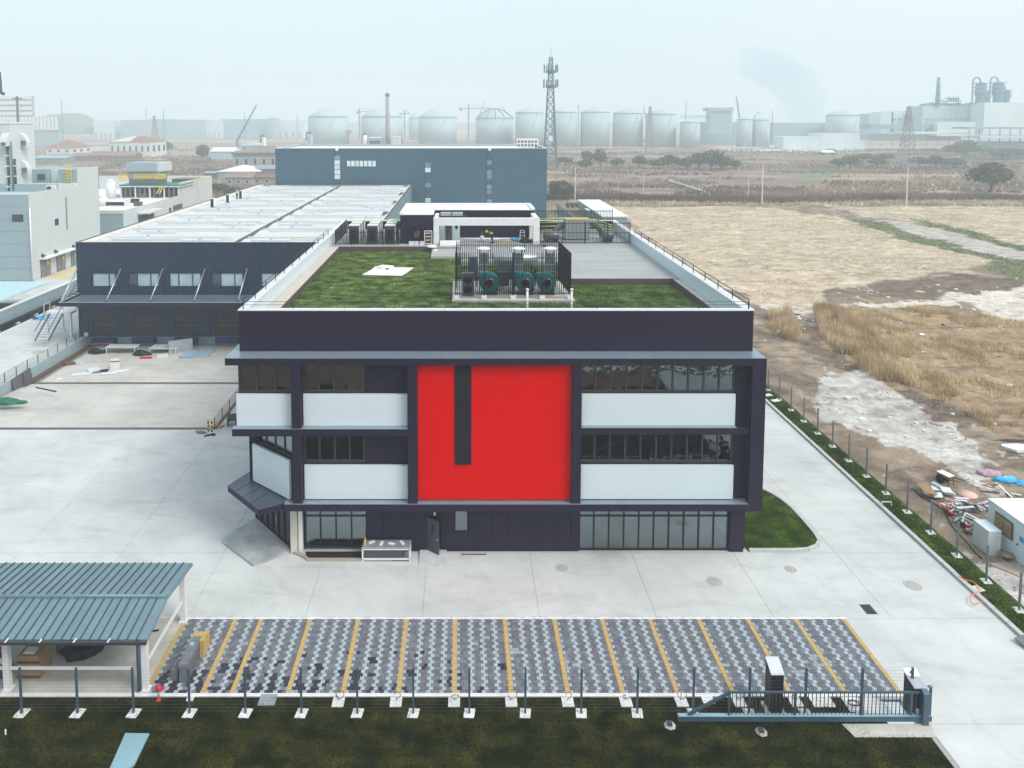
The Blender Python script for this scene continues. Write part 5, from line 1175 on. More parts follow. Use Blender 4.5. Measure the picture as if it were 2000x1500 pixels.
# lower process building
L2 = thing('process_building', 'long low white building with rooftop process plant beyond the plant building', 'building', (-85,170,0))
MB().box(-100, -69.15, 145.7, 198, 0, 6.7).build('grey_wall', M_grey, L2)
mb = MB(); mb.box(-69.149, -69, 145.6, 198, 0, 7.4); mb.box(-69.5, -69, 176, 198, 7.4, 10.5); mb.build('white_wall', M_offw, L2)
MB().box(-100, -69.15, 145.6, 146.2, 6.7, 7.4).build('parapet', M_offw, L2); MB().box(-100, -69.15, 197.5, 198, 6.7, 10.5).build('parapet', M_offw, L2)
MB().box(-99.9, -69.2, 146.2, 197.5, 6.701, 6.8).build('roof', M_conw, L2)
for (u0,u1,v0,v1,n) in ((338,356,402,412,3),(330,334,406,416,1),(270,300,422,438,1)): swin(u0, u1, v0, v1, -69.0, L2, M_rust if n == 3 else M_pane, n=n)
a = S(268, 420, -69); MB().box(-69, -66.5, a.y, a.y+8, a.z+.2, a.z+.5).build('canopy', M_offw, L2)
t = thing('process_unit', 'rooftop process plant with grey housing, green deck and yellow handrails', 'machinery', (-82,180,6.8))
def pbox(u0, u1, v0, v1, Y, dy, nm, m, par): a = P(u0, v1, Y); b = P(u1, v0, Y); return MB().box(a.x, b.x, Y, Y+dy, a.z, b.z).build(nm, m, par)
pbox(246,305,318,335,176,6,'housing',M_grey,t); pbox(305.2,316,318,335,176.5,6,'housing',M_offw,t); pbox(250,312,335.2,349,176.6,5,'louvre_stage',mat('louvre_olive',(.28,.31,.25),.6),t); pbox(252,310,349.2,361,176.6,5,'duct_stage',M_mgrey,t)
pbox(232,352,361.2,363.5,174.8,9,'deck',mat('green_deck',(.02,.17,.13),.5),t); pbox(205,353,363.7,365,174.7,9,'deck_edge',M_white,t)
for k in range(13):
    u = 236+k*9.4; a = P(u, 384, 175); b = P(u, 365.2, 175); MB().box(a.x-.15, a.x+.15, 175, 175.3, 6.8, b.z).build('column', M_mgrey if k % 3 else M_white, t)
for k in range(11): a = P(240+k*10.5, 380, 177.5); MB().box(a.x-.6, a.x+.5, 177.5, 178.3, 6.8, 6.8+rnd.uniform(1.0,2.6)).build('vessel', [M_steelb, M_dgrey, M_blk][k % 3], t)
pbox(236,352,366,384,180,.3,'back_screen',M_dgrey,t)
for (u0,u1,v0,v1) in ((231,247,341,352),(305,322,340,350),(262,302,341,349)):
    a = P(u0, v1, 174.9); b = P(u1, v0, 174.9); r_ = MB(); n = 5
    for k in range(n+1): x = a.x+(b.x-a.x)*k/n; r_.bar((x,174.9,a.z),(x,174.9,b.z),.07)
    for z in (a.z+.1, (a.z+b.z)/2, b.z): r_.bar((a.x,174.9,z),(b.x,174.9,z),.07)
    r_.build('handrail', M_yelp, t)
for (u0, v0, u1, v1) in ((306,378,314,364),(312,378,318,364)): a = P(u0,v0,174.5); b = P(u1,v1,174.5); MB().bar(a, b, .12).build('stair', M_yelp, t)
pbox(336,375,350,362,184,6,'cooling_tower',M_steelb,t)
r_ = MB()
for k in range(14): a = P(332+k*6, 362, 186); r_.bar((a.x,186,a.z),(a.x,186,a.z+2.2),.05)
a = P(332,352,186); b = P(410,352,186); r_.bar((a.x,186,a.z+.5),(b.x,186,b.z+.5),.05); r_.build('handrail', M_yelp, t)
for k,(u,v,w_,h_,m,lab) in enumerate(((217,388,2.2,4.2,M_white,'white round vessel on the process building roof'),(201,402,2,2,M_conw,'small white duct end near the plant wall on the process building roof'))):
    p = G(u, v, 6.8); t2 = local_thing('roof_vessel', lab, 'tank', tuple(p)); MB().cyl((0,0,0),w_/2,h_,12).build('shell', m, t2); MB().lathe((0,0,h_),[(w_/2,0),(w_*.3,.4),(.1,.5)],12).build('dome', m, t2)
p = G(222, 402, 6.8); t2 = local_thing('black_duct', 'long black twin duct lying between white boxes on the process building roof', 'duct', tuple(p))
MB().box(-3.5,2.6,-.5,-.2,.2,.8).build('duct', M_blk, t2); MB().box(-3.5,2.6,.3,.6,.2,.8).build('duct', M_blk, t2); MB().box(-4.6,-3.6,-.8,.8,0,1.6).build('end_box', M_white, t2); MB().box(2.7,3.4,-.8,.8,0,1.5).build('end_box', M_white, t2)
for k, (u, v, m, lab) in enumerate(((248,384,M_blk,'dark pump nearest the white vessel on the process roof'),(262,383,M_blk,'dark pump in the middle of the process roof'),(278,385,M_yel,'tan crate on the process roof'),(291,384,M_white,'white crate beside the tan crate on the process roof'),(264,396,M_blk,'small black box standing alone on the process roof'),(270,402,M_rust,'brown crate by the process roof parapet'))):
    p = G(u, v, 6.8); t2 = local_thing('roof_crate' if k > 1 else 'pump', lab, 'crate' if k > 1 else 'pump', tuple(p)); MB().box(-.8,.8,-.5,.5,0,.9).build('body', m, t2); MB().box(-.9,.9,-.6,.6,-.0,.12).build('skid', M_dgrey, t2)
# low grey wall, black conduit, pale blue canopy roof
t = thing('boundary_wall', 'grey wall with white coping running beside the side road towards the plant', 'wall', (-57.6,90,0)); k = 0; y = 55.0
while y < 112:
    MB().box(-57.8, -57.5, y, y+5.97, -.2, 1.95).build('wall_panel', M_grey, t); MB().box(-57.9, -57.4, y, y+5.98, 1.951, 2.1).build('coping', M_white, t); y += 6
t = thing('conduit_run', 'black covered conduit on short footings along the foot of the grey wall', 'conduit', (-56.9,90,-.15)); y = 60.0
while y < 108:
    MB().box(-57.2, -56.7, y, y+3.9, .05, .5).build('conduit_length', M_blk, t); MB().box(-57.15, -56.5, y+1.8, y+2.3, -.15, .049).build('footing', M_conw, t); y += 4
o = MB().prism([(-76,100.2),(-58.2,99.8),(-58.2,84),(-76,84)], 2.9, 3.05); o = o.build('flat_roof', mat('pale_blue_sheet', (.42,.60,.66), .35)); tag(o, 'pale blue flat canopy roof behind the grey wall at the left edge', 'roof')
t = local_thing('pipe_bridge', 'low pale steel racks behind the grey wall at the left edge', 'rack', (-62,80,0))
for k in range(5): MB().bar((-1.5+k*1.0,0,0),(-1.5+k*1.0,0,1.8),.07).build('post', M_white, t); MB().bar((-1.5+k,0,0),(-1.5+k,4,0),.05).build('foot', M_white, t)
MB().box(-4,3.4,-.1,3,1.8,1.95).build('shelf', M_wood, t)
struct(MB().box(-55.75, -55.5, 34, 118, -.3, .12).build('road_kerb', M_conw))

# ================================================================== HOUSES AND SHEDS BEYOND
def house(name, lab, u0, u1, vb, vt, vr, dep, wall, roof, nwin=4, hip=True, cat='house', floors=1, group=None, side=0):
    a = G(u0, vb); Y = a.y; b = P(u1, vb, Y); e = P(u0, vt, Y).z; r = P(u0, vr, Y+dep/2).z; x0, x1 = a.x, b.x
    t = thing(name, lab, cat, ((x0+x1)/2, Y+dep/2, 0), group)
    MB().box(x0, x1, Y, Y+dep, 0, e).build('wall', wall, t)
    o_ = .5; h = min(dep/2, (x1-x0)/2)*(1 if hip else 0)
    b_ = MB(); vs = [(x0-o_,Y-o_,e),(x1+o_,Y-o_,e),(x1+o_,Y+dep+o_,e),(x0-o_,Y+dep+o_,e),(x0-o_+h,Y+dep/2,max(r,e+.3)),(x1+o_-h,Y+dep/2,max(r,e+.3))]
    b_.add(vs, [(0,1,5,4),(2,3,4,5),(1,2,5),(3,0,4),(3,2,1,0)]); ro = b_.build('roof', roof, t)
    L = Vector((vs[5][0]-vs[4][0],0,0)).length
    if L > 1: MB().bar(vs[4], vs[5], .15).build('ridge', M_conw if roof is M_roofred else roof, ro)
    for f_ in range(floors):
        z0 = e*(f_+.35)/floors; z1 = e*(f_+.75)/floors
        for k in range(nwin):
            xa = x0+(x1-x0)*(k+.3)/nwin; xb = x0+(x1-x0)*(k+.7)/nwin
            w_ = MB().box(xa, xb, Y-.08, Y-.001, z0, z1).build('window', M_white, t); MB().box(xa+.15, xb-.15, Y-.12, Y-.081, z0+.15, z1-.15).build('pane', M_pane, w_)
    if side:
        for k in range(side):
            ya = Y+dep*(k+.3)/side; yb = Y+dep*(k+.7)/side; MB().box(x1+.001, x1+.08, ya, yb, e*.35, e*.75).build('window', M_pane, t)
    return t
W1 = mat('house_white', (.55,.58,.60), .8, var=.06, scale=.1); W2 = mat('house_grey', (.30,.30,.29), .85, var=.1, scale=.2)
house('red_roofed_house', 'pale house with a broad red hipped roof, left of the white two colour roofed block', 90, 139, 302, 289, 272, 30, W1, M_roofred, 3, True, side=3)
t = house('long_white_house', 'white two storey house whose roof is half cream and half dark red', 214, 296, 307, 277, 265, 26, W1, M_roofred, 7, True, side=3)
mb = MB(); a = G(214,307); b = P(255,307,a.y); e = P(214,277,a.y).z; r = P(214,265,a.y+13).z; mb.add([(a.x-.6,a.y-.7,e+.05),(b.x,a.y-.7,e+.05),(b.x,a.y+13,r+.2),(a.x+13,a.y+13,r+.2)], [(0,1,2,3)]); mb.build('cream_roof', mat('cream_roof', (.50,.50,.43), .7), t)
mb = MB(); p = G(185, 296); mb.box(p.x-5, p.x+36, p.y, p.y+8, 0, 3.5); tag(mb.build('annex', W1), 'low white annex between the red roofed house and the long white house', 'house')
for u0,u1,vb,vt,vr,lab in ((140,175,314,305,299,'clay roofed hut nearest the red roofed house'),(175,215,314,304,297,'clay roofed hut in the middle of the row'),(215,262,316,304,296,'clay roofed hut in front of the long white house')):
    house('clay_hut', lab, u0, u1, vb, vt, vr, 12, mat('clay_wall', (.22,.15,.13), .9), mat('clay_roof', (.24,.15,.11), .85), 2, False, group='clay roofed huts in the scrub')
house('grey_house', 'grey rendered two storey house with brown roof and green eaves left of the blue hall', 455, 560, 334, 301, 286, 16, W2, M_roofbr, 6, True)
o = None
a = G(455,334); e = P(455,301,a.y).z; b = P(560,334,a.y); tt = MB().box(a.x-.6, b.x+.6, a.y-.75, a.y-.55, e-.1, e+.8).build('green_eaves', mat('green_eaves', (.05,.18,.14), .6)); tag(tt, 'green eaves board along the front of the grey rendered house', 'eaves')
house('white_shed', 'white lean-to shed with a pale sheet roof beside the round dark bush', 412, 456, 312, 296, 288, 14, mat('pale_blue_wall', (.38,.52,.56), .6), M_white, 0, False, cat='shed')
house('blue_roofed_shed', 'small pale blue roofed shed behind the grey house', 466, 510, 296, 284, 277, 20, M_grey, mat('blue_roof', (.25,.45,.55), .5), 2, True, cat='shed')
house('low_house', 'low grey house with brown roof and white windows just left of the blue hall', 440, 492, 364, 347, 336, 9, W2, M_roofbr, 3, False)
house('low_house', 'low grey house with a dull red roof touching the blue hall', 493, 550, 362, 347, 339, 9, W2, mat('dull_red_roof', (.20,.09,.09), .8), 3, False)
house('sawtooth_shed', 'pale roofed workshop with a bright folded roof behind the low houses', 425, 505, 352, 335, 322, 18, mat('shed_blue', (.22,.33,.38), .6), M_white, 0, True, cat='shed')
house('grey_shed', 'plain grey shed with a sloping roof between the bright workshop and the blue hall', 497, 545, 350, 330, 322, 14, mat('shed_grey', (.16,.20,.24), .7), mat('shed_grey_roof', (.24,.26,.28), .7), 0, False, cat='shed')
house('lean_shed', 'small dark shed with a flat roof left of the low houses', 400, 424, 352, 338, 335, 8, mat('dark_shed', (.10,.15,.19), .7), M_grey, 0, False, cat='shed')
house('open_shed', 'row of low open sheds with pale roofs in front of the red roofed house', 67, 128, 316, 309, 303, 12, mat('shed_front', (.2,.3,.33), .6), M_grey, 3, False, cat='shed')
# striped office at far left
def fins(name, lab, u0, u1, vb, v0, v1, n, Y=None):
    Y = Y or G(u0, vb).y; a = P(u0, v1, Y); b = P(u1, v0, Y); t = thing(name, lab, 'building', ((a.x+b.x)/2, Y+20, 0))
    MB().box(a.x, b.x, Y, Y+5, a.z, b.z).build('wall', mat('fin_shade',(.22,.30,.34),.7), t); MB().box(a.x+.5, b.x-.5, Y+.5, Y+4.5, 0, a.z-.01).build('plinth_storey', M_grey, t)
    return t, a, b, Y
t, a, b, Y = fins('fin_hall', 'white hall faced with tall vertical fins behind the tower at far left', -60, 114, 285, 228, 254, 24)
for k in range(24): x = a.x+(b.x-a.x)*k/24; MB().box(x+.3, x+(b.x-a.x)/24*.82, Y-.8, Y-.001, a.z, b.z).build('fin', M_white, t)
t, a, b, Y = fins('banded_block', 'white block with horizontal teal bands above the finned hall at far left', -60, 61, 285, 187, 226, 1, G(0,285).y+45)
for k in range(4): z0 = a.z+(b.z-a.z)*(k*.27+.02); MB().box(a.x-.2, b.x+.2, Y-1, Y-.001, z0, z0+(b.z-a.z)*.17).build('band', M_white, t)
pz = a.z
t = thing('rooftop_mast', 'thin dark roof mast at the far left edge', 'mast', tuple(P(-6, 240, 130))); p = P(2,186,140); MB().tube([tuple(P(2,184,140)), tuple(P(1,160,140)), tuple(P(-1,140,140))], .25).build('pole', M_steelb, t); MB().bar(tuple(P(-6,176,140)), tuple(P(8,184,140)), .25).build('arm', M_steelb, t)
p = P(35, 232, 300); t = local_thing('light_mast', 'slim street light mast in front of the banded block at far left', 'mast', (p.x, 300, 0)); MB().bar((0,0,0),(0,0,CAM_H+10),.35).build('pole', M_mgrey, t); MB().bar((-2,0,CAM_H+9),(2,0,CAM_H+9),.25).build('lamp_ring', M_mgrey, t)
o = MB(); a = G(66,300); o.box(-420,-300,480,484,10,13); [o.box(-420+k*24,-418+k*24,481,483,0,10) for k in range(6)]; tag(o.build('viaduct', M_white), 'pale raised road running behind the red roofed house', 'bridge')

# ================================================================== TANKS, CHIMNEY, MASTS, CRANES
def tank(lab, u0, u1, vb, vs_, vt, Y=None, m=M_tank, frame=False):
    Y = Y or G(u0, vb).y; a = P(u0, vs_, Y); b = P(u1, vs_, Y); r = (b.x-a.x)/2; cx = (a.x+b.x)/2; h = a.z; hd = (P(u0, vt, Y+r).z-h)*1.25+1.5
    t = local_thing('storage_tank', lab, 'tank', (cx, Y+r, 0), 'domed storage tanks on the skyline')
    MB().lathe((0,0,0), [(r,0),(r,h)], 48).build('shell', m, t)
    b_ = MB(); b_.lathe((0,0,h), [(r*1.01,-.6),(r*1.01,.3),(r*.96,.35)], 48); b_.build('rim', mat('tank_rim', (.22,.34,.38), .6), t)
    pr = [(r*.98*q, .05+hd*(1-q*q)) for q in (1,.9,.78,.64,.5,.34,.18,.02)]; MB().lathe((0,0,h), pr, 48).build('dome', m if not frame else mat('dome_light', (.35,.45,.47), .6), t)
    if frame:
        f = MB()
        for k in range(12):
            q0 = math.pi*2*k/12; f.tube([(r*q*math.cos(q0), r*q*math.sin(q0), h+.3+hd*1.05*(1-q*q)) for q in (1,.75,.5,.25,.02)], .3)
        f.build('dome_ribs', M_dgrey, t)
    s_ = MB()
    for k in range(14): q = -1.9+k*.06; s_.box(r*1.02*math.cos(q)-.6, r*1.02*math.cos(q)+.6, r*1.02*math.sin(q)-.3, r*1.02*math.sin(q)+.3, h*k/14, h*k/14+.5)
    s_.build('spiral_stair', m, t)
for args in (('leftmost domed storage tank on the skyline, left of the brick chimney',594,673,285,228,217),('domed tank directly behind the brick chimney',700,783,285,228,216),
    ('domed tank just right of the chimney',815,892,285,229,218),('domed tank with a ribbed dome under construction, below the cranes',930,1006,284,231,219),
    ('flat domed tank immediately left of the telecom mast',1009,1065,286,220,214),('tank immediately right of the telecom mast',1080,1131,286,219,214),
    ('second tank right of the telecom mast, highest dome of the right row',1139,1196,286,219,214),('third tank right of the telecom mast',1204,1263,286,221,217),('fourth tank right of the telecom mast, last of the even row',1270,1329,287,223,217)):
    tank(*args, frame='ribbed' in args[0])
tank('small low flat topped tank right of the even row', 1335, 1373, 288, 239, 238); tank('wide domed tank left of the refinery', 1632, 1695, 290, 225, 219, 760); tank('low tank left of the smoke plume', 1446, 1475, 287, 233, 232); tank('low tank nearest the smoke plume', 1478, 1510, 287, 234, 233)
tank('pale tank half hidden behind the tank right of the chimney', 797, 830, 280, 231, 223, 960)
# brick chimney with its plant
p = G(757, 300); Yc = 470
t = local_thing('chimney', 'tall round brick chimney rising behind the blue hall', 'chimney', (P(757,240,Yc).x, Yc, 0)); zt2 = P(757,182,Yc).z
MB().lathe((0,0,0), [(1.75,0),(1.15,zt2)], 18).build('stack', mat('chimney_brick', (.20,.20,.23), .9, c2=(.36,.35,.36), scale=.12, stretch=(1,1,.3)), t); MB().lathe((0,0,zt2-2.2), [(1.2,0),(1.5,.3),(1.45,1.0),(1.2,2.2)], 18).build('crown', M_dgrey, t)
def boxthing(name, lab, cat, u0, u1, v0, v1, Y, dy, m, cap=None):
    a = P(u0, v1, Y); b = P(u1, v0, Y); t = thing(name, lab, cat, ((a.x+b.x)/2, Y, max(0, min(0, a.z))))
    MB().box(a.x, b.x, Y, Y+dy, 0, b.z-.01).build('wall', m, t); MB().box(a.x-.2, b.x+.2, Y-.2, Y+dy+.2, b.z, b.z+.5).build('roof', cap or M_white, t); return t, a, b
t, a, b = boxthing('boiler_house', 'pale framed boiler shed left of the chimney foot', 'building', 720, 744, 270, 282, Yc-5, 12, M_grey); MB().box(a.x+.6, b.x-.6, Yc-5.1, Yc-5.001, 0, b.z-1.5).build('shutter', M_dgrey, t)
boxthing('boiler_house', 'white boiler building right of the chimney foot', 'building', 765, 780, 268, 282, Yc-5, 12, M_offw)
def silo(lab, u, v0, v1, w_, Y, m=M_offw, bend=True):
    a = P(u, v0, Y); r = w_/2/F_PX*Y; t = local_thing('dust_stack', lab, 'stack', (a.x, Y, 0)); MB().cyl((0,0,0), r, a.z, 14).build('shaft', m, t)
    if bend: MB().tube([(0,0,a.z),(-.3*r,0,a.z+r*.9),(-1.4*r,0,a.z+r*1.1),(-2*r,0,a.z+.2*r),(-2.1*r,0,a.z-r*3)], r*.45, 8).build('bend', M_mgrey, t)
    else: MB().lathe((0,0,a.z), [(r,0),(r*.6,r),(r*.2,r*1.6)], 12).build('cone', M_mgrey, t)
silo('white hooked ventilation stack behind the grey rendered house', 516, 268, 290, 7, 380); silo('grey hooked stack behind the left end of the hall roof', 607, 262, 285, 8, 380, M_grey); silo('dusty cyclone stack left of the boiler shed', 713, 264, 282, 8, Yc-2, M_conw, False)
# lattice masts
def lattice(lab, x, y, h, w0, w1, name='lattice_mast', cat='mast', n=12, r=.18, m=M_steel_far, arms=None, plats=None, group=None):
    t = local_thing(name, lab, cat, (x, y, 0), group); b_ = MB(); zs = [h*(1-(1-k/n)**1.15) for k in range(n+1)]
    wd = lambda z: (w0+(w1-w0)*(z/h)**.8)/2
    def c(z): k = wd(z); return [(-k,-k,z),(k,-k,z),(k,k,z),(-k,k,z)]
    lg = MB()
    for k in range(n):
        A, B2 = c(zs[k]), c(zs[k+1])
        for i in range(4): lg.bar(A[i], B2[i], r*1.3); b_.bar(A[i], B2[(i+1) % 4], r*.7); b_.bar(A[(i+1) % 4], B2[i], r*.7); b_.bar(B2[i], B2[(i+1) % 4], r*.7)
    lg.build('leg', m, t); b_.build('bracing', m, t)
    for z, L in (arms or []): MB().bar((-L,0,z),(0,0,z+.6),r*1.2).bar((0,0,z+.6),(L,0,z),r*1.2).bar((-L,0,z),(L,0,z),r*.9).build('cross_arm', m, t)
    for z, L in (plats or []):
        MB().lathe((0,0,z), [(L*.55,0),(L*.6,.1),(L*.6,1.6),(L*.55,1.7)], 12).build('platform', m, t)
        for k in range(9):
            q = 2*math.pi*k/9; an = MB(); an.box(L*math.cos(q)-.25, L*math.cos(q)+.25, L*math.sin(q)-.15, L*math.sin(q)+.15, z+.8, z+4.2); an.bar((0,0,z+.6),(L*math.cos(q),L*math.sin(q),z+.6),.1); an.bar((L*math.cos(q),L*math.sin(q),z),(L*math.cos(q),L*math.sin(q),z+4.8),.09); an.build('antenna', m, t)
    return t
p = G(1074, 330); hz = P(1074, 112, p.y).z
t = lattice('tall blue grey telecom mast with two antenna platforms behind the blue hall', p.x, p.y, hz, 7.5, 1.6, 'telecom_mast', 'mast', 16, .16, plats=[(P(1074,143,p.y).z, 3.6),(P(1074,172,p.y).z, 3.8)]); MB().bar((0,0,hz),(0,0,hz+5),.08).build('lightning_rod', M_steel_far, t)
MB().box(-1,1,-3,-2.8,P(0,276,p.y).z,P(0,266,p.y).z).build('equipment_box', M_white, t)
M_pyl = mat('pylon_steel_hazed', (.22,.25,.26), .7)  # steel paled so the far pylons fade, haze painted in
p = G(1770, 330); lattice('electricity pylon standing in front of the refinery', p.x, p.y, P(1770,208,p.y).z, 8, 1.2, 'pylon', 'pylon', 12, .11, M_pyl, arms=[(P(0,232,p.y).z,3.2),(P(0,226,p.y).z,3.2),(P(0,240,p.y).z,3)])
p = G(1268, 300); lattice('lattice pylon in front of the third tank right of the telecom mast', p.x, p.y, P(1268,208,p.y).z, 6, 1.2, 'pylon', 'pylon', 9, .12, M_pyl)
p = G(303, 290); lattice('small lattice pylon left of centre behind the long white house', p.x, p.y, P(303,226,p.y).z, 7, 1.2, 'pylon', 'pylon', 8, .14, mat('pylon_red', (.35,.18,.14), .7), arms=[(P(0,236,p.y).z,3)])
def crane(lab, u0, v0, u1, v1, Y, col_, r=1.0, jib=None):
    a, b = P(u0, v0, Y), P(u1, v1, Y); t = thing('crane', lab, 'crane', (a.x, Y, 0)); MB().bar((a.x,Y,a.z),(b.x,Y,b.z),r,r2=r*.6).build('boom', col_, t); MB().box(a.x-3,a.x+3,Y-2,Y+2,0,4).build('carrier', M_rf0, t); MB().bar((a.x,Y,3),(a.x,Y,a.z),r).build('mast_foot', col_, t)
    if jib: c_ = P(*jib, Y); MB().bar((b.x,Y,b.z),(c_.x,Y,c_.z),r*.5).build('jib', col_, t)
M_rf0 = mat('carrier_paint', (.35,.20,.15), .6)
M_cb = mat('crane_blue', (.02,.16,.26), .5)
crane('mobile crane with a long dark blue boom raised right, left of the hall', 463, 275, 501, 205, 600, M_cb, .75); crane('crane boom leaning right in front of the ribbed tank dome', 932, 235, 948, 196, 800, M_cb, .45); crane('crane boom leaning left over the ribbed tank dome', 1002, 240, 980, 207, 820, M_cb, .45)
crane('small boom above the third tank right of the mast', 1262, 238, 1257, 207, 820, M_cb, .5); crane('upright crane right of the framed process block', 1445, 235, 1438, 188, 820, M_cb, .9); crane('faint low crane left of the smoke plume', 1470, 235, 1480, 218, 850, M_cb, .4, (1487,224))
def tcrane(lab, u, v0, v1, ul, ur, Y):
    a = P(u, v1, Y); t = local_thing('tower_crane', lab, 'crane', (a.x, Y, 0)); zt_ = P(u, v0, Y).z; MB().bar((0,0,0),(0,0,zt_+5),.8).build('mast', M_cb, t); MB().bar((P(ul,0,Y).x-a.x,0,zt_),(P(ur,0,Y).x-a.x,0,zt_),.5).bar((0,0,zt_+5),(P(ur,0,Y).x-a.x,0,zt_),.2).build('jib', M_cb, t); MB().box(P(ul,0,Y).x-a.x,P(ul,0,Y).x-a.x+3,-1,1,zt_-2.5,zt_).build('counterweight', M_dgrey, t)
tcrane('tower crane with horizontal jib above the ribbed tank dome', 915, 212, 235, 897, 962, 880); tcrane('faint tower crane between the chimney and the second tank', 702, 218, 240, 694, 745, 950); tcrane('faint tower crane above the tank right of the chimney', 790, 222, 240, 778, 800, 950)
for (u, v0, Y, lab) in ((120,196,900,'thin far mast left of the long skyline sheds'),(319,216,900,'thin far mast above the left skyline'),(478,217,950,'thin far mast behind the long crane boom'),(580,222,950,'short far chimney left of the leftmost tank'),(1340,198,850,'thin flare mast left of the framed process block'),(1130,205,820,'thin mast above the second tank right of the telecom mast'),(1509,216,820,'thin mast beside the smoke plume'),(285,208,1000,'short far stack above the left skyline sheds')):
    p = P(u, v0, Y); t = local_thing('far_mast', lab, 'mast', (p.x, Y, 0)); MB().bar((0,0,0),(0,0,p.z),.55,r2=.3).build('pole', M_cb, t)
# far sheds on the left skyline
M_fs = [mat('far_shed_teal', (.24,.38,.43), .7), mat('far_shed_pale', (.55,.62,.64), .7), mat('far_shed_blue', (.20,.36,.42), .7)]  # shed colours lightened, a painted distance fade on top of the haze volume
for k, (u0, u1, v0, v1, Y, c, lab) in enumerate(((235,292,235,245,980,0,'dark teal shed at the left of the skyline shed row'),(292,340,233,246,1000,2,'blue grey shed second in the skyline shed row'),(340,398,234,247,1000,0,'long teal shed with a pale door in the middle of the skyline row'),(398,432,236,247,1010,1,'white shed in the middle of the skyline row'),(432,530,233,247,1020,2,'longest blue skyline shed behind the crane boom'),(524,535,231,246,1000,0,'small dark tower block at the right of the skyline sheds'),(540,594,236,244,1040,1,'pale shed touching the leftmost tank'),(183,220,236,245,980,1,'white skyline shed at the left, next to a gap'),(1373,1455,239,262,790,2,'long low pale works right of the even row of tanks'),(1510,1632,240,262,800,0,'long low works in front of the smoke plume'))):
    t, a, b = boxthing('far_shed', lab, 'shed', u0, u1, v0, v1, Y, 30, M_fs[c], M_fs[1]); n = 4
    for j in range(n): x = a.x+(b.x-a.x)*(j+.25)/n; MB().box(x, x+(b.x-a.x)/n*.4, Y-.5, Y-.001, 1, b.z*.35).build('door', M_fs[2] if c != 2 else M_fs[0], t)
# soft tree ridge beyond the left works
mb = MB()
pts = [tuple(P(u, v, 1350)) for u, v in ((70,226),(90,224),(118,222),(140,221),(160,224),(172,230),(190,236))]
for k, p in enumerate(pts):
    pass
bm_ = bmesh.new(); b_ = MB()
for k, (u, v, w_) in enumerate(((85,228,36),(112,223,38),(140,221,42),(162,228,28))):
    p = P(u, v, 1350+k*8); r = w_/F_PX*1350; b_.lathe((p.x,1350+k*8,0), [(r,0),(r*.95,p.z*.55),(r*.7,p.z*.88),(r*.3,p.z)], 18)
struct(b_.build('distant_hill', mat('hill_green', (.05,.08,.06), .95)))
# framed process block and refinery
def rfn(u0, u1, v0, v1, Y, dy, m, nm, par): return pbox(u0, u1, v0, v1, Y, dy, nm, m, par)
M_rf = mat('refinery_blue', (.40,.52,.57), .6, var=.15, scale=.03); M_rf2 = mat('refinery_pale', (.58,.68,.71), .6, var=.1, scale=.03); M_rf3 = mat('refinery_dark', (.22,.36,.42), .6, var=.1, scale=.05)  # refinery tones lightened, part of the haze is painted here
t = thing('process_block', 'tall framed process block with a flat roof right of the even tank row', 'building', (P(1409,240,760).x,765,0))
rfn(1387,1431,217,262,762,14,M_rf,'wall',t); rfn(1384,1433,210,216.5,760,18,M_rf3,'roof',t)
for k in range(8): rfn(1386+k*6, 1387.5+k*6, 216.6, 262, 760.5, .8, M_rf3, 'column', t)
t = thing('pipe_bridge', 'long thin pipe bridge between the last even tank and the framed process block', 'bridge', (P(1360,240,770).x,770,0)); rfn(1330,1386,225.5,227,770,3,M_rf3,'pipe_deck',t); rfn(1330,1386,229,230,770,3,M_rf3,'pipe_deck',t)
for k in range(7): rfn(1335+k*8,1335.8+k*8,227,262,771,.8,M_rf3,'trestle',t)
RF = thing('refinery', 'hazy refinery of pale stepped blocks and pipe racks on the right skyline', 'factory', (P(1850,240,560).x,570,0))
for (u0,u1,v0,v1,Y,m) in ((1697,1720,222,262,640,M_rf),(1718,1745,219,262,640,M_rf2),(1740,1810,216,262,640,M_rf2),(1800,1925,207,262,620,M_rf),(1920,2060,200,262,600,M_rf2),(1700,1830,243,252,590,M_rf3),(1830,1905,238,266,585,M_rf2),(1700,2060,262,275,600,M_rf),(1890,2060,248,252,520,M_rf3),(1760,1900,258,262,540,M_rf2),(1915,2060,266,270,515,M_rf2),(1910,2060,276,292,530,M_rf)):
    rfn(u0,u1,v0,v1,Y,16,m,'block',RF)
for k in range(16): rfn(1745+k*11, 1750+k*11, 231, 234, 619 if k > 5 else 639, .8, M_rf3, 'window', RF)
for k in range(9): rfn(1700+k*22, 1701.5+k*22, 252, 285, 589, 1, M_rf3, 'rack_column', RF)
for k in range(8): rfn(1892+k*20, 1894+k*20, 252, 300, 519, 1, M_rf3, 'rack_column', RF)
for k in range(26): u = 1803+k*6.5; rfn(u, u+2+(k*7 % 4), 203-(k*5 % 4), 207, 622, 5, M_rf3, 'roof_plant', RF)
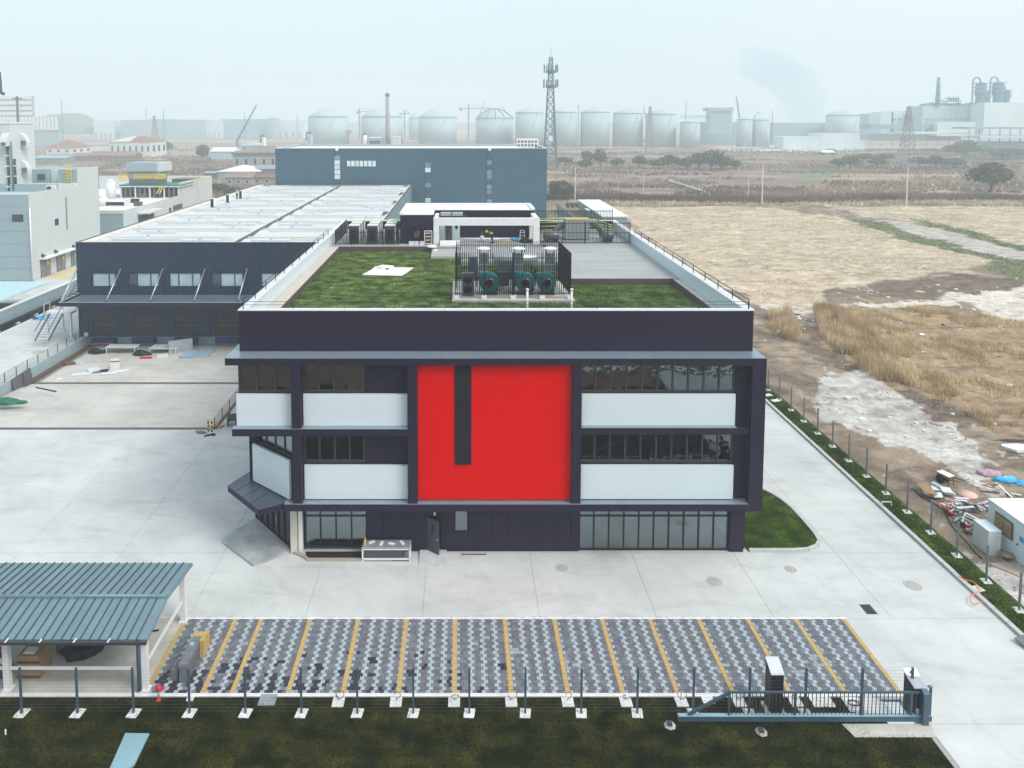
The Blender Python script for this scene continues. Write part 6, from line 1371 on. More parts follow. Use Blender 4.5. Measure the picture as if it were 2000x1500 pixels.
def col_(lab, u, v0, v1, w_, Y, hook=False, m=M_rf3):
    a = P(u, v1, Y); b = P(u, v0, Y); r = w_/2/F_PX*Y; t = local_thing('process_column', lab, 'tower', (a.x, Y, a.z), 'process columns on the refinery roof' if hook else None)
    h = b.z-a.z; MB().lathe((0,0,0), [(r*.85,0),(r*.85,h*.35),(r,h*.4),(r,h-r*.6),(r*.7,h-r*.2),(r*.2,h)], 18).build('vessel', m, t)
    g_ = MB(); 
    for z in (.55,.75,.93): g_.lathe((0,0,h*z), [(r*1.0,-.1),(r*1.35,-.1),(r*1.35,.5),(r*1.0,.5)], 14)
    g_.build('gallery', M_rf3, t)
    if hook: MB().tube([(-r*.2,0,h)]+[(-r*.9+r*.75*math.cos(R(q)),0,h+r*.3+r*.6*math.sin(R(q))) for q in (0,45,90,135,180)]+[(-r*1.65,0,0)], r*.16, 6).build('pipe', m, t)
M_colb = mat('column_blue', (.03,.22,.32), .5)
col_('left tall process column with a hooked pipe', 1914, 160, 204, 19, 610, True, M_colb); col_('shorter vessel right of the left tall process column', 1926, 176, 204, 13, 612, True, M_colb); col_('right tall process column with a hooked pipe', 1948, 159, 203, 19, 610, True, M_colb); col_('shorter vessel at the right end of the process columns', 1963, 175, 203, 16, 612, True, M_colb)
t = local_thing('refinery_chimney', 'slim teal chimney on the refinery left of the process columns', 'chimney', tuple(P(1831,207,620))); MB().lathe((0,0,0), [(2.0,0),(1.25,P(0,151,620).z-P(0,207,620).z)], 14).build('stack', M_colb, t)
for z in (6, 12, 18): MB().lathe((0,0,z), [(1.8,0),(2.4,0),(2.4,.5),(1.8,.5)], 12).build('gallery', M_rf3, t)
t = thing('flare_platform', 'spiky platform structure between the slim chimney and the process columns', 'platform', (P(1863,200,620).x,620,0)); rfn(1848,1878,196,198,620,8,M_colb,'deck',t); rfn(1855,1874,191,193,620,6,M_colb,'deck',t); [rfn(1852+k*5,1853+k*5,187,207,621,.6,M_colb,'post',t) for k in range(5)]; rfn(1860,1872,193.2,195.8,621,4,M_rf2,'cabin',t)
p = G(1605, 295)
for k, (u0,u1,v0,v1,lab) in enumerate(((1530,1600,268,284,'low pale shed in the haze below the smoke plume'),(1600,1690,262,284,'low pale shed in the haze below the wide domed tank'))): boxthing('haze_shed', lab, 'shed', u0, u1, v0, v1, 640, 20, M_rf2, M_rf2)
t = house('field_hut', 'tiny dark hut with a white roof in the scrub right of the lattice pylon', 1608, 1630, 303, 298, 293, 8, M_dgrey, M_white, 1, False, cat='hut')

# ================================================================== TREES
def leaf_mesh(name, crown, trunk_h, R0, n, seed, flat=.75, c1=(.040,.060,.028), c2=(.115,.14,.07)):  # crown greens lightened for distance, haze painted into the leaves
    rs = np.random.RandomState(seed); blobs = []
    nb_ = 11
    for k in range(nb_):
        a = 2*math.pi*k/nb_*1.9; q = rs.rand(); rr = R0*.62*math.sqrt(q); blobs.append((rr*math.cos(a), rr*math.sin(a), trunk_h+R0*flat*(.25+1.05*rs.rand()*(1-q*.6)), R0*(.34+.22*rs.rand())))
    cs = []; cols = []
    for i in range(n):
        b = blobs[rs.randint(nb_)]; d = rs.randn(3); d /= np.linalg.norm(d); r = b[3]*(.72+.34*rs.rand()); c = np.array(b[:3])+d*r*np.array((1,1,.8)); cs.append((c, d)); 
    co = []; s = R0*.085
    for c, d in cs:
        u_ = rs.randn(3); u_ /= np.linalg.norm(u_); v_ = np.cross(u_, d+rs.randn(3)*.5); v_ /= np.linalg.norm(v_)+1e-6; k = s*(.6+.9*rs.rand()); co += [c-u_*k, c+v_*k*.8, c+u_*k, c-v_*k*.8]
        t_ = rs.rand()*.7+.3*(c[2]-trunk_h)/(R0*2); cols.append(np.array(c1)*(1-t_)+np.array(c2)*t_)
    me = bpy.data.meshes.new(name); me.from_pydata([tuple(p) for p in co], [], [(4*i,4*i+1,4*i+2,4*i+3) for i in range(n)])
    at = me.color_attributes.new('Col', 'FLOAT_COLOR', 'POINT'); at.data.foreach_set('color', np.concatenate([np.repeat(np.array(cols), 4, 0), np.ones((4*n,1))], 1).astype(np.float32).ravel()); me.materials.append(M_blade)
    return me
def limb_mb(h, r, R0, seed):
    rs = random.Random(seed); b = MB(); b.bar((0,0,-.2),(.1,0,h*.6),r,n=8,r2=r*.75).bar((.1,0,h*.6),(0,.1,h*1.15),r*.75,n=8,r2=r*.5)
    for k in range(6): a = k*1.05; b.bar((0.05,0,h*(.6+.08*k)),(R0*.55*math.cos(a),R0*.55*math.sin(a),h*1.1+R0*.6),r*.4,n=5,r2=r*.12)
    return b
TP = []
for k in range(4):
    t = local_thing('tree', 'x', 'tree', (0,0,0)); limb_mb(.32, .045, 1, k).build('trunk', M_bark, t)
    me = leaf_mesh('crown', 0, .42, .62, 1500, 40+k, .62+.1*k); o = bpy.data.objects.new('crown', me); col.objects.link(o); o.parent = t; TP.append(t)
used_ = set()
def tree(u, vb, w_, h_, lab, k=0, grp=None, Y=None):
    p = G(u, vb); s = w_/F_PX*p.y/1.12; sz = h_/F_PX*p.y/1.15
    if k not in used_: t = TP[k]; used_.add(k); t.location = p
    else: t = dup(TP[k], p)
    t['label'] = lab; t.scale = (s, s, sz); t.rotation_euler[2] = rnd.uniform(0, 6.28)
    if grp: t['group'] = grp
    return t
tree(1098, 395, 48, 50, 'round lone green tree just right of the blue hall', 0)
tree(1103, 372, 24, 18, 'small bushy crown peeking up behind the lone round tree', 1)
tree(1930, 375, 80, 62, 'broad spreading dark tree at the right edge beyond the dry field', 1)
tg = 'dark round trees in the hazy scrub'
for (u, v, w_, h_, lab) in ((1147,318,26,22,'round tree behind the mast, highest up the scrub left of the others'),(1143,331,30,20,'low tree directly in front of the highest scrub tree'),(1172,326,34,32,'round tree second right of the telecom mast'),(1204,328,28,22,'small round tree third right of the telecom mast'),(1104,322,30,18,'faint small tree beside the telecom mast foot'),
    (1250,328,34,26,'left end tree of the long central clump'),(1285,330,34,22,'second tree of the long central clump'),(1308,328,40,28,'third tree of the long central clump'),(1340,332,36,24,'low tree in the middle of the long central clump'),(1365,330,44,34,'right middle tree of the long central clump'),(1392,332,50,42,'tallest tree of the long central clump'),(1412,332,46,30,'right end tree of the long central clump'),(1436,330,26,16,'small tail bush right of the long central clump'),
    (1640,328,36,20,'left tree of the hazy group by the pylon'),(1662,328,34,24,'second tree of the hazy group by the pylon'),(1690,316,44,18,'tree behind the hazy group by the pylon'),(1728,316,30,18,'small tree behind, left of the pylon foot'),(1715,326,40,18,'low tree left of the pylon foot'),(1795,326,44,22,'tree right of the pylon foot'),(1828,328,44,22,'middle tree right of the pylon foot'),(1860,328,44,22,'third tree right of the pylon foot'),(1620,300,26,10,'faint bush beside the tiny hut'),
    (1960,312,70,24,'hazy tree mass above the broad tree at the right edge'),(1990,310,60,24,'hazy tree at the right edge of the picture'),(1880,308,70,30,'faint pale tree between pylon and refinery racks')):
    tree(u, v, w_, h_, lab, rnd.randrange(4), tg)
tree(396, 314, 30, 30, 'dense round dark bush left of the white lean-to shed', 2); tree(322, 300, 32, 24, 'dark tree at the right end of the long white house', 3); tree(210, 268, 36, 26, 'hazy bare looking tree above the long white house', 0); tree(180, 266, 30, 20, 'hazy tree above the red roofed house', 1); tree(345, 268, 30, 14, 'low hazy bush right of the small lattice pylon', 2); tree(400, 268, 40, 14, 'low hazy bush midway to the long crane boom', 3)
tree(430, 378, 34, 24, 'dark bush at the foot of the low grey houses', 0); tree(455, 384, 30, 18, 'brownish low bush right behind the warehouse roof edge', 2)
# bare winter tree
def bare(u, vb, h_, lab):
    p = G(u, vb); H_2 = h_/F_PX*p.y; t = local_thing('bare_tree', lab, 'tree', tuple(p)); rs = random.Random(u); b = MB()
    def rec(a, d, L, r, n):
        e_ = a+d*L; b.bar(a, e_, r, n=4, r2=r*.6)
        if n: 
            for k in range(3): rec(e_, (d+Vector((rs.uniform(-.7,.7), rs.uniform(-.7,.7), rs.uniform(-.1,.4)))).normalized(), L*.68, r*.55, n-1)
    rec(Vector((0,0,0)), Vector((0,0,1)), H_2*.36, H_2*.03, 4); b.build('trunk', M_bark, t)
bare(680, 285, 34, 'leafless tree in front of the second tank, left of the chimney'); bare(255, 268, 24, 'leafless hazy tree above the long white house')
# posts and poles of the scrub
for k, (u, vb, vt, r, lab) in enumerate(((1488,400,322,.35,'white concrete pole at the edge of the dry field, nearest the centre'),(1770,406,325,.35,'grey pole on the field edge below the pylon'),(1461,388,345,.22,'short slim pole just left of the white concrete pole'),(1123,398,325,.25,'white lamp pole between the lone tree and the long shed'),(1668,372,340,.2,'thin short pole in the scrub left of the pylon'),(1257,378,340,.18,'thin post behind the small bridge'),(340,300,262,.3,'slim pole right of the long white house'))):
    p = G(u, vb); h = P(u, vt, p.y).z; t = local_thing('pole', lab, 'pole', tuple(p)); MB().bar((0,0,0),(0,0,h),r*.6,n=6,r2=r*.4).build('shaft', M_conw, t); MB().bar((-.5,0,h-.4),(.5,0,h-.4),.08).build('arm', M_mgrey, t)
# small footbridge in the scrub
t = thing('footbridge', 'small rusty grey footbridge with railings in the scrub beyond the dry field', 'bridge', tuple(G(1345, 365)))
a, b = G(1305, 357), G(1380, 377); d = (b-a)
MB().add([(a.x,a.y,1.2),(b.x,b.y,.4),(b.x+1,b.y+3,.4),(a.x+1,a.y+3,1.2),(a.x,a.y,.8),(b.x,b.y,0),(b.x+1,b.y+3,0),(a.x+1,a.y+3,.8)], [(0,1,2,3),(7,6,5,4),(0,4,5,1),(1,5,6,2),(2,6,7,3),(3,7,4,0)]).build('deck', M_conw, t)
pr = None
for k in range(15):
    q = a+d*(k/14); z = 1.2-.8*k/14
    for oo in (0, 3):
        MB().bar((q.x+oo/3,q.y+oo,z),(q.x+oo/3,q.y+oo,z+1.5),.09).build('baluster', M_mgrey, t)
for oo in (0, 3): MB().bar((a.x+oo/3,a.y+oo,2.7),(b.x+oo/3,b.y+oo,1.9),.08).build('handrail', M_mgrey, t)
# ================================================================== FOREGROUND
CPT = thing('carport', 'carport with grey blue standing seam roof on white posts at the lower left', 'carport', (-20,33,0))
ex, e0, e1, yr = -13.9, 30.05, 35.45, 32.35; ze, zd = 2.95, 3.32; xl = -27.0
M_cr = mat('seam_roof', (.15,.235,.275), .38, .25, var=.16, scale=.9, stretch=(2,.5,1), spec=.5)
x = ex; k = 0
while x > xl:
    x2 = max(x-.415, xl); b = MB(); b.add([(x2+.012,e0,ze),(x-.012,e0,ze),(x-.012,yr-.06,zd),(x2+.012,yr-.06,zd),(x2+.012,e0,ze-.03),(x-.012,e0,ze-.03),(x-.012,yr-.06,zd-.03),(x2+.012,yr-.06,zd-.03)], [(0,1,2,3),(7,6,5,4),(0,4,5,1),(1,5,6,2),(2,6,7,3),(3,7,4,0)]); b.build('roof_sheet', M_cr, CPT)
    b = MB(); b.add([(x2+.012,yr+.06,zd+.02),(x-.012,yr+.06,zd+.02),(x-.012,e1,ze+.05),(x2+.012,e1,ze+.05),(x2+.012,yr+.06,zd-.01),(x-.012,yr+.06,zd-.01),(x-.012,e1,ze+.02),(x2+.012,e1,ze+.02)], [(0,1,2,3),(7,6,5,4),(0,4,5,1),(1,5,6,2),(2,6,7,3),(3,7,4,0)]); b.build('roof_sheet', M_cr, CPT)
    if x < ex: MB().add([(x-.03,e0-.02,ze),(x+.03,e0-.02,ze),(x,e0-.02,ze+.07),(x-.03,yr-.06,zd),(x+.03,yr-.06,zd),(x,yr-.06,zd+.07)], [(0,1,2),(5,4,3),(0,2,5,3),(2,1,4,5)]).add([(x-.03,yr+.06,zd+.02),(x+.03,yr+.06,zd+.02),(x,yr+.06,zd+.09),(x-.03,e1,ze+.05),(x+.03,e1,ze+.05),(x,e1,ze+.12)], [(0,1,2),(5,4,3),(0,2,5,3),(2,1,4,5)]).build('standing_seam', mat('seam_dark', (.06,.10,.13), .4, .3), CPT)
    x = x2; k += 1
mb = MB(); mb.box(xl, ex, yr-.1, yr-.045, zd+.0, zd+.06); mb.bar((xl,yr+.0,zd+.07),(ex,yr,zd+.07),.05,n=8); mb.build('ridge_cap', M_cr, CPT)
mb = MB(); mb.box(xl, ex+.06, e0-.16, e0-.02, ze-.16, ze-.03); mb.build('gutter', M_dgrey, CPT)
mb = MB(); mb.xprism([(e0-.02,ze-.12),(yr,zd-.1),(e1,ze-.08),(e1,ze+.04),(yr,zd+.02),(e0-.02,ze-.0)], ex+.001, ex+.06); mb.build('verge_trim', M_cr, CPT)
for k, xx_ in enumerate((-15.5,-17.0,-18.5,-20.0,-21.6,-23.2)): MB().box(xx_-.03, xx_+.03, e0-.2, e0+.05, ze-.01, ze+.02).build('gutter_bracket', M_white, CPT)
for x in (-14.3,-20.55,-26.7):
    for y in (30.75, 35.2):
        mb = MB(); mb.box(x-.13, x+.13, y-.13, y+.13, .1, ze-.2); po = mb.build('post', M_white, CPT); MB().box(x-.2, x+.2, y-.2, y+.2, 0, .1).build('base_plate', M_white, po)
MB().cyl((-14.52,30.62,.1), .1, ze-.3, 10).build('downpipe', M_steelb, CPT)
for y in (30.75, 35.2): MB().box(xl, -14.1, y-.08, y+.08, ze-.199, ze-.08).build('beam', M_white, CPT)
for x in (-14.3,-20.55,-26.7): MB().box(x-.07, x+.07, 30.9, 35.05, ze-.198, ze-.06).build('cross_beam', M_white, CPT)
MB().bar((-14.3,30.9,1.18),(-14.3,35.05,1.18),.055).build('side_rail', M_white, CPT)
MB().bar((-20.4,30.75,1.05),(-14.45,30.75,1.05),.05).build('front_rail', M_white, CPT); MB().bar((-26.5,30.75,1.05),(-20.7,30.75,1.05),.05).build('front_rail', M_white, CPT)
struct(MB().box(-44, -14.37, 30.32, 30.49, -.1, .08).build('carport_kerb', M_conw))
t = local_thing('wooden_crate', 'brown wooden crate stored under the carport beside its left post', 'crate', (-20.0,31.9,0)); MB().box(-.5,.5,-.5,.5,0,1.1).build('body', M_wood, t); [MB().box(-.52,.52,-.53,-.501,.05+.35*k,.15+.35*k).build('batten', M_rust, t) for k in range(3)]; MB().box(-.3,.2,-.35,0,1.1,1.18).build('paper', M_white, t)
t = local_thing('covered_heap', 'dark tarpaulin covered heap under the carport', 'heap', (-18.4,33.2,0)); lump('cover', (0,0,0), (1.1,.8,.6), M_blk, t, 11); lump('cover', (-.9,.4,0), (.7,.6,.5), mat('ochre_cover', (.16,.11,.05), .9), t, 12)
t = local_thing('striped_sheet', 'blue and red striped plastic sheet hanging under the carport at the left edge', 'sheet', (-21.4,31.6,0))
for k in range(6): MB().add([(-.3+.1*k,-.2-.05*k,.3+.3*k),(.35,-.35,.2+.3*k),(.4,-.3,.36+.3*k),(-.2,-.1,.5+.3*k)], [(0,1,2,3)]).add([(-.3+.1*k,-.18-.05*k,.29+.3*k),(.35,-.33,.19+.3*k),(.4,-.28,.35+.3*k),(-.2,-.08,.49+.3*k)], [(3,2,1,0)]).build('stripe', [M_bluep,M_redp,M_white][k % 3], t)
MB().box(-.6,.3,-.2,.4,0,.3).build('bundle', M_mar, t)
t = local_thing('short_rod', 'short dark rod lying on the floor at the open side of the carport', 'rod', (-15.6,34.4,0)); MB().bar((-.3,0,.03),(.3,.12,.05),.03).build('bar', M_blk, t)
# stack of pavers on the first bay
t = thing('paver_stack', 'block stack of grey and yellow pavers standing on the first parking bay', 'stack', (-12.75,32.3,0))
for i in range(8):
    for j in range(5):
        y0 = 31.15+i*.3; m = M_pd[0] if i < 6 else M_yel
        if i == 7 and j > 3: continue
        MB().box(-12.95+rnd.uniform(-.02,.02), -12.55, y0+.01, y0+.29, j*.18+.005, j*.18+.175).build('paver', m if j < 4 or i > 5 else M_pd[1], t)
        if i > 4: MB().box(-12.54, -12.36+rnd.uniform(-.01,.02), y0+.01, y0+.29, j*.18+.005, j*.18+.175).build('paver', M_yel, t)
for j in range(3): MB().box(-13.4, -13.05, 31.3, 32.0, j*.17+.005, j*.17+.165).build('paver', M_pd[0], t)
MB().box(-12.9,-12.7,32.3,32.5,.9,.96).build('paver', M_pd[2], t)
# fences
def post_fence(name, lab, pts, ax):
    t = thing(name, lab, 'fence', tuple(pts[0])); p0 = MB().bar(pts[0], Vector(pts[0])+Vector((0,0,2.1)), .042, n=4).build('post', M_steelb if ax == 0 else M_mgrey, t)
    q = pts[0]; f0 = MB(); f0.add([(q[0]-.26,q[1]-.24,q[2]-.1),(q[0]+.2,q[1]-.26,q[2]-.1),(q[0]+.27,q[1]+.22,q[2]-.1),(q[0]-.2,q[1]+.25,q[2]-.1),(q[0]-.26,q[1]-.24,q[2]+.03),(q[0]+.2,q[1]-.26,q[2]+.03),(q[0]+.27,q[1]+.22,q[2]+.03),(q[0]-.2,q[1]+.25,q[2]+.03)], [(3,2,1,0),(4,5,6,7),(0,1,5,4),(1,2,6,5),(2,3,7,6),(3,0,4,7)]); f0 = f0.build('footing', M_conw, t)
    for q in pts[1:]: inst(p0, Vector(q)-Vector(pts[0])); c = inst(f0, Vector(q)-Vector(pts[0])); c.rotation_euler[2] = 0
    w0 = MB(); a, b = Vector(pts[0]), Vector(pts[1])
    for k in range(13): z = .12+k*.155; w0.bar(a+Vector((0,0,z)), b+Vector((0,0,z)), .002)
    w0 = w0.build('wire_panel', M_mgrey, t)
    for q in pts[1:-1]: inst(w0, Vector(q)-Vector(pts[0]))
    return t
post_fence('wire_fence', 'front wire fence of thin dark posts on square concrete footings along the lawn', [(-24.0+2.437*k, 29.42, .03) for k in range(18)]+[(19.6,29.42,.03)], 0)
post_fence('wire_fence', 'right hand wire fence of grey posts running back along the road and dirt field', [(29.42, 33.6+2.38*k, .05) for k in range(29)], 1)
g_ = 'white footings with cable tails along the parking kerb'
labs = ['leftmost','second','third','fourth','fifth','sixth','seventh','eighth','ninth','tenth']
for k, u in enumerate((662,774,887,998,1108,1221,1329,1441,1551)):
    p = G(u, 1368); t = local_thing('cable_footing', f'{labs[k]} white footing with a loose black cable tail at the parking kerb', 'footing', (p.x,30.02,.03), g_)
    MB().box(-.26,.26,-.27,.27,-.05,.04).build('pad', M_white, t); q0 = rnd.uniform(0,6.28); r_ = rnd.uniform(.14,.24)
    MB().tube([(0,.1,.04)]+[(.05+r_*math.cos(q0+q*.6)*.9, .1+r_*.3*math.sin(q0+q*.6), .14+r_*(1+math.sin(q0+q*.6))*(.7 if k % 3 < 2 else .2)) for q in range(9)], .014, 5).build('cable', M_blk, t)
for u, v, w_, d_, lab, m in ((523,1369,.75,.62,'flat pale access plate in the lawn below the third bay',M_galv),(372,1366,.3,.3,'small white footing in the lawn below the first bay',M_white),(1605,1372,.95,.62,'wide white plate behind the sliding gate',M_white),(1668,1378,.75,.8,'larger white pad with a coiled cable behind the gate',M_white),(1382,1368,.5,.45,'rough concrete lump under the diagonal gate brace',M_conw)):
    p = G(u, v); t = local_thing('ground_plate', lab, 'plate', (p.x,p.y,.03)); MB().box(-w_/2,w_/2,-d_/2,d_/2,-.05,.035).build('plate', m, t)
    if 'coiled' in lab: MB().tube([(.22*math.cos(q*.7)*(1+.02*q), .16*math.sin(q*.7), .06+.004*q) for q in range(20)], .014, 5).build('cable', M_blk, t)
p = G(1707, 1384); t = local_thing('round_slab', 'large round white cover slab lying in the lawn behind the gate', 'cover', (p.x,p.y,.03)); MB().lathe((0,0,0), [(.62,-.05),(.62,.05),(.56,.06)], 32).build('slab', M_conw, t)
t = local_thing('red_marker', 'bright red wrapped marker post leaning at the corner of the parking kerb', 'marker', (G(306,1378).x, 30.1, .03)); MB().cyl((0,0,0),.05,.55,8).build('stem', M_galv, t); lump('wrap', (.02,0,.5), (.17,.12,.2), M_redp, t, 13); lump('foot_wrap', (0,0,0), (.12,.1,.1), M_redp, t, 14)
a = G(222, 1500, .05); t = tag(MB().prism([tuple(G(245,1437)[:2]), tuple(G(292,1438)[:2]), tuple(G(262,1500)[:2]), tuple(G(222,1520)[:2]), tuple(G(212,1512)[:2])], .05, .13).build('metal_sheet', mat('pale_blue_metal', (.25,.42,.48), .3, .2, var=.1, scale=2)), 'pale blue sheet of metal lying on the front lawn at lower left', 'sheet')
p = G(11, 1432); tag(MB().cbox((p.x,p.y,.04),(.05,.3,.03),.6).build('scrap', M_white), 'tiny white stick lying on the front lawn at far left', 'stick')
# sliding gate
GT = thing('sliding_gate', 'blue grey cantilever sliding gate with vertical bars and a diagonal brace', 'gate', (14.8,29.0,0))
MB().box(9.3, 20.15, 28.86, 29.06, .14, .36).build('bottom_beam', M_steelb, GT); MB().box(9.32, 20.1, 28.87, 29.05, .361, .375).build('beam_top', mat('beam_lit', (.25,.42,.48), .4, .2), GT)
MB().box(11.45, 20.1, 28.93, 28.99, 1.36, 1.43).build('top_rail', M_steelb, GT)
MB().bar((9.75,28.96,.376),(11.5,28.96,1.38),.05).build('diagonal_brace', M_steelb, GT)
for x in (11.5,14.32,17.18,19.3): MB().box(x-.04, x+.04, 28.92, 29.0, .376, 1.359).build('stile', M_steelb, GT)
g0 = MB().box(11.62, 11.645, 28.945, 28.975, .376, 1.359).build('bar', M_dgrey, GT)
for k in range(1, 50): inst(g0, (k*.171, 0, 0))
t = thing('gate_motor', 'blue grey motor housing with a curved lid ending the sliding gate', 'motor', (19.75,29.2,0))
mb = MB(); mb.xprism([(28.75,0),(28.95,0),(28.95,1.55),(28.75,1.45)], 19.7, 19.95); mb.build('guide_post', M_steelb, t); mb = MB(); mb.xprism([(29.08,0),(29.75,0),(29.75,1.75),(29.5,1.62),(29.08,1.45)], 19.45, 19.9); mb.build('housing', M_char, t)
mb = MB(); mb.xprism([(28.95,1.551),(29.5,1.64),(29.78,1.8),(29.78,1.84),(29.5,1.68),(28.95,1.59)], 19.4, 19.98); mb.build('lid', M_galv, t); MB().cyl((19.7,29.6,1.72),.06,.12,10).build('beacon', M_redp, t); MB().box(19.55,19.75,29.06,29.079,.3,.55).build('label_plate', M_white, t)
t = local_thing('guide_post', 'slim steel guide post at the far right end of the gate', 'post', (20.2,29.1,0)); MB().box(-.04,.04,-.04,.04,0,1.5).build('shaft', M_steelb, t); MB().box(-.12,.05,-.05,.05,1.5,1.56).build('cap', M_mgrey, t)
mb = MB(); mb.prism([(16.5,28.2),(19.9,28.2),(20.1,28.85),(16.3,28.85)], -.1, .06); tag(mb.build('concrete_slab', M_con2), 'pale concrete base slab under the right end of the sliding gate', 'slab')
for u, v, lab in ((1308,1418,'small rough footing at the left tip of the sliding gate'),(1487,1431,'rounded concrete footing below the middle of the gate beam')):
    p = G(u, v); t = local_thing('gate_footing', lab, 'footing', (p.x,p.y,.02)); MB().lathe((0,0,0), [(.27,-.05),(.25,.03),(.15,.04)], 7).build('concrete', M_con2, t); MB().box(-.09,.09,-.1,.1,.05,.16).build('roller', M_dgrey, t)
t = local_thing('intercom_pillar', 'black entry terminal pillar with a slanted steel top behind the sliding gate', 'pillar', (13.75,29.72,.03))
MB().xprism([(-.3,0),(.3,0),(.3,2.05),(-.3,1.75)], -.27, .27).build('body', M_blk, t); MB().add([(-.29,-.33,1.76),(.29,-.33,1.76),(.29,.32,2.09),(-.29,.32,2.09),(-.29,-.33,1.80),(.29,-.33,1.80),(.29,.32,2.13),(-.29,.32,2.13)], [(3,2,1,0),(4,5,6,7),(0,1,5,4),(1,2,6,5),(2,3,7,6),(3,0,4,7)]).build('top', M_galv, t)
MB().box(-.272,-.271,-.25,.3,.1,1.7).build('side_plate', M_rust, t); MB().box(-.45,.4,-.35,.35,-.03,.02).build('plinth', M_white, t)
# ------------------------------------------------------------------ by the office front
t = local_thing('duct_unit', 'pale metal equipment frame with a dark grille standing against the ground floor wall', 'machine', (G(756,1087).x, 40.55, 0))
w2 = 1.38
MB().box(-w2, w2, -.3, .35, .1, .12).build('tray', M_galv, t); b = MB(); [b.box(sx*w2-.04, sx*w2+.04, sy-.04, sy+.04, 0, .85) for sx in (-1,1) for sy in (-.3,.35)]; b.box(-w2,w2,-.34,-.27,.12,.2); b.box(-w2,w2,-.34,-.27,.72,.8); b.build('frame', M_white, t)
MB().box(-w2+.12, w2-.35, -.26, .3, .13, .71).build('core', M_dgrey, t); b = MB(); [b.box(-w2+.2, w2-.45, -.29, -.262, .2+.06*k, .22+.06*k) for k in range(8)]; b.build('grille', M_mgrey, t); MB().box(-w2-.02, w2+.02, -.36, .4, .851, .9).build('top', M_galv, t)
for k in range(4): MB().cbox((-.9+.6*k, rnd.uniform(-.15,.2), .901), (.4,.18,.03), rnd.uniform(0,3)).build('scrap', M_conw, t)
t = local_thing('broom', 'yellow handled rod propped at the left end of the equipment frame', 'broom', (G(716,1087).x-.05,40.35,0)); MB().bar((0,0,0),(0,.25,1.25),.03).build('handle', M_yelp, t)
mb = MB(); mb.prism([(-9.3,40.55),(-9.0,40.25),(-4.0,40.25),(-4.0,40.42),(-8.95,40.42),(-9.2,40.7)], 0, .12); mb.prism([(-10.2,41.1),(-9.3,40.55),(-9.2,40.7),(-9.9,41.2)], 0, .12); tag(mb.build('pit_kerb', mat('sandy_kerb', (.34,.31,.25), .9)), 'rough concrete kerb round the planting strip below the left shopfront', 'kerb')
mb = MB(); mb.prism([(-9.2,40.7),(-8.9,40.43),(-5.4,40.43),(-5.4,41.18),(-9.3,41.18)], .001, .03); tag(mb.build('planting_bed', mat('wet_soil', (.012,.01,.01), .9)), 'black soil bed below the left shopfront', 'flower bed')
sl_ = [(-14.68,42.12),(-12.04,39.75),(-10.23,41.0),(-10.3,41.4),(-13.3,44.7),(-14.2,43.2)]
tag(MB().prism(sl_, .0, .14).build('entrance_slab', mat('wet_concrete', (.20,.23,.25), .6, c2=(.42,.45,.47), scale=.9)), 'stained grey entrance slab under the chamfered corner canopy', 'slab')
tag(MB().xprism([(39.75,.001),(41.15,.001),(41.15,.16),(39.75,.02)], -2.45, -.85).build('door_ramp', mat('ramp_concrete', (.36,.40,.42), .8, c2=(.5,.53,.54), scale=2)), 'short concrete ramp in front of the half open steel door', 'ramp')
p = G(930, 1083); t = local_thing('wood_offcut', 'thin brown timber offcut on the concrete right of the door ramp', 'timber', (p.x,40.9,0)); MB().bar((-.8,0,.03),(.6,0,.03),.025).build('batten', M_rust, t); MB().cbox((-.75,0,0),(.2,.15,.08),.5).build('block', M_wood, t)
# ------------------------------------------------------------------ yard and loading pit
bo = local_thing('bollard', 'left yellow and black striped bollard at the foot of the ramp railing', 'bollard', tuple(G(407,842)), 'striped bollards at the ramp railing')
for k in range(6): MB().cyl((0,0,k*.17),.07,.169,12).build('band', M_yelp if k % 2 else M_blk, bo)
dup(bo, G(414,843), label='right yellow and black striped bollard touching the ramp railing')
for u, v, m, lab in ((393,846,M_mgrey,'flat dark scraps lying just left of the striped bollards'),(411,849,M_blk,'black scraps in front of the striped bollards'),(427,835,M_wood,'small tan box right of the striped bollards')):
    p = G(u, v); t = local_thing('scrap_pile', lab, 'scrap', tuple(p)); [MB().cbox((rnd.uniform(-.3,.3),rnd.uniform(-.2,.2),.02*k),(rnd.uniform(.3,.7),.2,.06),rnd.uniform(0,3)).build('piece', m, t) for k in range(4)]
def barrow(loc, rz, lab, m, tub=M_rust):
    t = local_thing('wheelbarrow', lab, 'wheelbarrow', loc, None, rz)
    b = MB(); vs = [(-.25,-.35,.45),(.25,-.35,.45),(.25,.35,.45),(-.25,.35,.45),(-.4,-.55,.75),(.4,-.55,.75),(.4,.5,.75),(-.4,.5,.75)]; b.add(vs, [(3,2,1,0),(0,1,5,4),(1,2,6,5),(2,3,7,6),(3,0,4,7)]); b.build('tub', tub, t)
    MB().box(-.36,.36,-.5,.45,.66,.7).build('load', m, t)
    for s in (-1, 1): MB().lathe((s*.34,-.2,.3), [(.3,-.04),(.3,.04)], 16, axis='X').build('wheel', M_blk, t); MB().bar((s*.3,.3,.5),(s*.3,1.15,.7),.025).build('handle', M_rust, t)
    MB().bar((-.25,.35,.5),(-.25,.4,0),.025).bar((.25,.35,.5),(.25,.4,0),.025).build('leg', M_rust, t); return t
barrow(tuple(G(454,829)), R(10), 'dark two wheeled barrow beside the office wall near the striped bollards', M_blk)
zp = -1.12
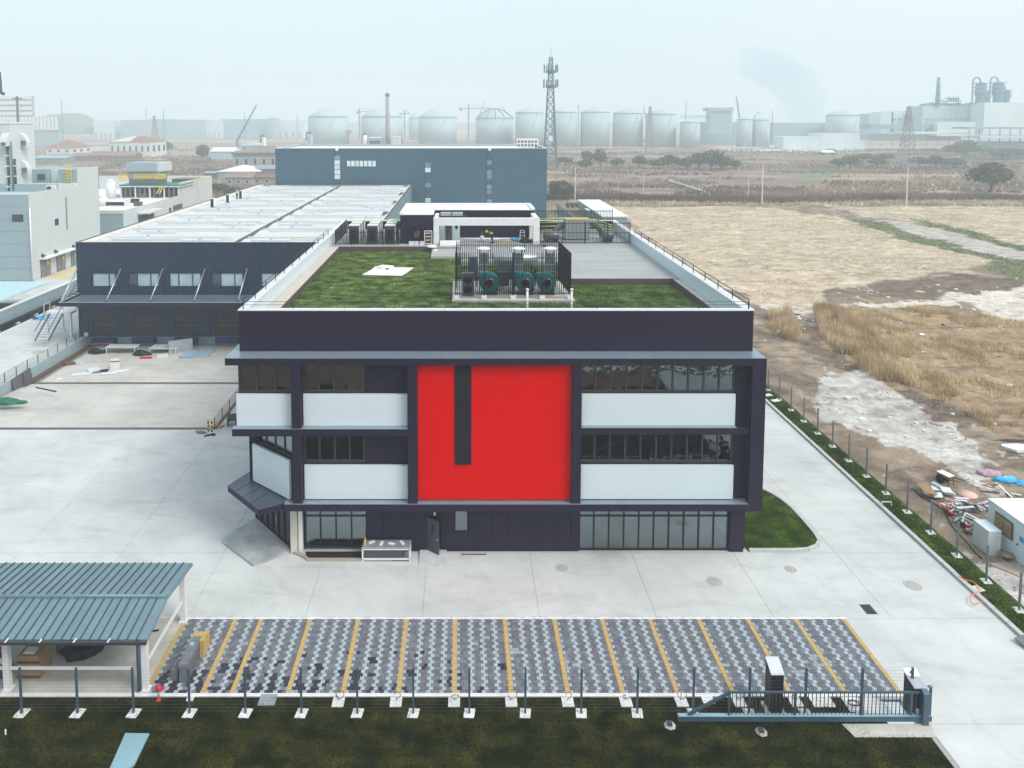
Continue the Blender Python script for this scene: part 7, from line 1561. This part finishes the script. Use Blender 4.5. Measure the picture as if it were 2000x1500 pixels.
def trestle(u0, u1, v, d_, lab, n=2, zt_=.75, m=None):
    a = G(u0, v, zp); b = G(u1, v, zp); t = thing('work_table', lab, 'table', ((a.x+b.x)/2, a.y, zp)); MB().box(a.x, b.x, a.y, a.y+d_, zp+zt_, zp+zt_+.06).build('top', m or mat('table_white', (.55,.62,.64), .5), t)
    for x in (a.x+.15, b.x-.15):
        for y in (a.y+.1, a.y+d_-.1): MB().bar((x,y,zp),(x,y,zp+zt_),.04).build('leg', M_white, t)
    return t
trestle(205, 265, 692, 1.2, 'long pale work table nearest the left wall in front of the first dock')
trestle(290, 345, 692, 1.6, 'wide pale work table holding sheets between the second and third dock', 2, .6)
for u, v, w_, d_, h_, m, lab, rz in ((353,688,2.6,.3,1.5,M_galv,'long silver sheet propped up at the right end of the wide work table',.5),(385,691,3.4,2.6,.1,mat('film_wrapped', (.22,.32,.42), .3, var=.3, scale=2),'flat stack of film wrapped blue grey panels on the pit floor',.05),(365,699,1.6,.5,.08,mat('film_wrapped', (.2,.3,.4), .3),'narrow blue strip at the left of the flat panel stack',.1),(165,706,2.0,.7,.04,mat('pale_film', (.42,.50,.53), .5),'thin pale sheet lying flat near the left wall',0.0),
    (158,731,1.7,.9,.04,M_panel,'flat white blue edged sheet left of the upright white box',.25),(183,725,1.1,.9,.25,M_panel,'tilted white sheet behind the flat sheets',.7),(197,725,1.5,.8,.05,M_char,'dark grey flat sheet between the white ones',.3),(213,731,1.5,.7,.12,M_panel,'low white packing piece in front of the upright box',.2),(236,726,1.6,.7,.1,M_conw,'white sheet with a dark edge right of the upright box',.4),(225,720,.9,.2,1.1,M_white,'upright white box with a blue stripe among the loose sheets',.25),(116,741,.6,.4,.1,M_white,'small white block lying alone on the pit slope',.1),
    (285,700,1.3,.3,.15,M_redp,'red piece of scrap under the wide work table',.1),(318,696,1.2,.6,.25,M_panel,'crumpled white film under the wide work table',.4)):
    p = G(u, v, zp if v < 745 else -.9); t = local_thing('loose_sheet', lab, 'sheet', tuple(p), None, rz)
    if v > 735: t.location.z = pitz(p.y)
    MB().box(-w_/2,w_/2,-d_/2,d_/2,0,h_).build('sheet', m, t)
    if 'upright' in lab: MB().box(-w_/2-.01,w_/2+.01,-d_/2-.02,-d_/2-.001,h_*.7,h_*.8).build('stripe', M_bluep, t)
    if 'flat stack' in lab:
        for i in range(4):
            for j in range(3): MB().box(-1.6+.82*i,-.85+.82*i,-1.2+.85*j,-.45+.85*j,.1,.16).build('panel', mat('film_panel', (.32,.44,.55), .25), t)
for u, v, m, lab, s in ((187,690,M_blk,'black bags heaped between the left wall and the long table',(.9,.5,.5)),(275,694,M_blk,'dark equipment heap between the two work tables',(.9,.4,.5)),(133,712,M_rust,'brown muddy tool heap at the foot of the left wall',(.6,.4,.35)),(5,789,M_green,'crumpled dark green tarpaulin on the concrete at the left edge',(1.6,.5,.45))):
    p = G(u, v, zp if v < 750 else 0); t = local_thing('heap', lab, 'heap', tuple(p)); lump('mass', (0,0,0), s, m, t, int(u)); lump('mass', (s[0]*.8,.1,0), tuple(q*.6 for q in s), m, t, int(u)+1)
    if m is M_rust: MB().tube([(.5,0,.1),(.9,.2,.12),(1.3,-.1,.1),(1.6,.1,.08)], .05).build('hose', M_conw, t)
for u, lab in ((276,'left orange canister between the work tables'),(281,'right orange canister between the work tables')):
    p = G(u, 693, zp); t = local_thing('canister', lab, 'canister', tuple(p), 'orange canisters between the work tables'); MB().cyl((0,0,0),.13,.35,10).build('body', M_oran, t); MB().cyl((0,0,.35),.05,.08,8).build('cap', M_blk, t)
t = local_thing('steel_plate', 'grey brown steel formwork panel leaning on the retaining wall', 'panel', (-44.3, 70.7, pitz(70.7)))
MB().add([(0,-1.4,0),(0,1.7,0),(-.25,1.7,1.35),(-.25,-1.4,1.2),(.06,-1.4,0),(.06,1.7,0),(-.19,1.7,1.35),(-.19,-1.4,1.2)], [(0,1,2,3),(7,6,5,4),(0,4,5,1),(1,5,6,2),(2,6,7,3),(3,7,4,0)]).build('plate', mat('plate_grey', (.12,.13,.15), .6, .3, var=.2, scale=2), t); MB().box(-.02,.09,.1,.16,.1,1.2).build('rib', M_rust, t)
p = G(85, 621); t = local_thing('blue_sheet', 'bright blue plastic sheet lying on the side road below the outside stair', 'sheet', tuple(p)); lump('sheet', (0,0,0), (1.3,1.1,.12), M_skyp, t, 20); lump('fold', (-.8,-.5,0), (.5,.4,.18), M_bluep, t, 21)
p = G(95, 759, -.1); tag(MB().bar((p.x-1.6,p.y+.6,-.2),(p.x+1,p.y-.5,-.2),.05).build('dark_pipe', M_blk), 'short dark pipe lying across the left end of the ramp drain', 'pipe')
# ================================================================== RIGHT SIDE SITE
def fz(x, y): return float(field_z(np.array([x]), np.array([y]))[0])
def gp_(u, v):
    p = G(u, v); p.z = fz(p.x, p.y) if p.x > 29 else 0; return p
CO = thing('site_office', 'white container site office with a flat roof at the right edge', 'container', (35.4,40.6,0))
MB().box(32.5, 39.0, 38.75, 42.45, .12, 2.5).build('body', mat('container_white', (.58,.70,.74), .5, var=.05), CO)
for k in range(3): MB().box(32.42+k*2.2, 32.42+k*2.2+2.19, 38.68, 42.52, 2.501, 2.62).build('roof_panel', M_white, CO)
f = MB().box(32.44, 32.499, 40.5, 41.9, 1.1, 2.15).build('window', M_rust, CO); MB().box(32.42, 32.439, 40.58, 41.18, 1.18, 2.08).build('pane', mat('curtain_pane', (.28,.20,.10), .2), f); MB().box(32.42, 32.439, 41.24, 41.84, 1.18, 2.08).build('pane', mat('curtain_pane', (.3,.2,.1), .2), f)
d_ = MB().box(32.45, 32.499, 39.3, 40.2, .15, 2.2).build('door', M_panel, CO); MB().box(32.43, 32.449, 39.65, 39.95, 1.45, 1.75).build('notice', mat('notice_blue', (.02,.30,.62), .5), d_); MB().box(32.4, 32.449, 40.05, 40.12, 1.1, 1.2).build('handle', M_dgrey, d_)
for y in (38.72, 42.42): MB().box(32.46, 32.56, y, y+.08, 0, 2.5).build('corner_post', M_conw, CO)
for x0, y0, w_, d2, h_, lab in ((31.25,40.75,.75,1.25,1.5,'white metal cabinet standing beside the window of the site office'),(31.9,36.2,1.1,1.2,1.6,'white cabinet with cables on top at the right edge in front of the site office')):
    t = thing('metal_cabinet', lab, 'cabinet', (x0,y0,0)); MB().box(x0, x0+w_, y0, y0+d2, .05, h_).build('body', mat('cabinet_white', (.52,.58,.56), .5), t); MB().box(x0-.02, x0+w_+.02, y0-.02, y0+d2+.02, h_+.001, h_+.05).build('top', M_panel, t)
    MB().box(x0-.015, x0-.001, y0+.05, y0+d2/2-.01, .12, h_-.08).build('door', M_offw, t); MB().box(x0-.015, x0-.001, y0+d2/2+.01, y0+d2-.05, .12, h_-.08).build('door', M_offw, t)
    if 'cables' in lab: MB().tube([(x0+.1+.05*k, y0+.2+.4*abs(math.sin(k)), h_+.08+.03*(k % 3)) for k in range(14)], .02, 5).build('cable', M_blk, t)
p = G(1946, 1077); t = local_thing('cable_reel', 'wooden cable reel lying flat between the cabinet and the site office', 'cable reel', (32.05,40.35,.02))
for z in (0,.32): MB().cyl((0,0,z),.36,.06,20).build('flange', M_wood, t)
MB().cyl((0,0,.06),.2,.26,16).build('drum', M_rust, t)
tag(MB().prism([(30.7,40.0),(31.6,38.8),(32.3,39.0),(32.3,40.0)], .03, .08).build('plywood_sheet', mat('plywood', (.40,.34,.27), .8)), 'plywood sheet lying on the ground in front of the cable reel', 'board')
barrow(tuple(gp_(1847,945)), R(200), 'rusty wheelbarrow loaded with white sacks on the dirt field', M_white, M_wood)
def heap(lab, u, v, s, m, name='heap', cat='heap', sd=1):
    t = local_thing(name, lab, cat, tuple(gp_(u, v))); lump('mass', (0,0,0), s, m, t, sd); return t
t = heap('bright blue tarpaulin twisted on the dirt field near the right edge', 1965, 936, (.9,.35,.3), M_skyp, 'blue_tarp', 'tarpaulin', 31); lump('tail', (.9,-.5,0), (.55,.3,.22), M_skyp, t, 32)
t = heap('pinkish grey patterned cloth heap next to the blue tarpaulin', 1932, 922, (.9,.5,.3), mat('pink_cloth', (.38,.28,.33), .8, var=.5, scale=7), 'cloth_heap', 'cloth', 33)
def boards(lab, u, v, n, L, wd, cols_, sp=1.0, name='debris_pile', hmax=.4):
    t = local_thing(name, lab, 'debris', tuple(gp_(u, v)))
    for k in range(n):
        MB().cbox((rnd.uniform(-sp,sp), rnd.uniform(-sp,sp)*.6, rnd.uniform(0,hmax)), (rnd.uniform(.3,1)*L, rnd.uniform(.5,1)*wd, rnd.uniform(.03,.07)), rnd.uniform(0,3.1), 0, (rnd.uniform(-.15,.15), rnd.uniform(-.15,.15))).build('piece', rnd.choice(cols_), t)
    return t
boards('flat pile of pale boards in the dirt just beyond the fence', 1830, 968, 9, 1.6, .7, [M_galv,M_panel,M_wood,M_conw], .8)
boards('mixed pile of pipes, cloth and pink scraps left of the site office', 1895, 992, 34, 1.1, .25, [M_panel,M_blk,mat('pink_scrap',(.45,.33,.40),.6),M_galv,M_white], 1.1)
boards('red and orange scraps at the end of the debris pile by the fence', 1858, 1000, 14, .7, .18, [M_oran,M_conw,M_white,M_galv], .6)
boards('long grey pipes and dark scraps behind the white cabinet', 1890, 1022, 16, 1.5, .12, [M_galv,M_galv,M_dgrey,M_conw], .7)
boards('broken wooden frame standing behind the site office', 1935, 960, 7, 1.3, .15, [M_wood,M_wood,M_rust], .4, 'wood_pile', .7)
boards('long timber planks lying behind the site office roof', 1965, 966, 6, 2.6, .15, [M_wood,M_conw], .6, 'wood_pile', .15)
p = gp_(1889, 967); t = local_thing('round_board', 'pinkish oval board lying behind the debris pile', 'board', tuple(p)); MB().lathe((0,0,.05), [(.62,0),(.62,.04)], 24).build('disc', mat('pink_board', (.62,.42,.36), .7), t)
def cone(u, v, lab, lying=False):
    t = local_thing('traffic_cone', lab, 'traffic cone', tuple(gp_(u, v)+Vector((0,0,.04))), 'traffic cones by the debris pile')
    MB().box(-.2,.2,-.2,.2,0,.04).build('base', M_blk, t)
    for k, (z0, z1, m) in enumerate(((.04,.2,M_redp),(.2,.34,M_white),(.34,.5,M_redp),(.5,.6,M_white),(.6,.75,M_redp))): r_ = lambda z: .15-.16*z; MB().lathe((0,0,0), [(r_(z0),z0),(r_(z1),z1)], 14).build('band', m, t)
    if lying: t.rotation_euler = (R(80), 0, R(100)); t.location.z += .15
cone(1890, 1040, 'upright red and white cone nearest the white cabinet'); cone(1856, 1006, 'upright red and white cone among the orange scraps'); cone(1880, 1030, 'fallen red cone lying behind the upright cone', True)
t = thing('hose', 'black hose curving along the dirt between the fence and the debris', 'hose', tuple(gp_(1850,1030))); MB().tube([tuple(gp_(u,v)+Vector((0,0,.05))) for u, v in ((1783,958),(1800,972),(1822,985),(1845,997),(1850,1010),(1858,1025),(1872,1042),(1890,1062),(1902,1078),(1918,1092))], .04, 5).build('length', M_blk, t)
t = thing('orange_hose', 'thin orange hose looping over the right kerb', 'hose', (28,35,0)); MB().tube([tuple(G(u,v)+Vector((0,0,.18 if 1 else 0))) for u, v in ((1872,1130),(1884,1138),(1900,1142),(1910,1150),(1914,1160),(1905,1165),(1896,1170),(1895,1182),(1903,1186),(1917,1182))], .025, 5).build('length', M_oran, t)
t = local_thing('inspection_pit', 'square kerb chamber with its grey steel lid slid aside onto the road kerb', 'manhole', (28.55,33.45,0))
mb = MB(); mb.box(-.3,.6,-.55,-.45,0,.16); mb.box(-.3,.6,.45,.55,0,.16); mb.box(.5,.6,-.45,.45,0,.16); mb.build('rim', M_conw, t); MB().cbox((-.62,.05,.17), (.8,.75,.05), .25, 0, (.1,-.1)).build('lid', M_mgrey, t); MB().box(-.28,.5,-.44,.44,.0,.06).build('hole', M_blk, t)
t = local_thing('pipe_bracket', 'small white pipe bracket standing on the grass verge by the kerb', 'bracket', (28.45,46.2,.05)); MB().bar((-.3,0,0),(-.3,0,.3),.025).bar((-.3,0,.3),(.35,0,.3),.025).bar((.35,0,.3),(.35,0,-.05),.025).build('pipe', M_conw, t)
for u, v, lab in ((1514,786,'white plate lying on the verge by the far end of the right fence'),(1500,775,'small white plate next to the far end of the kerb'),(1907,1153,'pale stone in the verge inside the orange hose loop')): p = G(u, v); tag(MB().cbox((p.x,p.y,.16 if v<800 else .06),(.7,.5,.03),.3).build('white_plate', M_white), lab, 'plate')
mb = MB(); x = -8.0
while x < 46: mb.box(x, x+5.9, 8.2+.5*math.sin(x*.7), 9.1+.5*math.sin(x*.7), -.15, .12); x += 6
tag(mb.build('pipe_strip', M_white), 'long white strip added on the unseen soil, to be mirrored in the upper windows', 'sheet')  # strip out of view, added to give the upper windows a white reflection
# litter
def litter(u, v, s, m, lab, cat='litter', grp='scraps of litter on the dry field', name='litter'):
    p = gp_(u, v); o = MB(); n = 6; q = [(s*rnd.uniform(.6,1.1)*math.cos(k*6.28/n), s*rnd.uniform(.4,.9)*math.sin(k*6.28/n)) for k in range(n)]
    o.prism([(p.x+a, p.y+b) for a, b in q], [p.z-.05]*n, [p.z+.05+rnd.uniform(0,min(.14,s*.4)) for _ in range(n)]); o = o.build(name, m); tag(o, lab, cat, grp); return o
for u, v, s, lab in ((1800,656,.45,'white plastic scrap on the golden grass, upper one of the pair by the reeds'),(1727,651,.5,'crumpled whitish bag at the edge of the golden reeds'),(1804,688,.4,'white bag on the dry grass below the golden reeds'),(1710,700,.35,'white scrap lying on the dark mud strip'),(1971,757,.6,'largest white plastic sheet on the golden grass at the right edge'),(1730,724,.3,'pale bag at the lower edge of the dark mud strip'),(1795,731,.35,'light scrap on the tussocks, left of a grey one'),(1814,735,.4,'grey crumpled scrap on the golden tussocks'),(1797,572,.9,'tan foam block lying on the dark patch beyond the path'),(1765,595,.35,'white scrap on the pale path'),(1735,583,.3,'white scrap on the dark soil left of the foam block'),(1908,568,.4,'grey white bag right of the foam block'),(1867,567,.35,'white scrap between the foam block and the right edge'),(1830,560,.5,'pale heap of film above the foam block'),(1524,645,.5,'white bucket at the foot of the small reed tuft'),(1955,638,.35,'white scrap on the orange grass near the right edge'),(1674,579,.35,'small white scrap on the field edge left of the foam block'),(1411,552,.6,'white strip beside the roof parapet on the field'),(1434,485,.4,'white scrap in the tan field nearest the roof corner'),(1795,525,.6,'white sheet on the bare patch above the foam block'),(1683,819,.4,'white scrap in the middle of the chalky patch'),(1657,777,.4,'white scrap at the upper end of the chalky patch'),(1952,696,.25,'blue green scrap on the golden grass'),(1276,452,.9,'green sheet scrap beyond the roof corner')):
    litter(u, v, s, M_white if 'grey' not in lab and 'tan' not in lab and 'green' not in lab else (M_galv if 'grey' in lab else (mat('foam_tan',(.6,.52,.38),.8) if 'tan' in lab else M_teal)), lab, grp=None)
p = [(1870,1.2),(1985,868)]
t = litter(1980, 872, 1.3, M_white, 'big torn white sheet beside the dark hollow at the right edge', 'sheet', None, 'torn_sheet')
t = heap('dark hollow of wet earth near the right edge of the dirt field', 1975, 858, (1.6,.35,.1), mat('wet_earth', (.04,.025,.02), .9), 'earth_hollow', 'earth', 41)
for k in range(95):
    u = rnd.uniform(1260, 1990); v = rnd.uniform(430, 860)
    if u < 1480+(v-600)*.9 and v > 600 or (v < 600 and u < 1250+(v-440)*1.4): continue
    litter(u, v, rnd.uniform(.08,.26), rnd.choice([M_white,M_white,M_galv,M_panel]), 'small pale scrap of litter lost among many on the dirt and dry grass field')
for k in range(60):
    u = rnd.gauss(1560, 28) if k < 34 else rnd.gauss(1915, 45); v = rnd.gauss(617, 9) if k < 34 else rnd.gauss(612, 14)
    litter(u, v, rnd.uniform(.1,.35), rnd.choice([M_galv,M_white,M_dgrey,M_conw]), 'broken rubble piece in the grey heap at the right corner of the roof' if k < 34 else 'rubble piece in the pale heap at the right edge of the path', 'rubble', 'rubble beside the path corner' if k < 34 else 'rubble at the right end of the path', 'rubble')
# clods of earth: too many to count
rs = np.random.RandomState(77); N = 9000
X_ = 30+rs.rand(N)*26; Y_ = 24+rs.rand(N)*68; kk = fbm(X_, Y_, .3, 50) > .47; X_, Y_ = X_[kk], Y_[kk]; Zf = field_z(X_, Y_); b = MB(); vs = []; fs = []
for x, y, z in zip(X_, Y_, Zf):
    s = rs.rand()**2*.14+.03; o_ = len(vs); a = rs.rand()*6
    for q in range(4): vs.append((x+s*math.cos(a+q*1.57)*(.6+rs.rand()*.6), y+s*math.sin(a+q*1.57)*(.6+rs.rand()*.6), z-.02))
    vs.append((x+rs.rand()*s*.4, y, z+s*.55)); fs += [(o_,o_+1,o_+4),(o_+1,o_+2,o_+4),(o_+2,o_+3,o_+4),(o_+3,o_,o_+4)]
b.add(vs, fs); o = b.build('clods', mat('clod_earth', (.16,.12,.09), .95, c2=(.40,.35,.29), scale=2)); o['kind'] = 'stuff'

# ================================================================== SMOKE AND HAZE
def volume(name, c, dens, aniso=0., noise_s=0, emit=0):
    m = bpy.data.materials.new(name); m.use_nodes = True; t = m.node_tree; t.nodes.clear(); o = t.nodes.new('ShaderNodeOutputMaterial'); v = t.nodes.new('ShaderNodeVolumePrincipled')
    v.inputs['Color'].default_value = (*c, 1); v.inputs['Density'].default_value = dens; v.inputs['Anisotropy'].default_value = aniso; t.links.new(v.outputs[0], o.inputs['Volume']); return m
def plume():
    bm = bmesh.new(); Y0 = 560; rings = []; path = [(1585,250,34),(1580,228,38),(1570,205,44),(1556,184,54),(1540,164,62),(1524,146,68),(1508,128,66),(1494,112,54),(1484,98,34),(1478,88,8)]
    nseg = 20
    for i, (u, v, w_) in enumerate(path):
        c = P(u, v, Y0); r = w_/F_PX*Y0; ring = []
        for k in range(nseg):
            a = 2*math.pi*k/nseg; nn_ = 1+.35*mnoise.noise(Vector((math.cos(a)*1.3, math.sin(a)*1.3, i*.5))); ring.append(bm.verts.new((c.x+r*nn_*math.cos(a), Y0+r*nn_*math.sin(a)*.8, c.z+.12*r*mnoise.noise(Vector((a, i, 3))))))
        rings.append(ring)
    for A, B_ in zip(rings[:-1], rings[1:]):
        for k in range(nseg): bm.faces.new((A[k], A[(k+1) % nseg], B_[(k+1) % nseg], B_[k]))
    bm.faces.new(rings[0][::-1]); bm.faces.new(rings[-1]); bmesh.ops.recalc_face_normals(bm, faces=bm.faces)
    me = bpy.data.meshes.new('smoke_plume'); bm.to_mesh(me); bm.free(); me.materials.append(volume('smoke', (.50,.76,.85), .013)); o = bpy.data.objects.new('smoke_plume', me); col.objects.link(o); o['kind'] = 'stuff'; return o
plume()
bpy.context.view_layer.update()
hz_top = 90
print('ZMAX', sorted([(round(max((o.matrix_world @ Vector(c)).z for c in o.bound_box)), o.name, o.parent.name if o.parent else '') for o in bpy.data.objects if o.type == 'MESH'])[-6:])
mb = MB(); mb.box(-1280, 1280, -60, 1640, -2.6, hz_top)
hz_o = mb.build('haze', volume('haze_air', (.86,.97,1.0), .0008)); hz_o['kind'] = 'stuff'
hz_o.data.materials[0].name = 'haze_air'
print('objects', len(bpy.data.objects), 'tris~', sum(len(o.data.polygons) for o in bpy.data.objects if o.type == 'MESH'))
